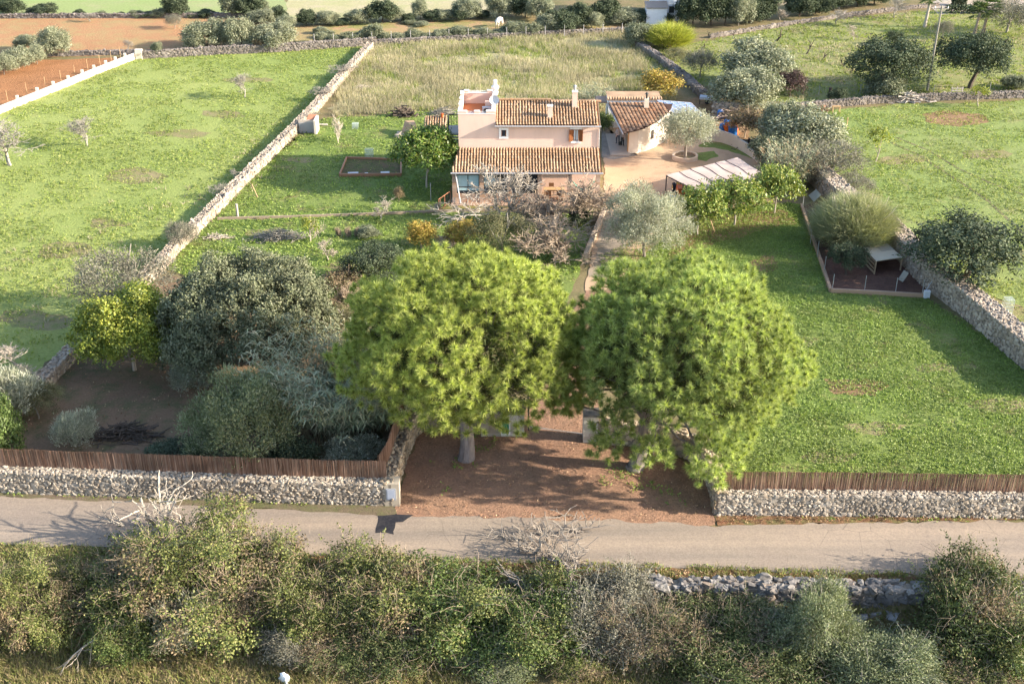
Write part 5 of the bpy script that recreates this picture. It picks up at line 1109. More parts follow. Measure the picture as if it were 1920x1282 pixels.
# ---- the two umbrella pines
def big_pine(label, base, lc, r, zc, rzu, rzl, mat, seed, tufts, trunk_top, extra=()):
    rng = np.random.RandomState(seed); lob = [(lc[0], lc[1], zc, r * .66, r * .66, rzu * .66)]; n = 66
    for i in range(n):
        a = i * 2.39996 + rng.rand() * .5; sz = min(-0.60 + 1.58 * (i + .5) / n, .985); e = math.asin(sz); k = .80 + .22 * float(vnoise([a * 1.3 + 7 * seed], [sz * 2.2], .9, seed)[0]) + .06 * rng.rand(); q = .95 + .65 * rng.rand(); rz = rzu if sz > 0 else rzl
        lob.append((lc[0] + math.cos(a) * math.cos(e) * (r - .6) * k, lc[1] + math.sin(a) * math.cos(e) * (r - .6) * k, zc + sz * (rz - .5) * k, q, q, q * .8))
    lob += list(extra)
    # each tuft is a brush: short dense needles fanned round one outward, upward shoot
    C, O = lobes_cloud(rng, lob, tufts, -.55, (.88, 1.06), .04); kp = []
    for i in range(len(C)):              # puffs keep their distance, so that dark gaps stay between them
        if not kp or ((C[kp] - C[i]) ** 2).sum(1).min() > .155: kp.append(i)
    C, O = C[kp], O[kp]
    ax = unit(O * .75 + np.array([[0, 0, .6]]) + rng.randn(len(C), 3) * .22); per = 120; sz_ = .85 + .5 * rng.rand(len(C))
    A_ = np.repeat(ax, per, 0); m = len(A_); S_ = np.repeat(sz_, per); t = rng.rand(m)
    P = np.repeat(C, per, 0) + A_ * ((t - .5) * .20 * S_)[:, None]
    D = unit(A_ * (.25 + .75 * t)[:, None] + unit(rng.randn(m, 3)) * .95); V, F = blade_tris(P, D, S_ * (.26 + .12 * rng.rand(m)), np.full(m, .034), rng)
    # darker needles inside, so the crown is not see-through
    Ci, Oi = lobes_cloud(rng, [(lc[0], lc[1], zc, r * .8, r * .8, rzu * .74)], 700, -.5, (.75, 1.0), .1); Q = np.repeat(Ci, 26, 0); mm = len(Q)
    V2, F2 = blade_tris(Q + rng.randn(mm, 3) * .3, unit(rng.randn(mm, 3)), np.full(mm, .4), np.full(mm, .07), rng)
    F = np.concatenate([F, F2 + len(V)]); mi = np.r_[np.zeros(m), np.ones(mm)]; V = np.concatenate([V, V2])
    t = np.array(trunk_top, float); rows = []; p0 = np.array([0, 0, -.2]); m = 6
    pts = [p0 + (t - p0) * i / m + np.array([.12 * math.sin(i), .1 * math.cos(i * 1.3), 0]) * (0 < i < m) for i in range(m + 1)]
    rad = [.50, .40, .36, .34, .32, .30, .26]; rows.append((0, 0, -.3, 0, 0, .25, .62, .46))
    for i in range(m): rows.append((*pts[i], *pts[i + 1], rad[i], rad[i + 1]))
    for l in lob[1:]:
        c = np.array(l[:3]); s = pts[rng.randint(3, m + 1)]; mid = (s + c) / 2 + np.array([0, 0, -.35]) + rng.randn(3) * .2; c = s + (c - s) * .92
        rows += [(*s, *mid, .09, .055), (*mid, *c, .055, .02)]
        for q in range(3):
            d = rng.randn(3); d /= np.linalg.norm(d); rows.append((*mid, *(c + d * l[3] * .6), .022, .010))
    o = thing('pine_tree', label, 'pine tree', base)
    link('trunk', np_mesh('trunk', *seg_mesh(rows, 9), BK_PINE), o); link('crown', np_mesh('crown', V, F, [mat, L_PINEIN], mi), o); return o
L_PINEIN = island('inner_needle', [(0.05, 0.065, 0.02), (0.085, 0.10, 0.03), (0.12, 0.11, 0.045)], .7, .1)
pb = at(874, 860); big_pine('broad yellow green umbrella pine, the left one of the two over the gateway', pb, (.1, .2), 6.0, 7.2, 4.8, 2.5, L_PINE1, 201, 7000, (-.1, .1, 6.2),
    extra=[(-5.2, -1.2, 6.3, 1.3, 1.3, .9), (-4.6, -2.6, 5.8, 1.2, 1.2, .8), (-5.6, -2.0, 6.0, .9, .9, .7), (-2.4, -3.5, 5.3, 1.2, 1.2, .8), (-1.2, -4.0, 4.9, .9, .9, .7), (1.2, -3.2, 4.6, 1.1, 1.1, .8), (-.3, -3.4, 4.3, .8, .8, .6), (-6.2, .3, 6.0, 1.2, 1.2, .8), (2.8, -2.6, 4.2, 1.2, 1.2, .9), (4.8, -.6, 4.4, 1.2, 1.2, .9), (5.6, .4, 3.6, 1.0, 1.0, .9), (5.2, 1.4, 4.6, 1.2, 1.2, 1.0)])
pb = at(1190, 878); big_pine('broad green umbrella pine, the right one of the two over the gateway', pb, (2.2, .6), 5.85, 6.9, 4.7, 3.0, L_PINE2, 202, 7000, (.9, .3, 6.0),
    extra=[(3.4, -3.7, 3.2, 1.3, 1.3, 1.0), (4.4, -3.0, 4.0, 1.3, 1.3, 1.0), (3.3, -4.1, 2.3, .8, .8, .7), (4.2, -3.6, 2.9, .9, .9, .8), (-1.6, -2.8, 4.4, 1.1, 1.1, .9), (0.4, -3.6, 3.2, 1.0, 1.0, .8), (-2.0, -2.6, 2.8, .8, .8, .6), (6.6, -1.0, 5.2, 1.3, 1.3, 1.1), (5.4, -2.6, 5.3, 1.3, 1.3, 1.0), (-3.5, .2, 4.6, 1.1, 1.1, .9), (-3.9, 1.0, 3.6, .9, .9, .8), (-4.2, .6, 5.6, 1.2, 1.2, 1.0), (.9, -1.2, 2.0, .8, .8, .7)])
# ---- left garden
rng = np.random.RandomState(210); lob = dome(rng, 5.6, 6.6, 60, .23, .02, .3)
lob += [(-4.2, -2.6, 1.6, 1.3, 1.3, 1.2), (-3.0, -3.2, 2.2, 1.2, 1.2, 1.0)]
variant('holm', 210, 11.2, 6.6, foliage(rng, lob, 3000, 40, .30, .15, .095, 'leaf', -.4, up=.35), L_HOLM, limbs(211, 6.6, .34, .6, 2, length=.26), BK_DARK)
plant('holm_oak', 'holm', 'huge grey green holm oak with a wide lumpy dome, left of the pines', 'tree', 468, 700, 315, 478, rz=0)
plant('fruit_tree', 'yellowgreen', 'yellow green leafy tree between the field wall and the big holm oak', 'tree', 246, 705, 190, 538, rz=1.0)
plant('wild_olive', 'grey0', 'loose grey wild olive on the field wall behind the yellow green tree', 'tree', 228, 600, 170, 470)
std('greenolive', 115, 6.0, 5.4, L_WOLIV, BK_OLIVE, 900, 44, .38, .18, .055, 'shoot', 26, .30, -.05, .14, up=.8, jit=.5, rnd=.65)
plant('olive_tree', 'greenolive', 'bushy olive in shade behind the left reed screen', 'olive tree', 458, 884, 185, 705)
plant('olive_shrub', 'sbush0', 'small silvery olive shrub beside the stack of cut branches', 'shrub', 146, 842, 78, 768)
plant('wild_olive', 'grey1', 'thin wild olive growing out of the bend of the long field wall', 'tree', 340, 470, 62, 415)
plant('shrub', 'sbush1', 'low spiky grey green shrub in the dark corner inside the reed screen', 'shrub', 662, 882, 110, 825)
plant('shrub', 'dbush0', 'dark low shrub behind the reed screen, left of the bushy olive', 'shrub', 325, 875, 100, 835)
plant('shrub', 'dbush1', 'dark shrub behind the reed screen, right of the bushy olive', 'shrub', 550, 885, 85, 820)
plant('shrub', 'sbush1', 'blue grey young oak shrub at the lower left foot of the holm oak', 'shrub', 372, 742, 80, 660)
plant('bush', 'greenbush', 'pale green bush at the left picture edge behind the reed screen', 'shrub', 5, 862, 75, 755)
plant('bush', 'sbush0', 'grey green bush against the end of the long field wall', 'shrub', 15, 800, 130, 690)
plant('bush', 'oakscrub', 'olive brown bush spreading over the lower field wall', 'shrub', 70, 790, 85, 720)
plant('bare_shrub', 'bare0', 'pale leafless shrub leaning over the lower end of the field wall', 'bare tree', 45, 720, 110, 630)
plant('evergreen_bush', 'dark0', 'very dark round evergreen bush just behind the left pine', 'tree', 705, 545, 110, 462)
plant('thicket', 'dryleaf', 'brownish thicket beside the dark bush behind the left pine', 'shrub', 645, 560, 95, 500)
plant('bare_shrub', 'twigs', 'pale twiggy shrub between holm oak and left pine', 'bare tree', 655, 585, 60, 528)
plant('shrub', 'oakscrub', 'pale olive thicket filling the gap between holm oak and left pine', 'shrub', 650, 655, 110, 575)
# drooping cane clump
def cane(label, px, by, w, h, n, seed, droop=1.0, plumes=0, mat=L_CANE, name='cane_clump'):
    rng = np.random.RandomState(seed); rows = []; LV = []; LF = []; b = 0; PLM = []
    for i in range(n):
        a = rng.rand() * 6.283; q = math.sqrt(rng.rand()) * w * .3; p = np.array([math.cos(a) * q, math.sin(a) * q, -.1]); d = np.array([math.cos(a) * .25 * droop, math.sin(a) * .25 * droop, 1.0]) + rng.randn(3) * .12; d /= np.linalg.norm(d)
        ln = h * (.55 + .5 * rng.rand()); m = 5
        for j in range(m):
            nx = p + d * ln / m; rows.append((*p, *nx, .018 - .002 * j, .016 - .002 * j))
            if j > 0:
                for kx in range(5):
                    az = rng.rand() * 6.283; s = p + (nx - p) * rng.rand(); dd = np.array([math.cos(az), math.sin(az), .45]); side = np.array([-math.sin(az), math.cos(az), 0]) * .035; l = .35 + .4 * rng.rand()
                    m1 = s + dd * l * .5; e = s + dd * l * .8 + np.array([math.cos(az), math.sin(az), -1.6]) * l * .35 * droop
                    LV += [s - side * .6, s + side * .6, m1 + side, m1 - side, e, e]; LF += [(b, b + 1, b + 2, b + 3), (b + 3, b + 2, b + 4, b + 5)]; b += 6
            p = nx; d = d + np.array([math.cos(a) * .12, math.sin(a) * .12, -.16]) * droop; d /= np.linalg.norm(d)
        if plumes and i < plumes: PLM.append((p, d))
    o = thing(name, label, 'canes', at(px, by)); link('stem', np_mesh('stem', *seg_mesh(rows, 4), plain('cane_stem', (0.30, 0.25, 0.14))), o); link('foliage', np_mesh('foliage', LV, LF, mat), o)
    if PLM:
        P = np.repeat(np.array([q[0] for q in PLM]), 60, 0); D = np.repeat(np.array([q[1] for q in PLM]), 60, 0)
        V, F = blade_tris(P + D * rng.rand(len(P), 1) * .5, unit(D + rng.randn(len(P), 3) * .35), np.full(len(P), .22), np.full(len(P), .03), rng); link('plume', np_mesh('plume', V, F, plain('plume', (0.50, 0.38, 0.24))), o)
    return o
cane('drooping grey green cane thicket between the holm oak and the left pine', 638, 795, 7.6, 6.6, 420, 220, 1.0)
cane('drooping cane tangle with dry skirts inside the curved gateway wall', 708, 785, 4.6, 4.4, 200, 221, 1.3)
cane('tall plumed canes beside the curved block wall right of the yard', 1480, 350, 4.6, 4.4, 150, 222, .5, 16)
cane('pale green cane clump behind the house roof', 1110, 205, 5.0, 2.6, 130, 223, .5)
# ---- garden in front of and beside the house
plant('walnut_tree', 'walnut', 'glossy leafy tree at the left end of the porch', 'tree', 799, 357, 118, 240)
plant('oak_tree', 'oakscrub', 'olive brown round tree in front of the house below the bare fig', 'tree', 942, 488, 112, 400)
std('silverlow', 113, 6.4, 6.2, L_SILV, BK_OLIVE, 800, 44, .42, .20, .05, 'shoot', 22, .32, -.06, .14, up=.9, jit=.5, rnd=.6)
plant('olive_tree', 'silverlow', 'large silver olive beside the path right of the house', 'olive tree', 1211, 488, 138, 352)
plant('fig_tree', 'fig0', 'bare pale fig tree with crooked branches in front of the porch windows', 'bare tree', 945, 424, 215, 296)
plant('fig_tree', 'fig1', 'low bare fig tangle under the middle porch bay', 'bare tree', 1005, 432, 150, 350, rz=4.0)
plant('fig_tree', 'fig1', 'tangled leafless fig by the right end of the porch', 'bare tree', 1080, 432, 195, 308)
plant('fig_tree', 'fig1', 'wide tangled bare fig just behind the two pines', 'bare tree', 1045, 496, 200, 385, rz=2.2)
plant('shrub', 'dbush0', 'dark leafy shrub in the bed beside the path kerb', 'shrub', 1088, 425, 40, 392)
plant('shrub', 'autumn', 'yellow autumn shrub left of the stone heap in the garden', 'shrub', 790, 470, 62, 415)
plant('shrub', 'autumn', 'yellow autumn shrub right of the stone heap, nearer the house', 'shrub', 868, 462, 65, 413)
plant('bare_tree', 'bare0', 'small white barked bare tree on the garden kerb left of the house', 'bare tree', 712, 416, 52, 370)
plant('bare_tree', 'bare1', 'thin bare sapling close to the corner of the rusty fence', 'bare tree', 817, 404, 36, 376)
plant('sapling', 'sapling', 'slim young tree with yellowing tip below the garden kerb', 'sapling', 582, 455, 36, 402)
VAR['sapling_leaf'] = None
std('leafsap', 230, 1.7, 2.6, L_YELG, BK_PALE, 45, 16, .24, .15, .08, 'leaf', 6, .4, .4, .05, levels=1)
plant('young_tree', 'leafsap', 'thin young tree with sparse yellow green leaves near the cut brushwood', 'young tree', 582, 457, 40, 405)
plant('young_tree', 'sapling', 'bare young tree with a pale stem beside the brick shed in the lawn', 'young tree', 634, 271, 42, 214)
plant('bare_tree', 'bare0', 'leafless almond with a short trunk behind the holm oak', 'bare tree', 616, 490, 46, 440)
plant('shrub', 'hedge1', 'grey green low shrub in the garden left of the autumn shrubs', 'shrub', 688, 446, 40, 424)
plant('young_tree', 'dryleaf', 'withered brown leaved young tree at the edge of the house shadow', 'young tree', 748, 380, 22, 350)
for i, (x, y) in enumerate(((634, 445), (652, 445), (671, 445))): plant('grass_tuft', 'twigs', 'straw coloured dry grass tuft in a row of three in the garden', 'grass tuft', x, y, 16, 424, 'straw tufts in the garden')
# orchard trees right of the house, each with a stake
for (x, y, wd, ty, lab) in ((1310, 445, 92, 352, 'leafy staked fruit tree under the canopy, leftmost of the three in a row'), (1378, 428, 112, 334, 'leafy staked fruit tree in the middle of the row of three by the canopy'), (1454, 405, 96, 314, 'leafy staked fruit tree at the right end of the row by the canes')):
    plant('fruit_tree', 'citrus%d' % (x % 2), lab, 'fruit tree', x, y, wd, ty)
stk = thing('wooden_stake', 'pale slanting stake propping the leftmost fruit tree', 'stake', at(1341, 438)); q = at(1341, 438); MB().tube(q, q + Vector((-.8, .4, 2.0)), .035).build('pole', TW, stk)
# planter olive
o = plant('olive_tree', 'silver0', 'round silvery olive growing in the stone planter ring', 'olive tree', 1286, 300, 108, 205, z=.3)
# yard shrubs and trees to the right
plant('retama', 'retama', 'wispy green broom tree inside the fenced pen', 'tree', 1600, 470, 175, 345, parts=('trunk', 'shoots'))
plant('shrub', 'dark1', 'dark rounded shrub in the fenced pen beside the pallet hut', 'shrub', 1588, 518, 66, 457)
plant('carob_tree', 'dark2', 'large dark grey green carob overhanging the thick wall at right edge', 'tree', 1812, 548, 215, 408)
plant('olive_tree', 'fol0', 'pale broad olive beyond the round olive, at the lower yard corner', 'olive tree', 1503, 300, 140, 205)
plant('olive_tree', 'fol0', 'darker olive between the yard heap and the pale broad olive', 'olive tree', 1466, 280, 80, 192)
plant('shrub', 'grey0', 'grey wispy shrub against the wall corner above the retama', 'shrub', 1562, 352, 125, 268)
plant('shrub', 'dark2', 'dark green shrub filling the corner below the pale broad olive', 'shrub', 1525, 330, 80, 285)
plant('shrub', 'grey1', 'grey shrub between wall corner and retama on the field side', 'shrub', 1600, 372, 90, 325)
plant('shrub', 'hedge0', 'dark tangled shrub behind the curved block wall', 'shrub', 1455, 320, 80, 258)
plant('fruit_tree', 'dryleaf', 'brown tinged leafy tree over the rubbish heap by the yard', 'tree', 1398, 262, 82, 200)
plant('olive_tree', 'fol1', 'round pale olive at the corner of the pasture and the yard wall', 'olive tree', 1400, 208, 115, 130)
plant('olive_tree', 'fol2', 'broad blue grey olive behind the round pale one in the pasture', 'olive tree', 1422, 165, 125, 78)
plant('olive_tree', 'grey1', 'grey olive with bare lower twigs beside the tumbled wall', 'olive tree', 1314, 148, 66, 92)
plant('plum_tree', 'purple', 'purple brown leaved tree beside the round pale olive', 'tree', 1482, 184, 56, 130)
plant('carob_tree', 'dark0', 'dark dense carob behind the scrap heap on the pasture wall', 'tree', 1672, 178, 140, 76)
plant('carob_tree', 'dark1', 'dark dense carob right of the utility pole', 'tree', 1822, 170, 128, 62)
plant('shrub', 'hedge1', 'dull olive shrub on the wall below the left dark carob', 'shrub', 1660, 185, 70, 138)
plant('shrub', 'dbush1', 'small clipped dark bush behind the left dark carob', 'shrub', 1677, 86, 32, 60)
plant('shrub', 'grey0', 'small grey olive near the foot of the palms', 'shrub', 1770, 74, 34, 40)
plant('shrub', 'dbush0', 'small shadowy shrub on the pasture wall by a black post', 'shrub', 1573, 192, 34, 168)
plant('shrub', 'hedge0', 'low green bush on the wall at the right picture edge', 'shrub', 1905, 168, 44, 142)
plant('bush', 'broom', 'bright yellow green broom bush at the corner of the straw meadow', 'shrub', 1256, 92, 82, 42, parts=('trunk', 'shoots'))
plant('shrub', 'hedge0', 'grey green bush left of the bright broom', 'shrub', 1198, 88, 52, 44)
plant('shrub', 'oakscrub', 'dull brown bush along the tumbled wall below the broom', 'shrub', 1268, 118, 50, 92)
plant('shrub', 'autumn', 'dense yellow speckled bush behind the annex', 'shrub', 1238, 190, 86, 132)
plant('shrub', 'greenbush', 'flowering green bush between house and annex', 'shrub', 1132, 246, 36, 212)
plant('lemon_tree', 'leafsap', 'sparse yellowish young tree on the right field by the posts', 'young tree', 1643, 305, 46, 238)
plant('young_tree', 'leafsap', 'staked young tree near the end of the wooden crate wall', 'young tree', 1836, 202, 40, 160)
# ---- pasture: bare and cut back trees
for i, (x, y, wd, ty, lab) in enumerate(((1464, 40, 52, -6, 'pale leafless tree in front of the dark trees at the top'), (1569, 48, 62, 16, 'spreading leafless tree near the far pasture wall'), (1602, 76, 32, 44, 'forked bare trunk in mid pasture'), (1678, 36, 64, -8, 'leafless spreading tree by the paved court'))):
    plant('bare_tree', 'bare%d' % (i % 2), lab, 'bare tree', x, y, wd, ty)
for (x, y, wd, ty, lab) in ((1455, 78, 20, 50, 'cut back dark stump with two short limbs at the left of the pasture'), (1512, 102, 14, 72, 'cut back leaning stump in mid pasture'), (1540, 114, 16, 96, 'short cut stump left of the dark carob'), (1583, 124, 12, 107, 'shortest cut stump close to the dark carob'), (1334, 72, 12, 58, 'leaning dark post like stump near the yellow broom'), (1378, 72, 12, 56, 'small dark stump near the far dark trees'), (1316, 90, 12, 80, 'low tilted stump beside the yellow broom'), (1887, 90, 10, 74, 'small dead stump by the right dark carob')):
    plant('tree_stump', 'stump0', lab, 'tree stump', x, y, wd, ty)
# ---- green field: leafless almonds
for i, (x, y, wd, ty, lab) in enumerate(((458, 186, 46, 132, 'small leafless almond standing alone in mid field'), (160, 278, 74, 214, 'pale leafless almond in the left of the green field'), (12, 318, 130, 215, 'wide leafless almond at the left picture edge'), (640, 148, 50, 116, 'grey bare bush hugging the far end of the long wall'), (604, 190, 40, 158, 'pale bare bush on the field side of the long wall'), (408, 372, 36, 340, 'crooked bare stump leaning on the long wall, nearer one'), (438, 340, 24, 316, 'crooked bare stump leaning on the long wall, farther one'), (592, 232, 20, 206, 'thin bare sapling against the sunny side of the long wall'), (168, 42, 34, 22, 'pale leafless tree in the top brown field'))):
    plant('almond_tree', 'bare1', lab, 'bare tree', x, y, wd, ty, kw=1.35)
plant('olive_tree', 'grey0', 'sparse small olive in the top brown field near the far hedge', 'olive tree', 327, 55, 32, 28)
# ---- olives round the brown fields
for i, (x, y, wd, ty, lab) in enumerate(((106, 108, 58, 57, 'round olive with a clear trunk above the ploughed field wall'), (48, 96, 38, 68, 'dark round olive behind the group of three at far left'), (68, 122, 36, 88, 'round olive bush, upper right one of three beside the ploughed field'), (34, 130, 54, 93, 'round olive bush, middle one of three beside the ploughed field'), (6, 142, 44, 102, 'round olive bush at the left picture edge beside the ploughed field'),
        (385, 92, 76, 40, 'large bushy olive at the left end of the clump behind the field wall'), (450, 92, 58, 38, 'tall olive in the middle of the clump behind the field wall'), (512, 92, 78, 46, 'broad dark olive at the right end of the clump behind the field wall'), (490, 46, 44, 20, 'rounded olive just beyond the clump, at the corner of the brown field'), (418, 88, 34, 57, 'small paler olive wedged between the large ones of the clump'), (366, 96, 34, 66, 'small straggly olive in front of the clump on the field wall'))):
    plant('olive_tree', 'fol%d' % (i % 3), lab, 'olive tree', x, y, wd, ty - 3)
plant('shrub', 'hedge0', 'small upright shrub on the wall behind the cream pier', 'shrub', 296, 108, 20, 80); plant('shrub', 'grey1', 'small grey shrub beside the cream end pier', 'shrub', 268, 110, 26, 92); plant('bare_tree', 'bare1', 'tiny bare tree on the low wall between the brown fields', 'bare tree', 240, 100, 26, 72)
plant('bare_tree', 'dryleaf', 'brown straggling shrub against the far wall in front of the olive clump', 'shrub', 487, 98, 26, 70)
# ---- hedges and woods far back: many alike
HG = 'bushes of the far hedgerow'
for i, (x, y, wd, ty) in enumerate(((600, 82, 26, 62), (628, 82, 32, 66), (655, 81, 34, 62), (680, 78, 26, 56), (700, 78, 34, 46), (722, 80, 26, 62), (747, 78, 30, 62), (775, 76, 36, 56), (802, 76, 30, 62), (830, 75, 34, 55), (862, 73, 44, 50), (905, 72, 40, 53), (935, 70, 34, 56), (965, 68, 46, 42), (995, 68, 34, 44), (600, 64, 22, 50), (612, 72, 26, 58), (767, 46, 24, 38), (790, 50, 26, 40))):
    plant('hedge_bush', ('hedge%d' % (i % 2)) if i % 3 else 'fol%d' % (i % 2), 'grey green bush in the row along the far wall of the straw meadow', 'bush', x, y, wd, ty, HG)
HG2 = 'dark trees of the second far hedge'
for i, (x, y, wd, ty) in enumerate(((534, 54, 34, 30), (576, 50, 34, 20), (612, 48, 44, 20), (640, 48, 30, 34), (670, 46, 42, 18), (717, 44, 52, -2), (738, 42, 36, 14), (765, 42, 26, 26), (788, 38, 30, -2), (812, 40, 34, 18), (836, 40, 32, 18), (862, 40, 40, 14), (878, 38, 52, -2), (905, 36, 30, 20), (940, 36, 50, -12), (985, 34, 56, -20), (1010, 40, 50, -8), (1055, 62, 64, 18), (1030, 62, 50, 26), (1085, 55, 46, 10), (1110, 54, 40, 22), (1135, 45, 46, -5), (1170, 46, 52, 16), (1195, 44, 40, 18))):
    plant('hedge_tree', 'fdark%d' % (i % 3) if i % 2 else 'fol%d' % (i % 3), 'bushy tree in the second hedge between paddock and fallow field', 'tree', x, y, wd, ty, HG2)
HG3 = 'bushes along the far wall of the brown field'
for i, (x, y, wd, ty) in enumerate(((18, 30, 50, -6), (62, 28, 26, 16), (82, 30, 44, 6), (115, 32, 22, 26), (148, 32, 22, 19), (188, 32, 22, 22), (225, 33, 18, 23), (255, 33, 26, 20), (278, 33, 28, 21), (302, 33, 34, 16), (332, 33, 44, -8), (362, 33, 24, 23), (386, 33, 34, 18), (440, 32, 50, -14), (470, 34, 44, -12), (488, 32, 36, 4), (520, 40, 34, 14))):
    plant('hedge_bush', ('hedge%d' % (i % 2)) if i % 2 else 'fdark%d' % (i % 3), 'bush along the shadowy wall at the back of the brown field', 'bush', x, y, wd, ty, HG3)
HG4 = 'dark trees beyond the pasture'
for i, (x, y, wd, ty) in enumerate(((1300, 50, 60, -20), (1335, 50, 70, -30), (1360, 48, 50, -20), (1405, 44, 60, -10), (1430, 40, 50, -14), (1500, 34, 60, -20), (1530, 28, 60, -20), (1570, 20, 60, -30), (1610, 14, 60, -30), (1640, 10, 50, -30))):
    plant('woodland_tree', 'fdark%d' % (i % 3), 'dark bushy tree in the wood behind the pasture wall', 'tree', x, y, wd, ty, HG4)
plant('woodland_tree', 'fol1', 'pale tall tree in front of the dark wood right of the white house', 'tree', 1385, 50, 48, -14)
plant('woodland_tree', 'grey1', 'grey loose tree at the top right corner', 'tree', 1890, 66, 110, 0)
plant('shrub', 'dbush1', 'dark round bush against the white house', 'shrub', 1251, 45, 24, 26)
for x0, x1, y, lab in ((1775, 1850, 27, 'long clipped dark hedge in front of the ochre house'), (1786, 1812, 12, 'short clipped hedge beside the ochre house')):
    a, c = at(x0, y), at(x1, y); rng = np.random.RandomState(x0); n = 1500
    P = np.c_[a.x + (c.x - a.x) * rng.rand(n), a.y + 1.0 * rng.rand(n), 1.1 * rng.rand(n) ** .5]; N = unit(rng.randn(n, 3) + np.array([[0, -.4, .8]])); D = unit(np.cross(N, rng.randn(n, 3))); V, F = leaf_quads(P, D, N, np.full(n, .3), np.full(n, .18))
    o = tag(link('clipped_hedge', np_mesh('clipped_hedge', V - np.array(a), F, L_DARK)), lab, 'hedge'); o.location = a
# palms
def palm(label, px, by, ht, seed, fan=True, green=True):
    rng = np.random.RandomState(seed); o = thing('palm_tree', label, 'palm tree', at(px, by)); rows = []
    for i in range(6): rows.append((.05 * i, 0, ht * i / 6 - .1, .05 * (i + 1), 0, ht * (i + 1) / 6 - .1, .26 - .02 * i, .24 - .02 * i))
    link('trunk', np_mesh('trunk', *seg_mesh(rows, 8), BK_MID if green else BK_PALE), o); P = []; D = []; L = []
    for i in range(34):
        a = rng.rand() * 6.283; e = rng.rand() * 1.9 - .6; d = np.array([math.cos(a) * math.cos(e), math.sin(a) * math.cos(e), math.sin(e)]); s = np.array([.3, 0, ht]) ; c = s + d * 1.0
        side = np.cross(d, [0, 0, 1]); side /= np.linalg.norm(side) + 1e-6; n2 = np.cross(side, d)
        for f in np.linspace(-1.2, 1.2, 13): P.append(c); D.append(d * math.cos(f) + side * math.sin(f) + np.array([0, 0, -.25])); L.append(.95)
    P = np.array(P); D = unit(np.array(D)); V, F = blade_tris(P, D, np.array(L), np.full(len(P), .12), rng); link('fronds', np_mesh('fronds', V, F, island('palm_frond', [(0.05, 0.09, 0.03), (0.11, 0.16, 0.05), (0.2, 0.21, 0.09)], .45, .2)), o)
palm('fan palm with ragged crown, left one of the pair by the right dark carob', 1826, 66, 3.0, 240); palm('fan palm with ragged crown, right one of the pair by the right dark carob', 1842, 64, 3.6, 241); palm('tall pale trunked palm beside the paved court at top right', 1733, 52, 4.2, 242, green=False)
# ------------------------------------------------------------------ near hedge below the lane (ground lies lower there)
def near(name, var, label, cat, cx, by, wpx, ty, rz=None, parts=('trunk', 'crown')):
    if cat != 'dead tree': ty = ty + (by - ty) * .14
    return plant(name, var, label, cat, cx, by, wpx, ty, None, LOWZ, rz, parts)
def thicket(name, seed, w, d, h, mat, clumps, per, L, Wd, sticks=220, smat=None, mode='leaf', n=16, cr=.36, size=.36, second=None, share=.3, arch=60):
    rng = np.random.RandomState(seed); lob = dome(rng, w / 2, h, n, size, -.1, .9); lob = [(a + rng.randn() * .3, b * d / w, c * (.75 + .4 * rng.rand()), e, f, g) for a, b, c, e, f, g in lob]
    V, F = foliage(rng, lob, clumps, per, cr, L, Wd, mode, -.3, shell=(.6, 1.2), inner=.15, up=.35)
    mi = np.repeat(np.zeros(clumps), per); cl = np.repeat(lobes_pick(rng, V, clumps, per), per)
    if second: mi = (cl < share).astype(int)
    rows = []
    C, O = lobes_cloud(rng, lob, sticks, -.2, (.6, 1.0), .1)
    for c, o in zip(C, O): rows += grow(rng, c - o * .3, o + rng.randn(3) * .9, .8, .010, 1, (2, 3), .7, .8, .05, .5, None, .2, .75)
    # arching runners with leaves
    C, O = lobes_cloud(rng, lob, arch, -.1, (.85, 1.0), .0); P = []
    for c, o in zip(C, O):
        p = c - o * .2; dv = unit((o + np.array([0, 0, .8]) + rng.randn(3) * .5)[None])[0]; q = .8 + .9 * rng.rand()
        for j in range(6):
            nx = p + dv * q / 6; rows.append((*p, *nx, .009, .008)); P += [p + (nx - p) * rng.rand() + rng.randn(3) * .04 for _ in range(7)]; p = nx; dv = unit((dv + np.array([0, 0, -.28]) + rng.randn(3) * .15)[None])[0]
    P = np.array(P); N = unit(rng.randn(len(P), 3) + np.array([[0, 0, .8]])); D = unit(np.cross(N, rng.randn(len(P), 3)))
    V2, F2 = leaf_quads(P, D, N, np.full(len(P), L * 1.0), np.full(len(P), Wd)); F = np.concatenate([F, F2 + len(V)]); V = np.concatenate([V, V2]); mi = np.r_[mi, np.zeros(len(F2))]
    variant(name, seed, w, h, (V, F, mi), [mat] + ([second] if second else []), seg_mesh(rows, 3), smat or BK_MID)
def lobes_pick(rng, V, clumps, per):
    c = V.reshape(clumps, -1, 3).mean(1); return np.clip(.5 + 1.1 * (vnoise(c[:, 0] + c[:, 2] * .7, c[:, 1] - c[:, 2] * .6, .9, int(rng.randint(99))) - .5) + .18 * rng.randn(clumps), 0, 1)
L_UNDER = island('undergrowth_leaf', [(0.045, 0.065, 0.022), (0.075, 0.10, 0.032), (0.115, 0.14, 0.05), (0.17, 0.18, 0.08)], .6, .2, nscale=.6, namt=.35)
thicket('bramble0', 301, 7.6, 5.0, 4.6, L_BRAM, 1500, 36, .115, .07, 700, n=34, size=.25, second=L_BROWN, share=.3, arch=130)
thicket('bramble1', 302, 5.6, 4.0, 3.4, L_BRAM, 900, 36, .115, .07, 420, n=26, size=.27, second=L_BROWN, share=.27, arch=90)
thicket('drythicket', 303, 5.0, 3.6, 2.8, L_BROWN, 420, 28, .10, .045, 480, second=L_UNDER, share=.42)
thicket('darkthicket', 304, 5.0, 3.8, 2.8, L_GREEN, 900, 36, .115, .065, 300, n=26, size=.27, second=L_BRAM, share=.4, arch=90)
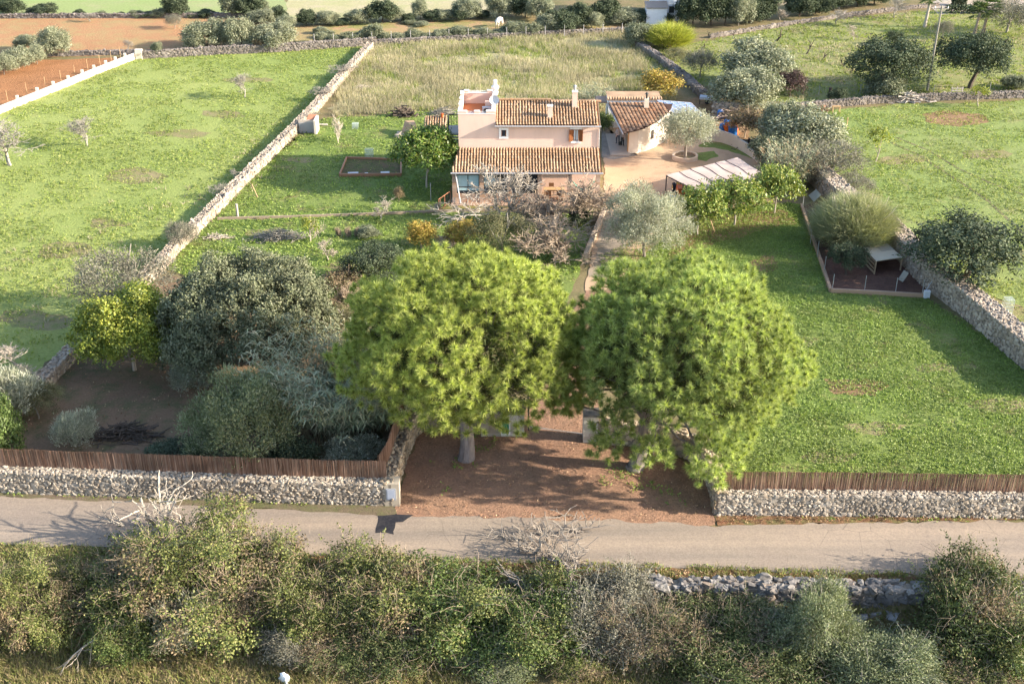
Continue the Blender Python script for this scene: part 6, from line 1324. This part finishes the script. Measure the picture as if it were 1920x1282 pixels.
thicket('shadethicket', 305, 5.0, 3.8, 2.4, L_UNDER, 760, 32, .12, .055, 260, BK_MID, second=L_BROWN, share=.22, arch=70)
thicket('olivethicket', 306, 4.4, 3.6, 3.2, L_WOLIV, 900, 42, .15, .04, 130, BK_GREY, 'shoot', n=22, size=.3)
thicket('greythicket', 307, 4.4, 3.6, 3.0, L_GREY, 760, 38, .13, .045, 320, BK_GREY, 'shoot', n=22, size=.3)
NB_ = 'bramble'
B2 = ('stems', 'foliage')
near('bramble_bush', 'bramble0', 'sunlit bramble mound in the left picture corner beside the lane', NB_, 40, 1215, 200, 1035, 0.3, B2)
near('bramble_bush', 'bramble0', 'tall bramble mound with reddish stems wrapped round the dead white tree', NB_, 350, 1180, 345, 955, 0, B2)
near('thicket', 'drythicket', 'brown leafless tangle right of the mound with the dead tree', 'thicket', 470, 1180, 190, 1030, 1, B2)
near('bramble_bush', 'bramble1', 'green bramble bush reaching over the lane edge by the tar patch', NB_, 700, 1185, 225, 1022, 2, B2)
near('bramble_bush', 'bramble1', 'low bramble left of the tar patch bush, among brown stems', NB_, 590, 1205, 190, 1060, 3, B2)
near('bush', 'darkthicket', 'deep green leafy bush right of the tar patch bramble', 'bush', 850, 1195, 260, 1055, 0, B2)
near('thicket', 'shadethicket', 'shadowy tangle of grey stems below the tar patch bramble', 'thicket', 700, 1225, 200, 1130, 2.4, B2)
near('bush', 'darkthicket', 'deep green bush under the grey dead trees in the middle', 'bush', 1010, 1215, 220, 1085, 2, B2)
near('bush', 'greythicket', 'large grey green bush right of the grey dead trees', 'bush', 1160, 1205, 200, 1070, 1, B2)
near('thicket', 'drythicket', 'brown straggly thicket at the foot of the large grey green bush', 'thicket', 1190, 1245, 160, 1130, 0, B2)
near('thicket', 'shadethicket', 'dark grey tangle below the boulder wall, left part', 'thicket', 1330, 1230, 200, 1112, 0, B2)
near('bush', 'olivethicket', 'blue green bush in shade below the boulder wall', 'bush', 1415, 1205, 150, 1118, 1, B2)
near('thicket', 'shadethicket', 'dark tangle at the bottom edge below the blue green bush', 'thicket', 1400, 1275, 240, 1165, 3, B2)
near('olive_shrub', 'olivethicket', 'tall feathery olive shrub in front of the collapsed boulder wall', 'shrub', 1530, 1245, 150, 1085, 0, B2)
near('olive_shrub', 'olivethicket', 'pale feathery olive shrub at the bottom, right of the tall one', 'shrub', 1665, 1295, 190, 1185, 2, B2)
near('bush', 'shadethicket', 'dark bush with bare twigs leaning over the lane at lower right', 'bush', 1815, 1205, 225, 1040, 1, B2)
near('bush', 'darkthicket', 'leafy green bush in the lower right corner', 'bush', 1880, 1250, 200, 1120, 0, B2)
near('bramble_bush', 'bramble1', 'yellowish bramble at the bottom edge of the lower right corner', NB_, 1830, 1310, 220, 1215, 1, B2)
near('thicket', 'shadethicket', 'shadowy tangle between the left corner mound and the dead tree', 'thicket', 170, 1185, 190, 1060, 0, B2)
near('bush', 'sbush1', 'small silvery olive shrub left of the fallen branch', 'shrub', 185, 1180, 90, 1090, 0, B2)
near('bush', 'sbush0', 'silvery olive shrub in front of the mound with the dead tree', 'shrub', 352, 1225, 120, 1095, 1, B2)
near('bush', 'darkthicket', 'dark green undergrowth left of the silvery shrub by the fallen branch', 'bush', 240, 1225, 150, 1120, 2, B2)
near('bush', 'greythicket', 'grey green low bush in the middle of the bottom hedge', 'bush', 545, 1222, 130, 1145, 2, B2)
near('bush', 'olivethicket', 'grey green low bush at the bottom of the deep green bushes', 'bush', 930, 1240, 170, 1170, 2, B2)
near('thicket', 'bramble1', 'mixed green and brown thicket at the bottom below the middle hedge', 'thicket', 1060, 1250, 160, 1175, 2, B2)
near('thicket', 'shadethicket', 'dark mixed thicket at the bottom below the low bramble', 'thicket', 625, 1245, 150, 1175, 0, B2)
# dead trees
near('dead_tree', 'dead0', 'dead white tree with twisted bare limbs rising from the bramble mound', 'dead tree', 308, 1062, 240, 855, 1.2)
near('dead_tree', 'dead1', 'grey dead tree spreading over the lane, the taller one', 'dead tree', 1000, 1092, 250, 928, .4)
near('dead_tree', 'dead1', 'grey dead tree sprawling in the hedge below the taller one', 'dead tree', 1045, 1190, 250, 1030, 2.6)
fb = thing('fallen_branch', 'long pale fallen branch lying across the bottom left hedge', 'branch', at(260, 1135, 0)); rng = np.random.RandomState(320)
a, c = np.array(at(262, 1130, .2)), np.array(at(125, 1245, -1.0)); rows = []; n = 8; pp = a
for i in range(n):
    q = a + (c - a) * (i + 1) / n + rng.randn(3) * .08; rows.append((*pp, *q, .075 - .006 * i, .07 - .006 * i)); pp = q
    if i > 1: rows += grow(rng, q, (c - a) / n + rng.randn(3) * .4, .6, .03, 2, (2, 3), .7, .6, .1, .3)
V, F = seg_mesh(rows, 6); link('limb', np_mesh('limb', V - np.array(fb.location), F, BK_PALE), fb)
p = at(535, 1278, LOWZ); m = MB(); rng2 = random.Random(4)
V, F = stones(np.array([[0, 0, .2]]), np.array([[1.0, 0, 0]]), np.array([[0, 1.0, 0]]), np.array([[0, 0, 1.0]]), np.array([[.19, .16, .27]]), np.random.RandomState(9), True)
o = tag(link('plastic_sack', np_mesh('plastic_sack', V, F, plain('white_plastic', (0.75, 0.75, 0.76), .4), smooth=True)), 'crumpled white plastic sack in the weeds at the bottom edge', 'sack'); o.location = p

# ------------------------------------------------------------------ heaps, posts and other small things
def heap(name, label, cat, px, py, w, d, h, n, mat, seed, r=.04, L=.9, z=0.0):
    rng = np.random.RandomState(seed); rows = []
    for i in range(n):
        x, y = rng.randn() * w * .25, rng.randn() * d * .25; zz = max(.03, h * math.exp(-((x / w * 2.4) ** 2 + (y / d * 2.4) ** 2)) * rng.rand()); a = rng.rand() * 6.283; dv = np.array([math.cos(a), math.sin(a) * .6, rng.randn() * .2]); l = L * (.4 + .8 * rng.rand()); q = np.array([x, y, zz])
        rows.append((*(q - dv * l / 2), *(q + dv * l / 2), r * (.5 + rng.rand()), r * (.4 + .6 * rng.rand())))
    return tag_loc(link(name, np_mesh(name, *seg_mesh(rows, 5), mat)), label, cat, at(px, py, z))
def tag_loc(o, label, cat, loc): o.location = loc; return tag(o, label, cat)
heap('branch_pile', 'long stack of cut dark branches on bare soil behind the left reed screen', 'wood pile', 232, 818, 3.6, 1.4, .9, 170, BK_DARK, 330, .035, 1.6)
heap('brushwood_pile', 'pile of grey cut brushwood in the garden behind the holm oak', 'brushwood', 522, 448, 4.2, 1.6, .9, 260, BK_GREY, 331, .025, 1.3)
heap('brushwood_pile', 'small scatter of pale sticks near the bend of the field wall', 'brushwood', 408, 448, 2.4, 1.0, .4, 70, BK_PALE, 332, .025, 1.0)
heap('log_pile', 'heap of dark logs on the lawn left of the roof terrace', 'log pile', 756, 218, 2.2, 1.2, 1.3, 90, BK_DARK, 333, .10, 1.1)
heap('brushwood_pile', 'low heap of grey prunings beside the house back corner', 'brushwood', 832, 215, 3.0, 1.5, .8, 200, BK_GREY, 334, .025, 1.0)
heap('brushwood_pile', 'flat heap of pale prunings in the straw grass left of the log pile', 'brushwood', 680, 168, 3.4, 1.2, .5, 160, BK_PALE, 335, .025, 1.1)
heap('scrap_heap', 'heap of timber and scrap under the brown tinged tree by the yard', 'scrap heap', 1372, 225, 3.6, 3.0, 1.3, 150, bark('scrap_wood', (0.14, 0.10, 0.08), (0.36, 0.28, 0.23)), 336, .06, 1.4)
heap('scrap_heap', 'dark heap of rubbish behind the curved block wall', 'scrap heap', 1412, 276, 3.0, 2.2, 1.0, 130, BK_DARK, 337, .07, .9)
heap('timber_stack', 'tangle of pale planks leaning on the pasture wall below the left carob', 'timber', 1705, 192, 3.6, 1.0, 1.3, 60, bark('grey_plank', (0.36, 0.31, 0.27), (0.52, 0.46, 0.41)), 338, .06, 1.8)
heap('log_pile', 'small heap of reddish logs on the grass below the pasture wall', 'log pile', 1538, 209, 1.8, .9, .7, 50, bark('red_log', (0.22, 0.10, 0.06), (0.38, 0.20, 0.12)), 339, .08, .8)
def lump(name, label, cat, px, py, sx, sy, sz, mat, seed, z=0.0):
    V, F = stones(np.array([[0, 0, sz * .35]]), np.array([[1.0, 0, 0]]), np.array([[0, 1.0, 0]]), np.array([[0, 0, 1.0]]), np.array([[sx, sy, sz]]), np.random.RandomState(seed), True)
    return tag_loc(link(name, np_mesh(name, V, F, mat)), label, cat, at(px, py, z))
lump('sand_heap', 'pale sand heap beside the tile roofed oven in the lawn', 'sand heap', 768, 250, .85, .7, .8, G_GRAVEL, 340); lump('rubble_heap', 'small rubble heap left of the sand heap', 'rubble', 748, 258, .5, .4, .35, STONE, 341)
lump('stone_heap', 'tan stone ring heap between the yellow shrubs', 'stone heap', 835, 460, .8, .6, .55, STONEL, 342)
ov = thing('brick_oven', 'small brick oven with a sagging tile roof behind the leafy tree', 'oven', at(818, 258)); q = at(818, 258)
MB().bx(q.x - 1.1, q.x + .95, q.y - .4, q.y + 1.0, -.1, 1.1).build('brick_body', PSTONE, ov)
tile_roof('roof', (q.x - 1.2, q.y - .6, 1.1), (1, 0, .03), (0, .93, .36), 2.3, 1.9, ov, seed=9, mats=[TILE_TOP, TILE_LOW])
MB().slab([(q.x - 1.2, q.y - .6, 1.1), (q.x + 1.1, q.y - .6, 1.15), (q.x + 1.1, q.y + 1.15, 1.76), (q.x - 1.2, q.y + 1.15, 1.7)], .05).build('roof_board', BK_MID, ov)
MB().tube((q.x + .6, q.y + .9, 1.6), (q.x + .6, q.y + .9, 2.2), .14).build('chimney', OR, ov)
# brick hut on the long wall
q = at(580, 252); bh = thing('brick_shed', 'little roofless brick shed built against the long field wall', 'shed', q); BR_ = plain('red_brick', (0.45, 0.18, 0.10), .9); BLK = plaster('shed_block', (0.50, 0.42, 0.34), (0.60, 0.5, 0.42))
MB().bx(q.x - 1.1, q.x + .55, q.y + .5, q.y + .65, -.1, 1.3).build('back_wall', BLK, bh); MB().bx(q.x + .56, q.x + .78, q.y - .3, q.y + 1.6, -.1, 1.5).build('side_wall', plain('cream_block', (0.62, 0.55, 0.46)), bh)
MB().bx(q.x - 1.0, q.x + .5, q.y + .40, q.y + .49, 0, 1.05).build('door', plain('grey_board', (0.32, 0.31, 0.30)), bh)
MB().slab([(q.x - .3, q.y + .66, 1.35), (q.x + .5, q.y + .66, 1.35), (q.x + .6, q.y + 1.9, 1.5), (q.x - .2, q.y + 1.9, 1.5)], .1).build('tile_stack', BR_, bh)
def post(name, label, cat, px, py, h, r=.05, mat=None, lean=(0, 0), group=None):
    p = at(px, py); o = MB().tube((0, 0, -.1), (lean[0], lean[1], h), r, k=6).build(name, mat or TW); o.location = p; return tag(o, label, cat, group)
p = at(600, 236); o = MB().box((0, 0, .12), (1.6, .18, .12)).build('plank', plain('cream_block', (0, 0, 0))); tag_loc(o, 'cream plank lying on the grass beside the brick shed', 'plank', p)
post('wooden_post', 'pale slanting stick in the lawn near the long wall', 'stick', 484, 370, 1.1, .04, TW, (-.5, .3)); post('stone_post', 'small upright stone post below the long wall', 'post', 446, 408, 1.2, .12, plain('post_stone', (0.4, 0.34, 0.29)))
post('metal_post', 'thin grey post in the lawn left of the porch', 'post', 808, 376, 1.6, .03, GUT); post('wooden_post', 'black post on the pasture wall beside a shrub', 'post', 1555, 184, 1.2, .18, BK_DARK)
post('wooden_post', 'brown post at the end of the rubble wall in the yard', 'post', 1341, 212, 1.5, .08, BK_DARK); post('wooden_post', 'pale post with a brace in the right field', 'post', 1587, 240, 1.1, .05, TW); post('wooden_post', 'slanting pale stake at the edge of the right field', 'stake', 1540, 232, 1.2, .04, TW, (.6, .4))
for x, y in ((1535, 178), (1612, 178), (1750, 176), (1855, 172)): post('fence_post', 'thin wire fence post on the pasture wall', 'fence post', x, y, 1.1, .03, GUT, group='wire fence posts along the pasture wall')
for x, y in ((16, 200), (52, 186), (87, 174), (116, 162), (142, 152), (166, 141), (189, 132), (210, 124), (227, 117)): post('fence_post', 'thin wire fence post behind the cream block wall', 'fence post', x, y - 4, 1.6, .025, TW, group='wire fence posts behind the cream wall')
for i, x in enumerate(range(590, 1180, 36)): post('fence_post', 'thin wire fence post on the far wall of the straw meadow', 'fence post', x, 86 - (x - 590) * .036, 1.5, .04, GUT, group='wire fence posts on the far meadow wall')
for i in range(5):
    x = 690 - i * 10; post('fence_post', 'thin wire fence post along the far end of the long wall', 'fence post', x - 4, 96 + i * 13, 1.5, .03, DKM, group='wire fence posts beside the long wall')
# utility pole
up_ = at(1738, 172); pole = thing('utility_pole', 'tall grey wooden utility pole between the two dark carobs', 'utility pole', up_)
MB().tube(up_ - Vector((0, 0, .3)), up_ + Vector((.1, 0, 9.5)), .15, .10, k=8).build('pole', BK_GREY, pole); MB().bx(up_.x - .7, up_.x + .9, up_.y - .06, up_.y + .06, 9.1, 9.22).build('crossarm', BK_GREY, pole)
for dx in (-.6, .1, .8): MB().tube(up_ + Vector((dx, 0, 9.22)), up_ + Vector((dx, 0, 9.42)), .06, .04, k=6).build('insulator', STUC, pole)
# pen: kerb, wire fence, hut
low_kerb('low tan kerb round two sides of the fenced pen', P2((1502, 388), (1530, 468), (1557, 548), (1640, 552), (1738, 558)), .2, .3, plain('pen_kerb', (0.36, 0.24, 0.16)), 'kerb_wall', 'low wall')
wf = thing('wire_fence', 'wire fence on thin metal posts round the pen with the pallet hut', 'fence', at(1557, 545)); fpx = [(1504, 395), (1519, 458), (1532, 482), (1545, 512), (1560, 546), (1620, 549), (1678, 553), (1728, 556)]; fp = P2(*fpx)
STEEL = plain('galvanised', (0.45, 0.46, 0.48), .4, .5)
for q in fp: MB().tube(q, q + Vector((0, 0, 1.35)), .025, k=5).build('post', STEEL, wf)
m = MB()
for i in range(len(fp) - 1):
    for h in np.linspace(.15, 1.3, 8): m.tube(fp[i] + Vector((0, 0, h)), fp[i + 1] + Vector((0, 0, h)), .006, k=3, cap=False)
m.build('wire', DKM, wf); MB().tube(fp[-1], fp[-1] + Vector((1.1, .9, 1.2)), .03).build('brace', STEEL, wf)
hr = [at(1619, 464, 1.1), at(1643, 489, 1.1), at(1692, 482, 1.1), at(1664, 457, 1.1)]; hut = thing('pallet_hut', 'low animal hut of pallets with a pale board roof inside the pen', 'hut', (hr[1].x, hr[1].y, 0))
MB().slab(hr, .06).build('roof', plaster('roof_panel', (0.46, 0.40, 0.30), (0.38, 0.34, 0.27), .2), hut)
b2 = [hr[2].lerp(hr[3], .1), hr[2].lerp(hr[3], .95), hr[1].lerp(hr[0], .95).lerp(hr[3], .55), hr[1].lerp(hr[2], .45).lerp(hr[3], .45)]
MB().slab([q + Vector((0, 0, .0)) + Vector((0, 0, .012)) for q in (hr[3], hr[3].lerp(hr[0], .5), hr[3].lerp(hr[0], .5).lerp(hr[2].lerp(hr[1], .5), .45), hr[3].lerp(hr[2], .45))], .01).build('roof_patch', plain('grey_sheet', (0.29, 0.27, 0.23)), hut)
m = MB(); PAL = plain('pallet_wood', (0.34, 0.25, 0.17))
for h in (.12, .42, .72, .98): 
    a, c = hr[0] * 1, hr[1] * 1; a.z = c.z = h; d = (c - a).normalized(); n = Vector((-d.y, d.x, 0)) * .03; m.prism([a - n, c - n, c + n, a + n], h - .08, h + .06)
m.build('pallet_side', PAL, hut)
for q in hr: MB().tube((q.x, q.y, 0), (q.x, q.y, 1.05), .06, k=6).build('post', PAL, hut)
def board(name, label, cat, pts, t, mat): 
    o = thing(name, label, cat, tuple(Vector(pts[0]))); MB().slab(pts, t).build('panel', mat, o); return o
board('leaning_board', 'grey board leaning on the thick wall below the pallet hut', 'board', [at(1684, 523, .2), at(1693, 528, .2), at(1704, 512, .9), at(1695, 506, .9)], .04, plain('grey_sheet', (0, 0, 0)))
board('leaning_board', 'pale blue grey sheet leaning on the wall above the retama', 'board', [at(1516, 366, .1), at(1526, 378, .1), at(1540, 365, 1.0), at(1530, 355, 1.0)], .04, plain('pale_sheet', (0.27, 0.31, 0.31)))
q = at(1736, 559); o = thing('white_box', 'white utility box at the corner of the pen kerb', 'box', q); MB().bx(q.x - .2, q.x + .22, q.y - .12, q.y + .12, 0, .6).build('cabinet', plain('box_white', (0.62, 0.65, 0.68), .5), o); MB().bx(q.x - .16, q.x + .18, q.y - .135, q.y - .121, .05, .55).build('door', plain('box_door', (0.55, 0.58, 0.62), .5), o)
# blue drums and orange net by the yard
for x, y, lab in ((1362, 240, 'blue plastic drum standing at the left of the orange heap'), (1370, 252, 'blue plastic drum below the orange heap'), (1376, 253, 'blue plastic drum right below the orange heap'), (1354, 248, 'blue drum lying by the end of the block wall'), (1350, 222, 'blue crate like drum at the top of the scrap heap')):
    q = at(x, y); o = thing('plastic_drum', lab, 'drum', q); MB().lathe(q, [(0, 0), (.3, 0), (.33, .1), (.31, .42), (.33, .5), (.31, .8), (.2, .88), (0, .88)], 14).build('barrel', plain('drum_blue', (0.02, 0.13, 0.40), .35), o); MB().lathe(q + Vector((.12, 0, .88)), [(.06, 0), (.06, .05), (0, .05)], 8).build('cap', STUC, o)
lump('orange_net', 'crumpled bright orange net heaped between blue drums', 'net', 1370, 250, .8, .6, .8, plain('orange_net', (0.62, 0.14, 0.03), .8), 350)
q = at(1322, 196); o = thing('wheelbarrow', 'overturned pale metal barrow beside the tumbled wall', 'wheelbarrow', q)
MB().slab([q + Vector((-.7, -.3, .9)), q + Vector((.9, -.3, .75)), q + Vector((1.0, .5, .75)), q + Vector((-.5, .5, .95))], .25).build('tray', plain('barrow_grey', (0.45, 0.48, 0.54), .5), o)
for dx in (-.6, .8): MB().tube(q + Vector((dx, 0, 0)), q + Vector((dx, 0, .7)), .04).build('leg', DKM, o)
MB().tube(q + Vector((.2, -.1, .3)), q + Vector((.2, .05, .3)), .28, k=12).build('wheel', plain('tyre', (0, 0, 0)), o)
q = at(1792, 186); o = thing('crate_frame', 'grey slatted wooden hurdle leaning on the pasture wall', 'hurdle', q); m = MB()
for i in range(5): m.box((q.x, q.y, .2 + i * .25), (1.3, .05, .1))
for dx in (-.6, 0, .6): m.box((q.x + dx, q.y + .06, .65), (.09, .05, 1.4))
m.build('slats', bark('grey_plank', (0, 0, 0), (0, 0, 0)), o)
q = at(1567, 211); o = thing('sawhorse', 'small pale wooden saw bench on the grass below the pasture wall', 'saw bench', q); MB().bx(q.x - .45, q.x + .45, q.y - .1, q.y + .1, .6, .72).build('top_beam', TW, o)
for dx in (-.4, .35):
    for s in (-1, 1): MB().tube(q + Vector((dx, s * .3, 0)), q + Vector((dx, s * .05, .62)), .04).build('leg', TW, o)
# raised bed frame on the lawn, cages, boxes
bd = thing('raised_bed', 'long timber edged vegetable bed with pale boards on the lawn in the house shadow', 'garden bed', at(645, 330)); bp = P2((637, 332), (752, 331), (752, 303), (650, 300)); m = MB()
for i in range(4):
    a, c = bp[i], bp[(i + 1) % 4]; d = (c - a).normalized(); n = Vector((-d.y, d.x, 0)) * .06; m.prism([a - n, c - n, c + n, a + n], -.05, .32)
m.build('frame', plain('bed_timber', (0.33, 0.16, 0.09)), bd); m = MB(); m.prism(bp, -.05, .14); m.build('soil', ground_mat('bed_soil', (0.12, 0.08, 0.05), (0.10, 0.10, 0.04), (0.07, 0.08, 0.03), .4, 1.5, 8), bd)
for x, y, w_ in ((662, 325, .95), (687, 326, .3), (722, 324, .8)): q = at(x, y, .2); MB().box((q.x, q.y, .2), (w_, .55, .06), .1).build('board', plain('bed_board', (0.50, 0.48, 0.48)), bd)
def cage(label, px, py, w_, h):
    q = at(px, py); o = thing('wire_cage', label, 'wire cage', q, 0); m = MB()
    for i in range(7):
        x = q.x - w_ / 2 + w_ * i / 6
        for yy in (0, .6): m.tube((x, q.y + yy, 0), (x, q.y + yy, h), .016, k=4)
        m.tube((x, q.y, h), (x, q.y + .6, h), .016, k=4)
    for z in np.linspace(.1, h, 5):
        for yy in (0, .6): m.tube((q.x - w_ / 2, q.y + yy, z), (q.x + w_ / 2, q.y + yy, z), .016, k=4)
    m.build('mesh', plain('cage_wire', (0.50, 0.56, 0.52), .5), o)
cage('silvery wire cage on the lawn behind the raised bed', 692, 296, .75, .75); cage('silvery wire panel cage near the bare young tree', 666, 243, .6, .55); cage('silvery wire cage tube in the weeds beyond the thick right wall', 1890, 590, .55, 1.1)
post('marker_stake', 'small orange topped marker stake on the thick right wall', 'stake', 1823, 571, .6, .05, OR)
# ------------------------------------------------------------------ animal and people
def skin_body(name, pts, edges, radii, mats, root, pick, sub=1):
    me = bpy.data.meshes.new(name); me.from_pydata(pts, edges, []); o = link(name, me, root); sm = o.modifiers.new('skin', 'SKIN')
    for i, rr_ in enumerate(radii): me.skin_vertices[0].data[i].radius = rr_ if isinstance(rr_, tuple) else (rr_, rr_)
    me.skin_vertices[0].data[0].use_root = True; ss = o.modifiers.new('smooth', 'SUBSURF'); ss.levels = sub; ss.render_levels = sub
    dg = bpy.context.evaluated_depsgraph_get(); m2 = bpy.data.meshes.new_from_object(o.evaluated_get(dg)); o.modifiers.clear(); o.data = m2; m2.materials.clear()
    for m in mats: m2.materials.append(m)
    for p in m2.polygons: p.material_index = pick(p.center); p.use_smooth = True
    return o
hp = at(936, 52); hs = thing('horse', 'white horse grazing with lowered head in the far paddock', 'horse', hp, R(70))
pts = [(-.75, 0, 1.15), (-.3, 0, 1.18), (.25, 0, 1.15), (.6, 0, 1.2), (.95, 0, 1.0), (1.25, 0, .65), (1.35, 0, .38), (1.5, 0, .15),
       (-.8, .18, .85), (-.62, .18, .6), (-.85, .18, .42), (-.82, .18, 0.02), (-.8, -.18, .85), (-.62, -.18, .6), (-.85, -.18, .42), (-.82, -.18, 0.02), (.55, .17, .8), (.57, .17, .45), (.55, .17, .02), (.55, -.17, .8), (.57, -.17, .45), (.50, -.17, .02), (-1.0, 0, 1.05), (-1.1, 0, .5)]
eds = [(0, 1), (1, 2), (2, 3), (3, 4), (4, 5), (5, 6), (6, 7), (0, 8), (8, 9), (9, 10), (10, 11), (0, 12), (12, 13), (13, 14), (14, 15), (3, 16), (16, 17), (17, 18), (3, 19), (19, 20), (20, 21), (0, 22), (22, 23)]
rad = [.30, .31, .32, .30, .20, .15, .14, .08, .17, .10, .07, .07, .17, .10, .07, .07, .13, .08, .07, .13, .08, .07, .07, .09]
hx_ = skin_body('body', pts, eds, rad, [plain('horse_white', (0.58, 0.53, 0.46), .7), plain('horse_leg', (0.45, 0.33, 0.22), .7)], hs, lambda c: 1 if c.z < .5 and c.x < .9 else 0)
MB().tube((0, 0, 0), (.0, .02, .14), .05, .01, k=5).build('ear', plain('horse_white', (0, 0, 0)), hs).location = (1.2, .07, .78); MB().tube((0, 0, 0), (.0, -.02, .14), .05, .01, k=5).build('ear', plain('horse_white', (0, 0, 0)), hs).location = (1.2, -.07, .78)
def person(label, loc, rz, top, trousers, hair, arm=0.0, stride=.12):
    o = thing('person', label, 'person', loc, rz); pts = []; eds = []; rad = []
    def v(p, rr_, par=None):
        pts.append(p); rad.append(rr_); i = len(pts) - 1
        if par is not None: eds.append((par, i))
        return i
    pel = v((0, 0, .95), (.15, .11)); ch = v((0, .02, 1.18), (.15, .11), pel); sh = v((0, 0, 1.40), (.14, .10), ch); nk = v((0, -.01, 1.50), .055, sh); hd = v((0, -.03, 1.60), (.085, .10), nk); v((0, -.02, 1.70), (.075, .09), hd)
    for s in (-1, 1):
        h_ = v((s * .10, 0, .88), .095, pel); k_ = v((s * .11, -stride * s * .5, .48), .07, h_); a_ = v((s * .11, stride * s * -.2, .09), .045, k_); v((s * .12, stride * s * -.2 - .16, .04), .04, a_)
        sd_ = v((s * .19, 0, 1.39), .06, sh); el_ = v((s * .25, .04, 1.12), .045, sd_); wr = v((s * (.24 - arm * .12), -.10 - arm * .2, .90 + arm * .25), .03, el_); pm = v((s * (.23 - arm * .14), -.14 - arm * .22, .84 + arm * .26), (.038, .02), wr)
        for f in range(5): v((s * (.23 - arm * .14) + (f - 2) * .018, -.16 - arm * .23 - (.02 if f else -.02), .77 + .01 * abs(f - 2) + arm * .26 + (.05 if f == 0 else 0)), .009, pm)
    skin = plain('skin', (0.45, 0.28, 0.20), .6)
    def pick(c): return 0 if c.z > 1.47 or (abs(c.x) > .15 and c.z < 1.0 + arm * .2 and c.z > .7) else (1 if c.z > .94 else (2 if c.z > .08 else 3))
    skin_body('body', pts, eds, rad, [skin, top, trousers, DKM], o, pick)
    MB().lathe((0, .005, 1.62), [(.10, -.06), (.112, .02), (.10, .09), (.05, .135), (0, .14)], 12).build('hair', hair, o)
    m = MB().bx(-.015, .015, -.165, -.12, 1.59, 1.63); m.v = [(x, y, z) for x, y, z in m.v]; m.build('nose', skin, o)
    m = MB(); m.bx(-.05, -.025, -.128, -.115, 1.635, 1.65); m.bx(.025, .05, -.128, -.115, 1.635, 1.65); m.build('eyes', DKM, o)
    for s in (-1, 1): MB().tube((s * .085, 0, 1.60), (s * .105, 0, 1.62), .028, .02, k=6).build('ear', skin, o)
    return o
HAIR = plain('dark_hair', (0.03, 0.02, 0.015), .6)
pz = .13
q = at(1158, 270, pz); person('person in a pale top and dark trousers standing under the annex eave', (q.x, q.y, pz), R(200), plain('pale_top', (0.42, 0.38, 0.38), .8), plain('navy_trousers', (0.025, 0.03, 0.05), .8), HAIR, .3)
q = at(1167, 274, pz); person('person in grey top and black trousers by the annex door jamb, carrying a bag', (q.x, q.y, pz), R(150), plain('grey_top', (0.24, 0.21, 0.20), .8), plain('black_trousers', (0.015, 0.015, 0.018), .8), HAIR, .1)
q = at(1163, 272, pz); o = thing('shoulder_bag', 'dark bag hanging beside the person in grey top', 'bag', (q.x, q.y, pz)); MB().bx(q.x - .17, q.x + .17, q.y - .08, q.y + .08, pz, pz + .36).build('pouch', DKM, o); m = MB(); m.tube((q.x - .12, q.y, pz + .36), (q.x, q.y, pz + .6), .012, k=4); m.tube((q.x, q.y, pz + .6), (q.x + .12, q.y, pz + .36), .012, k=4); m.build('handle', DKM, o)
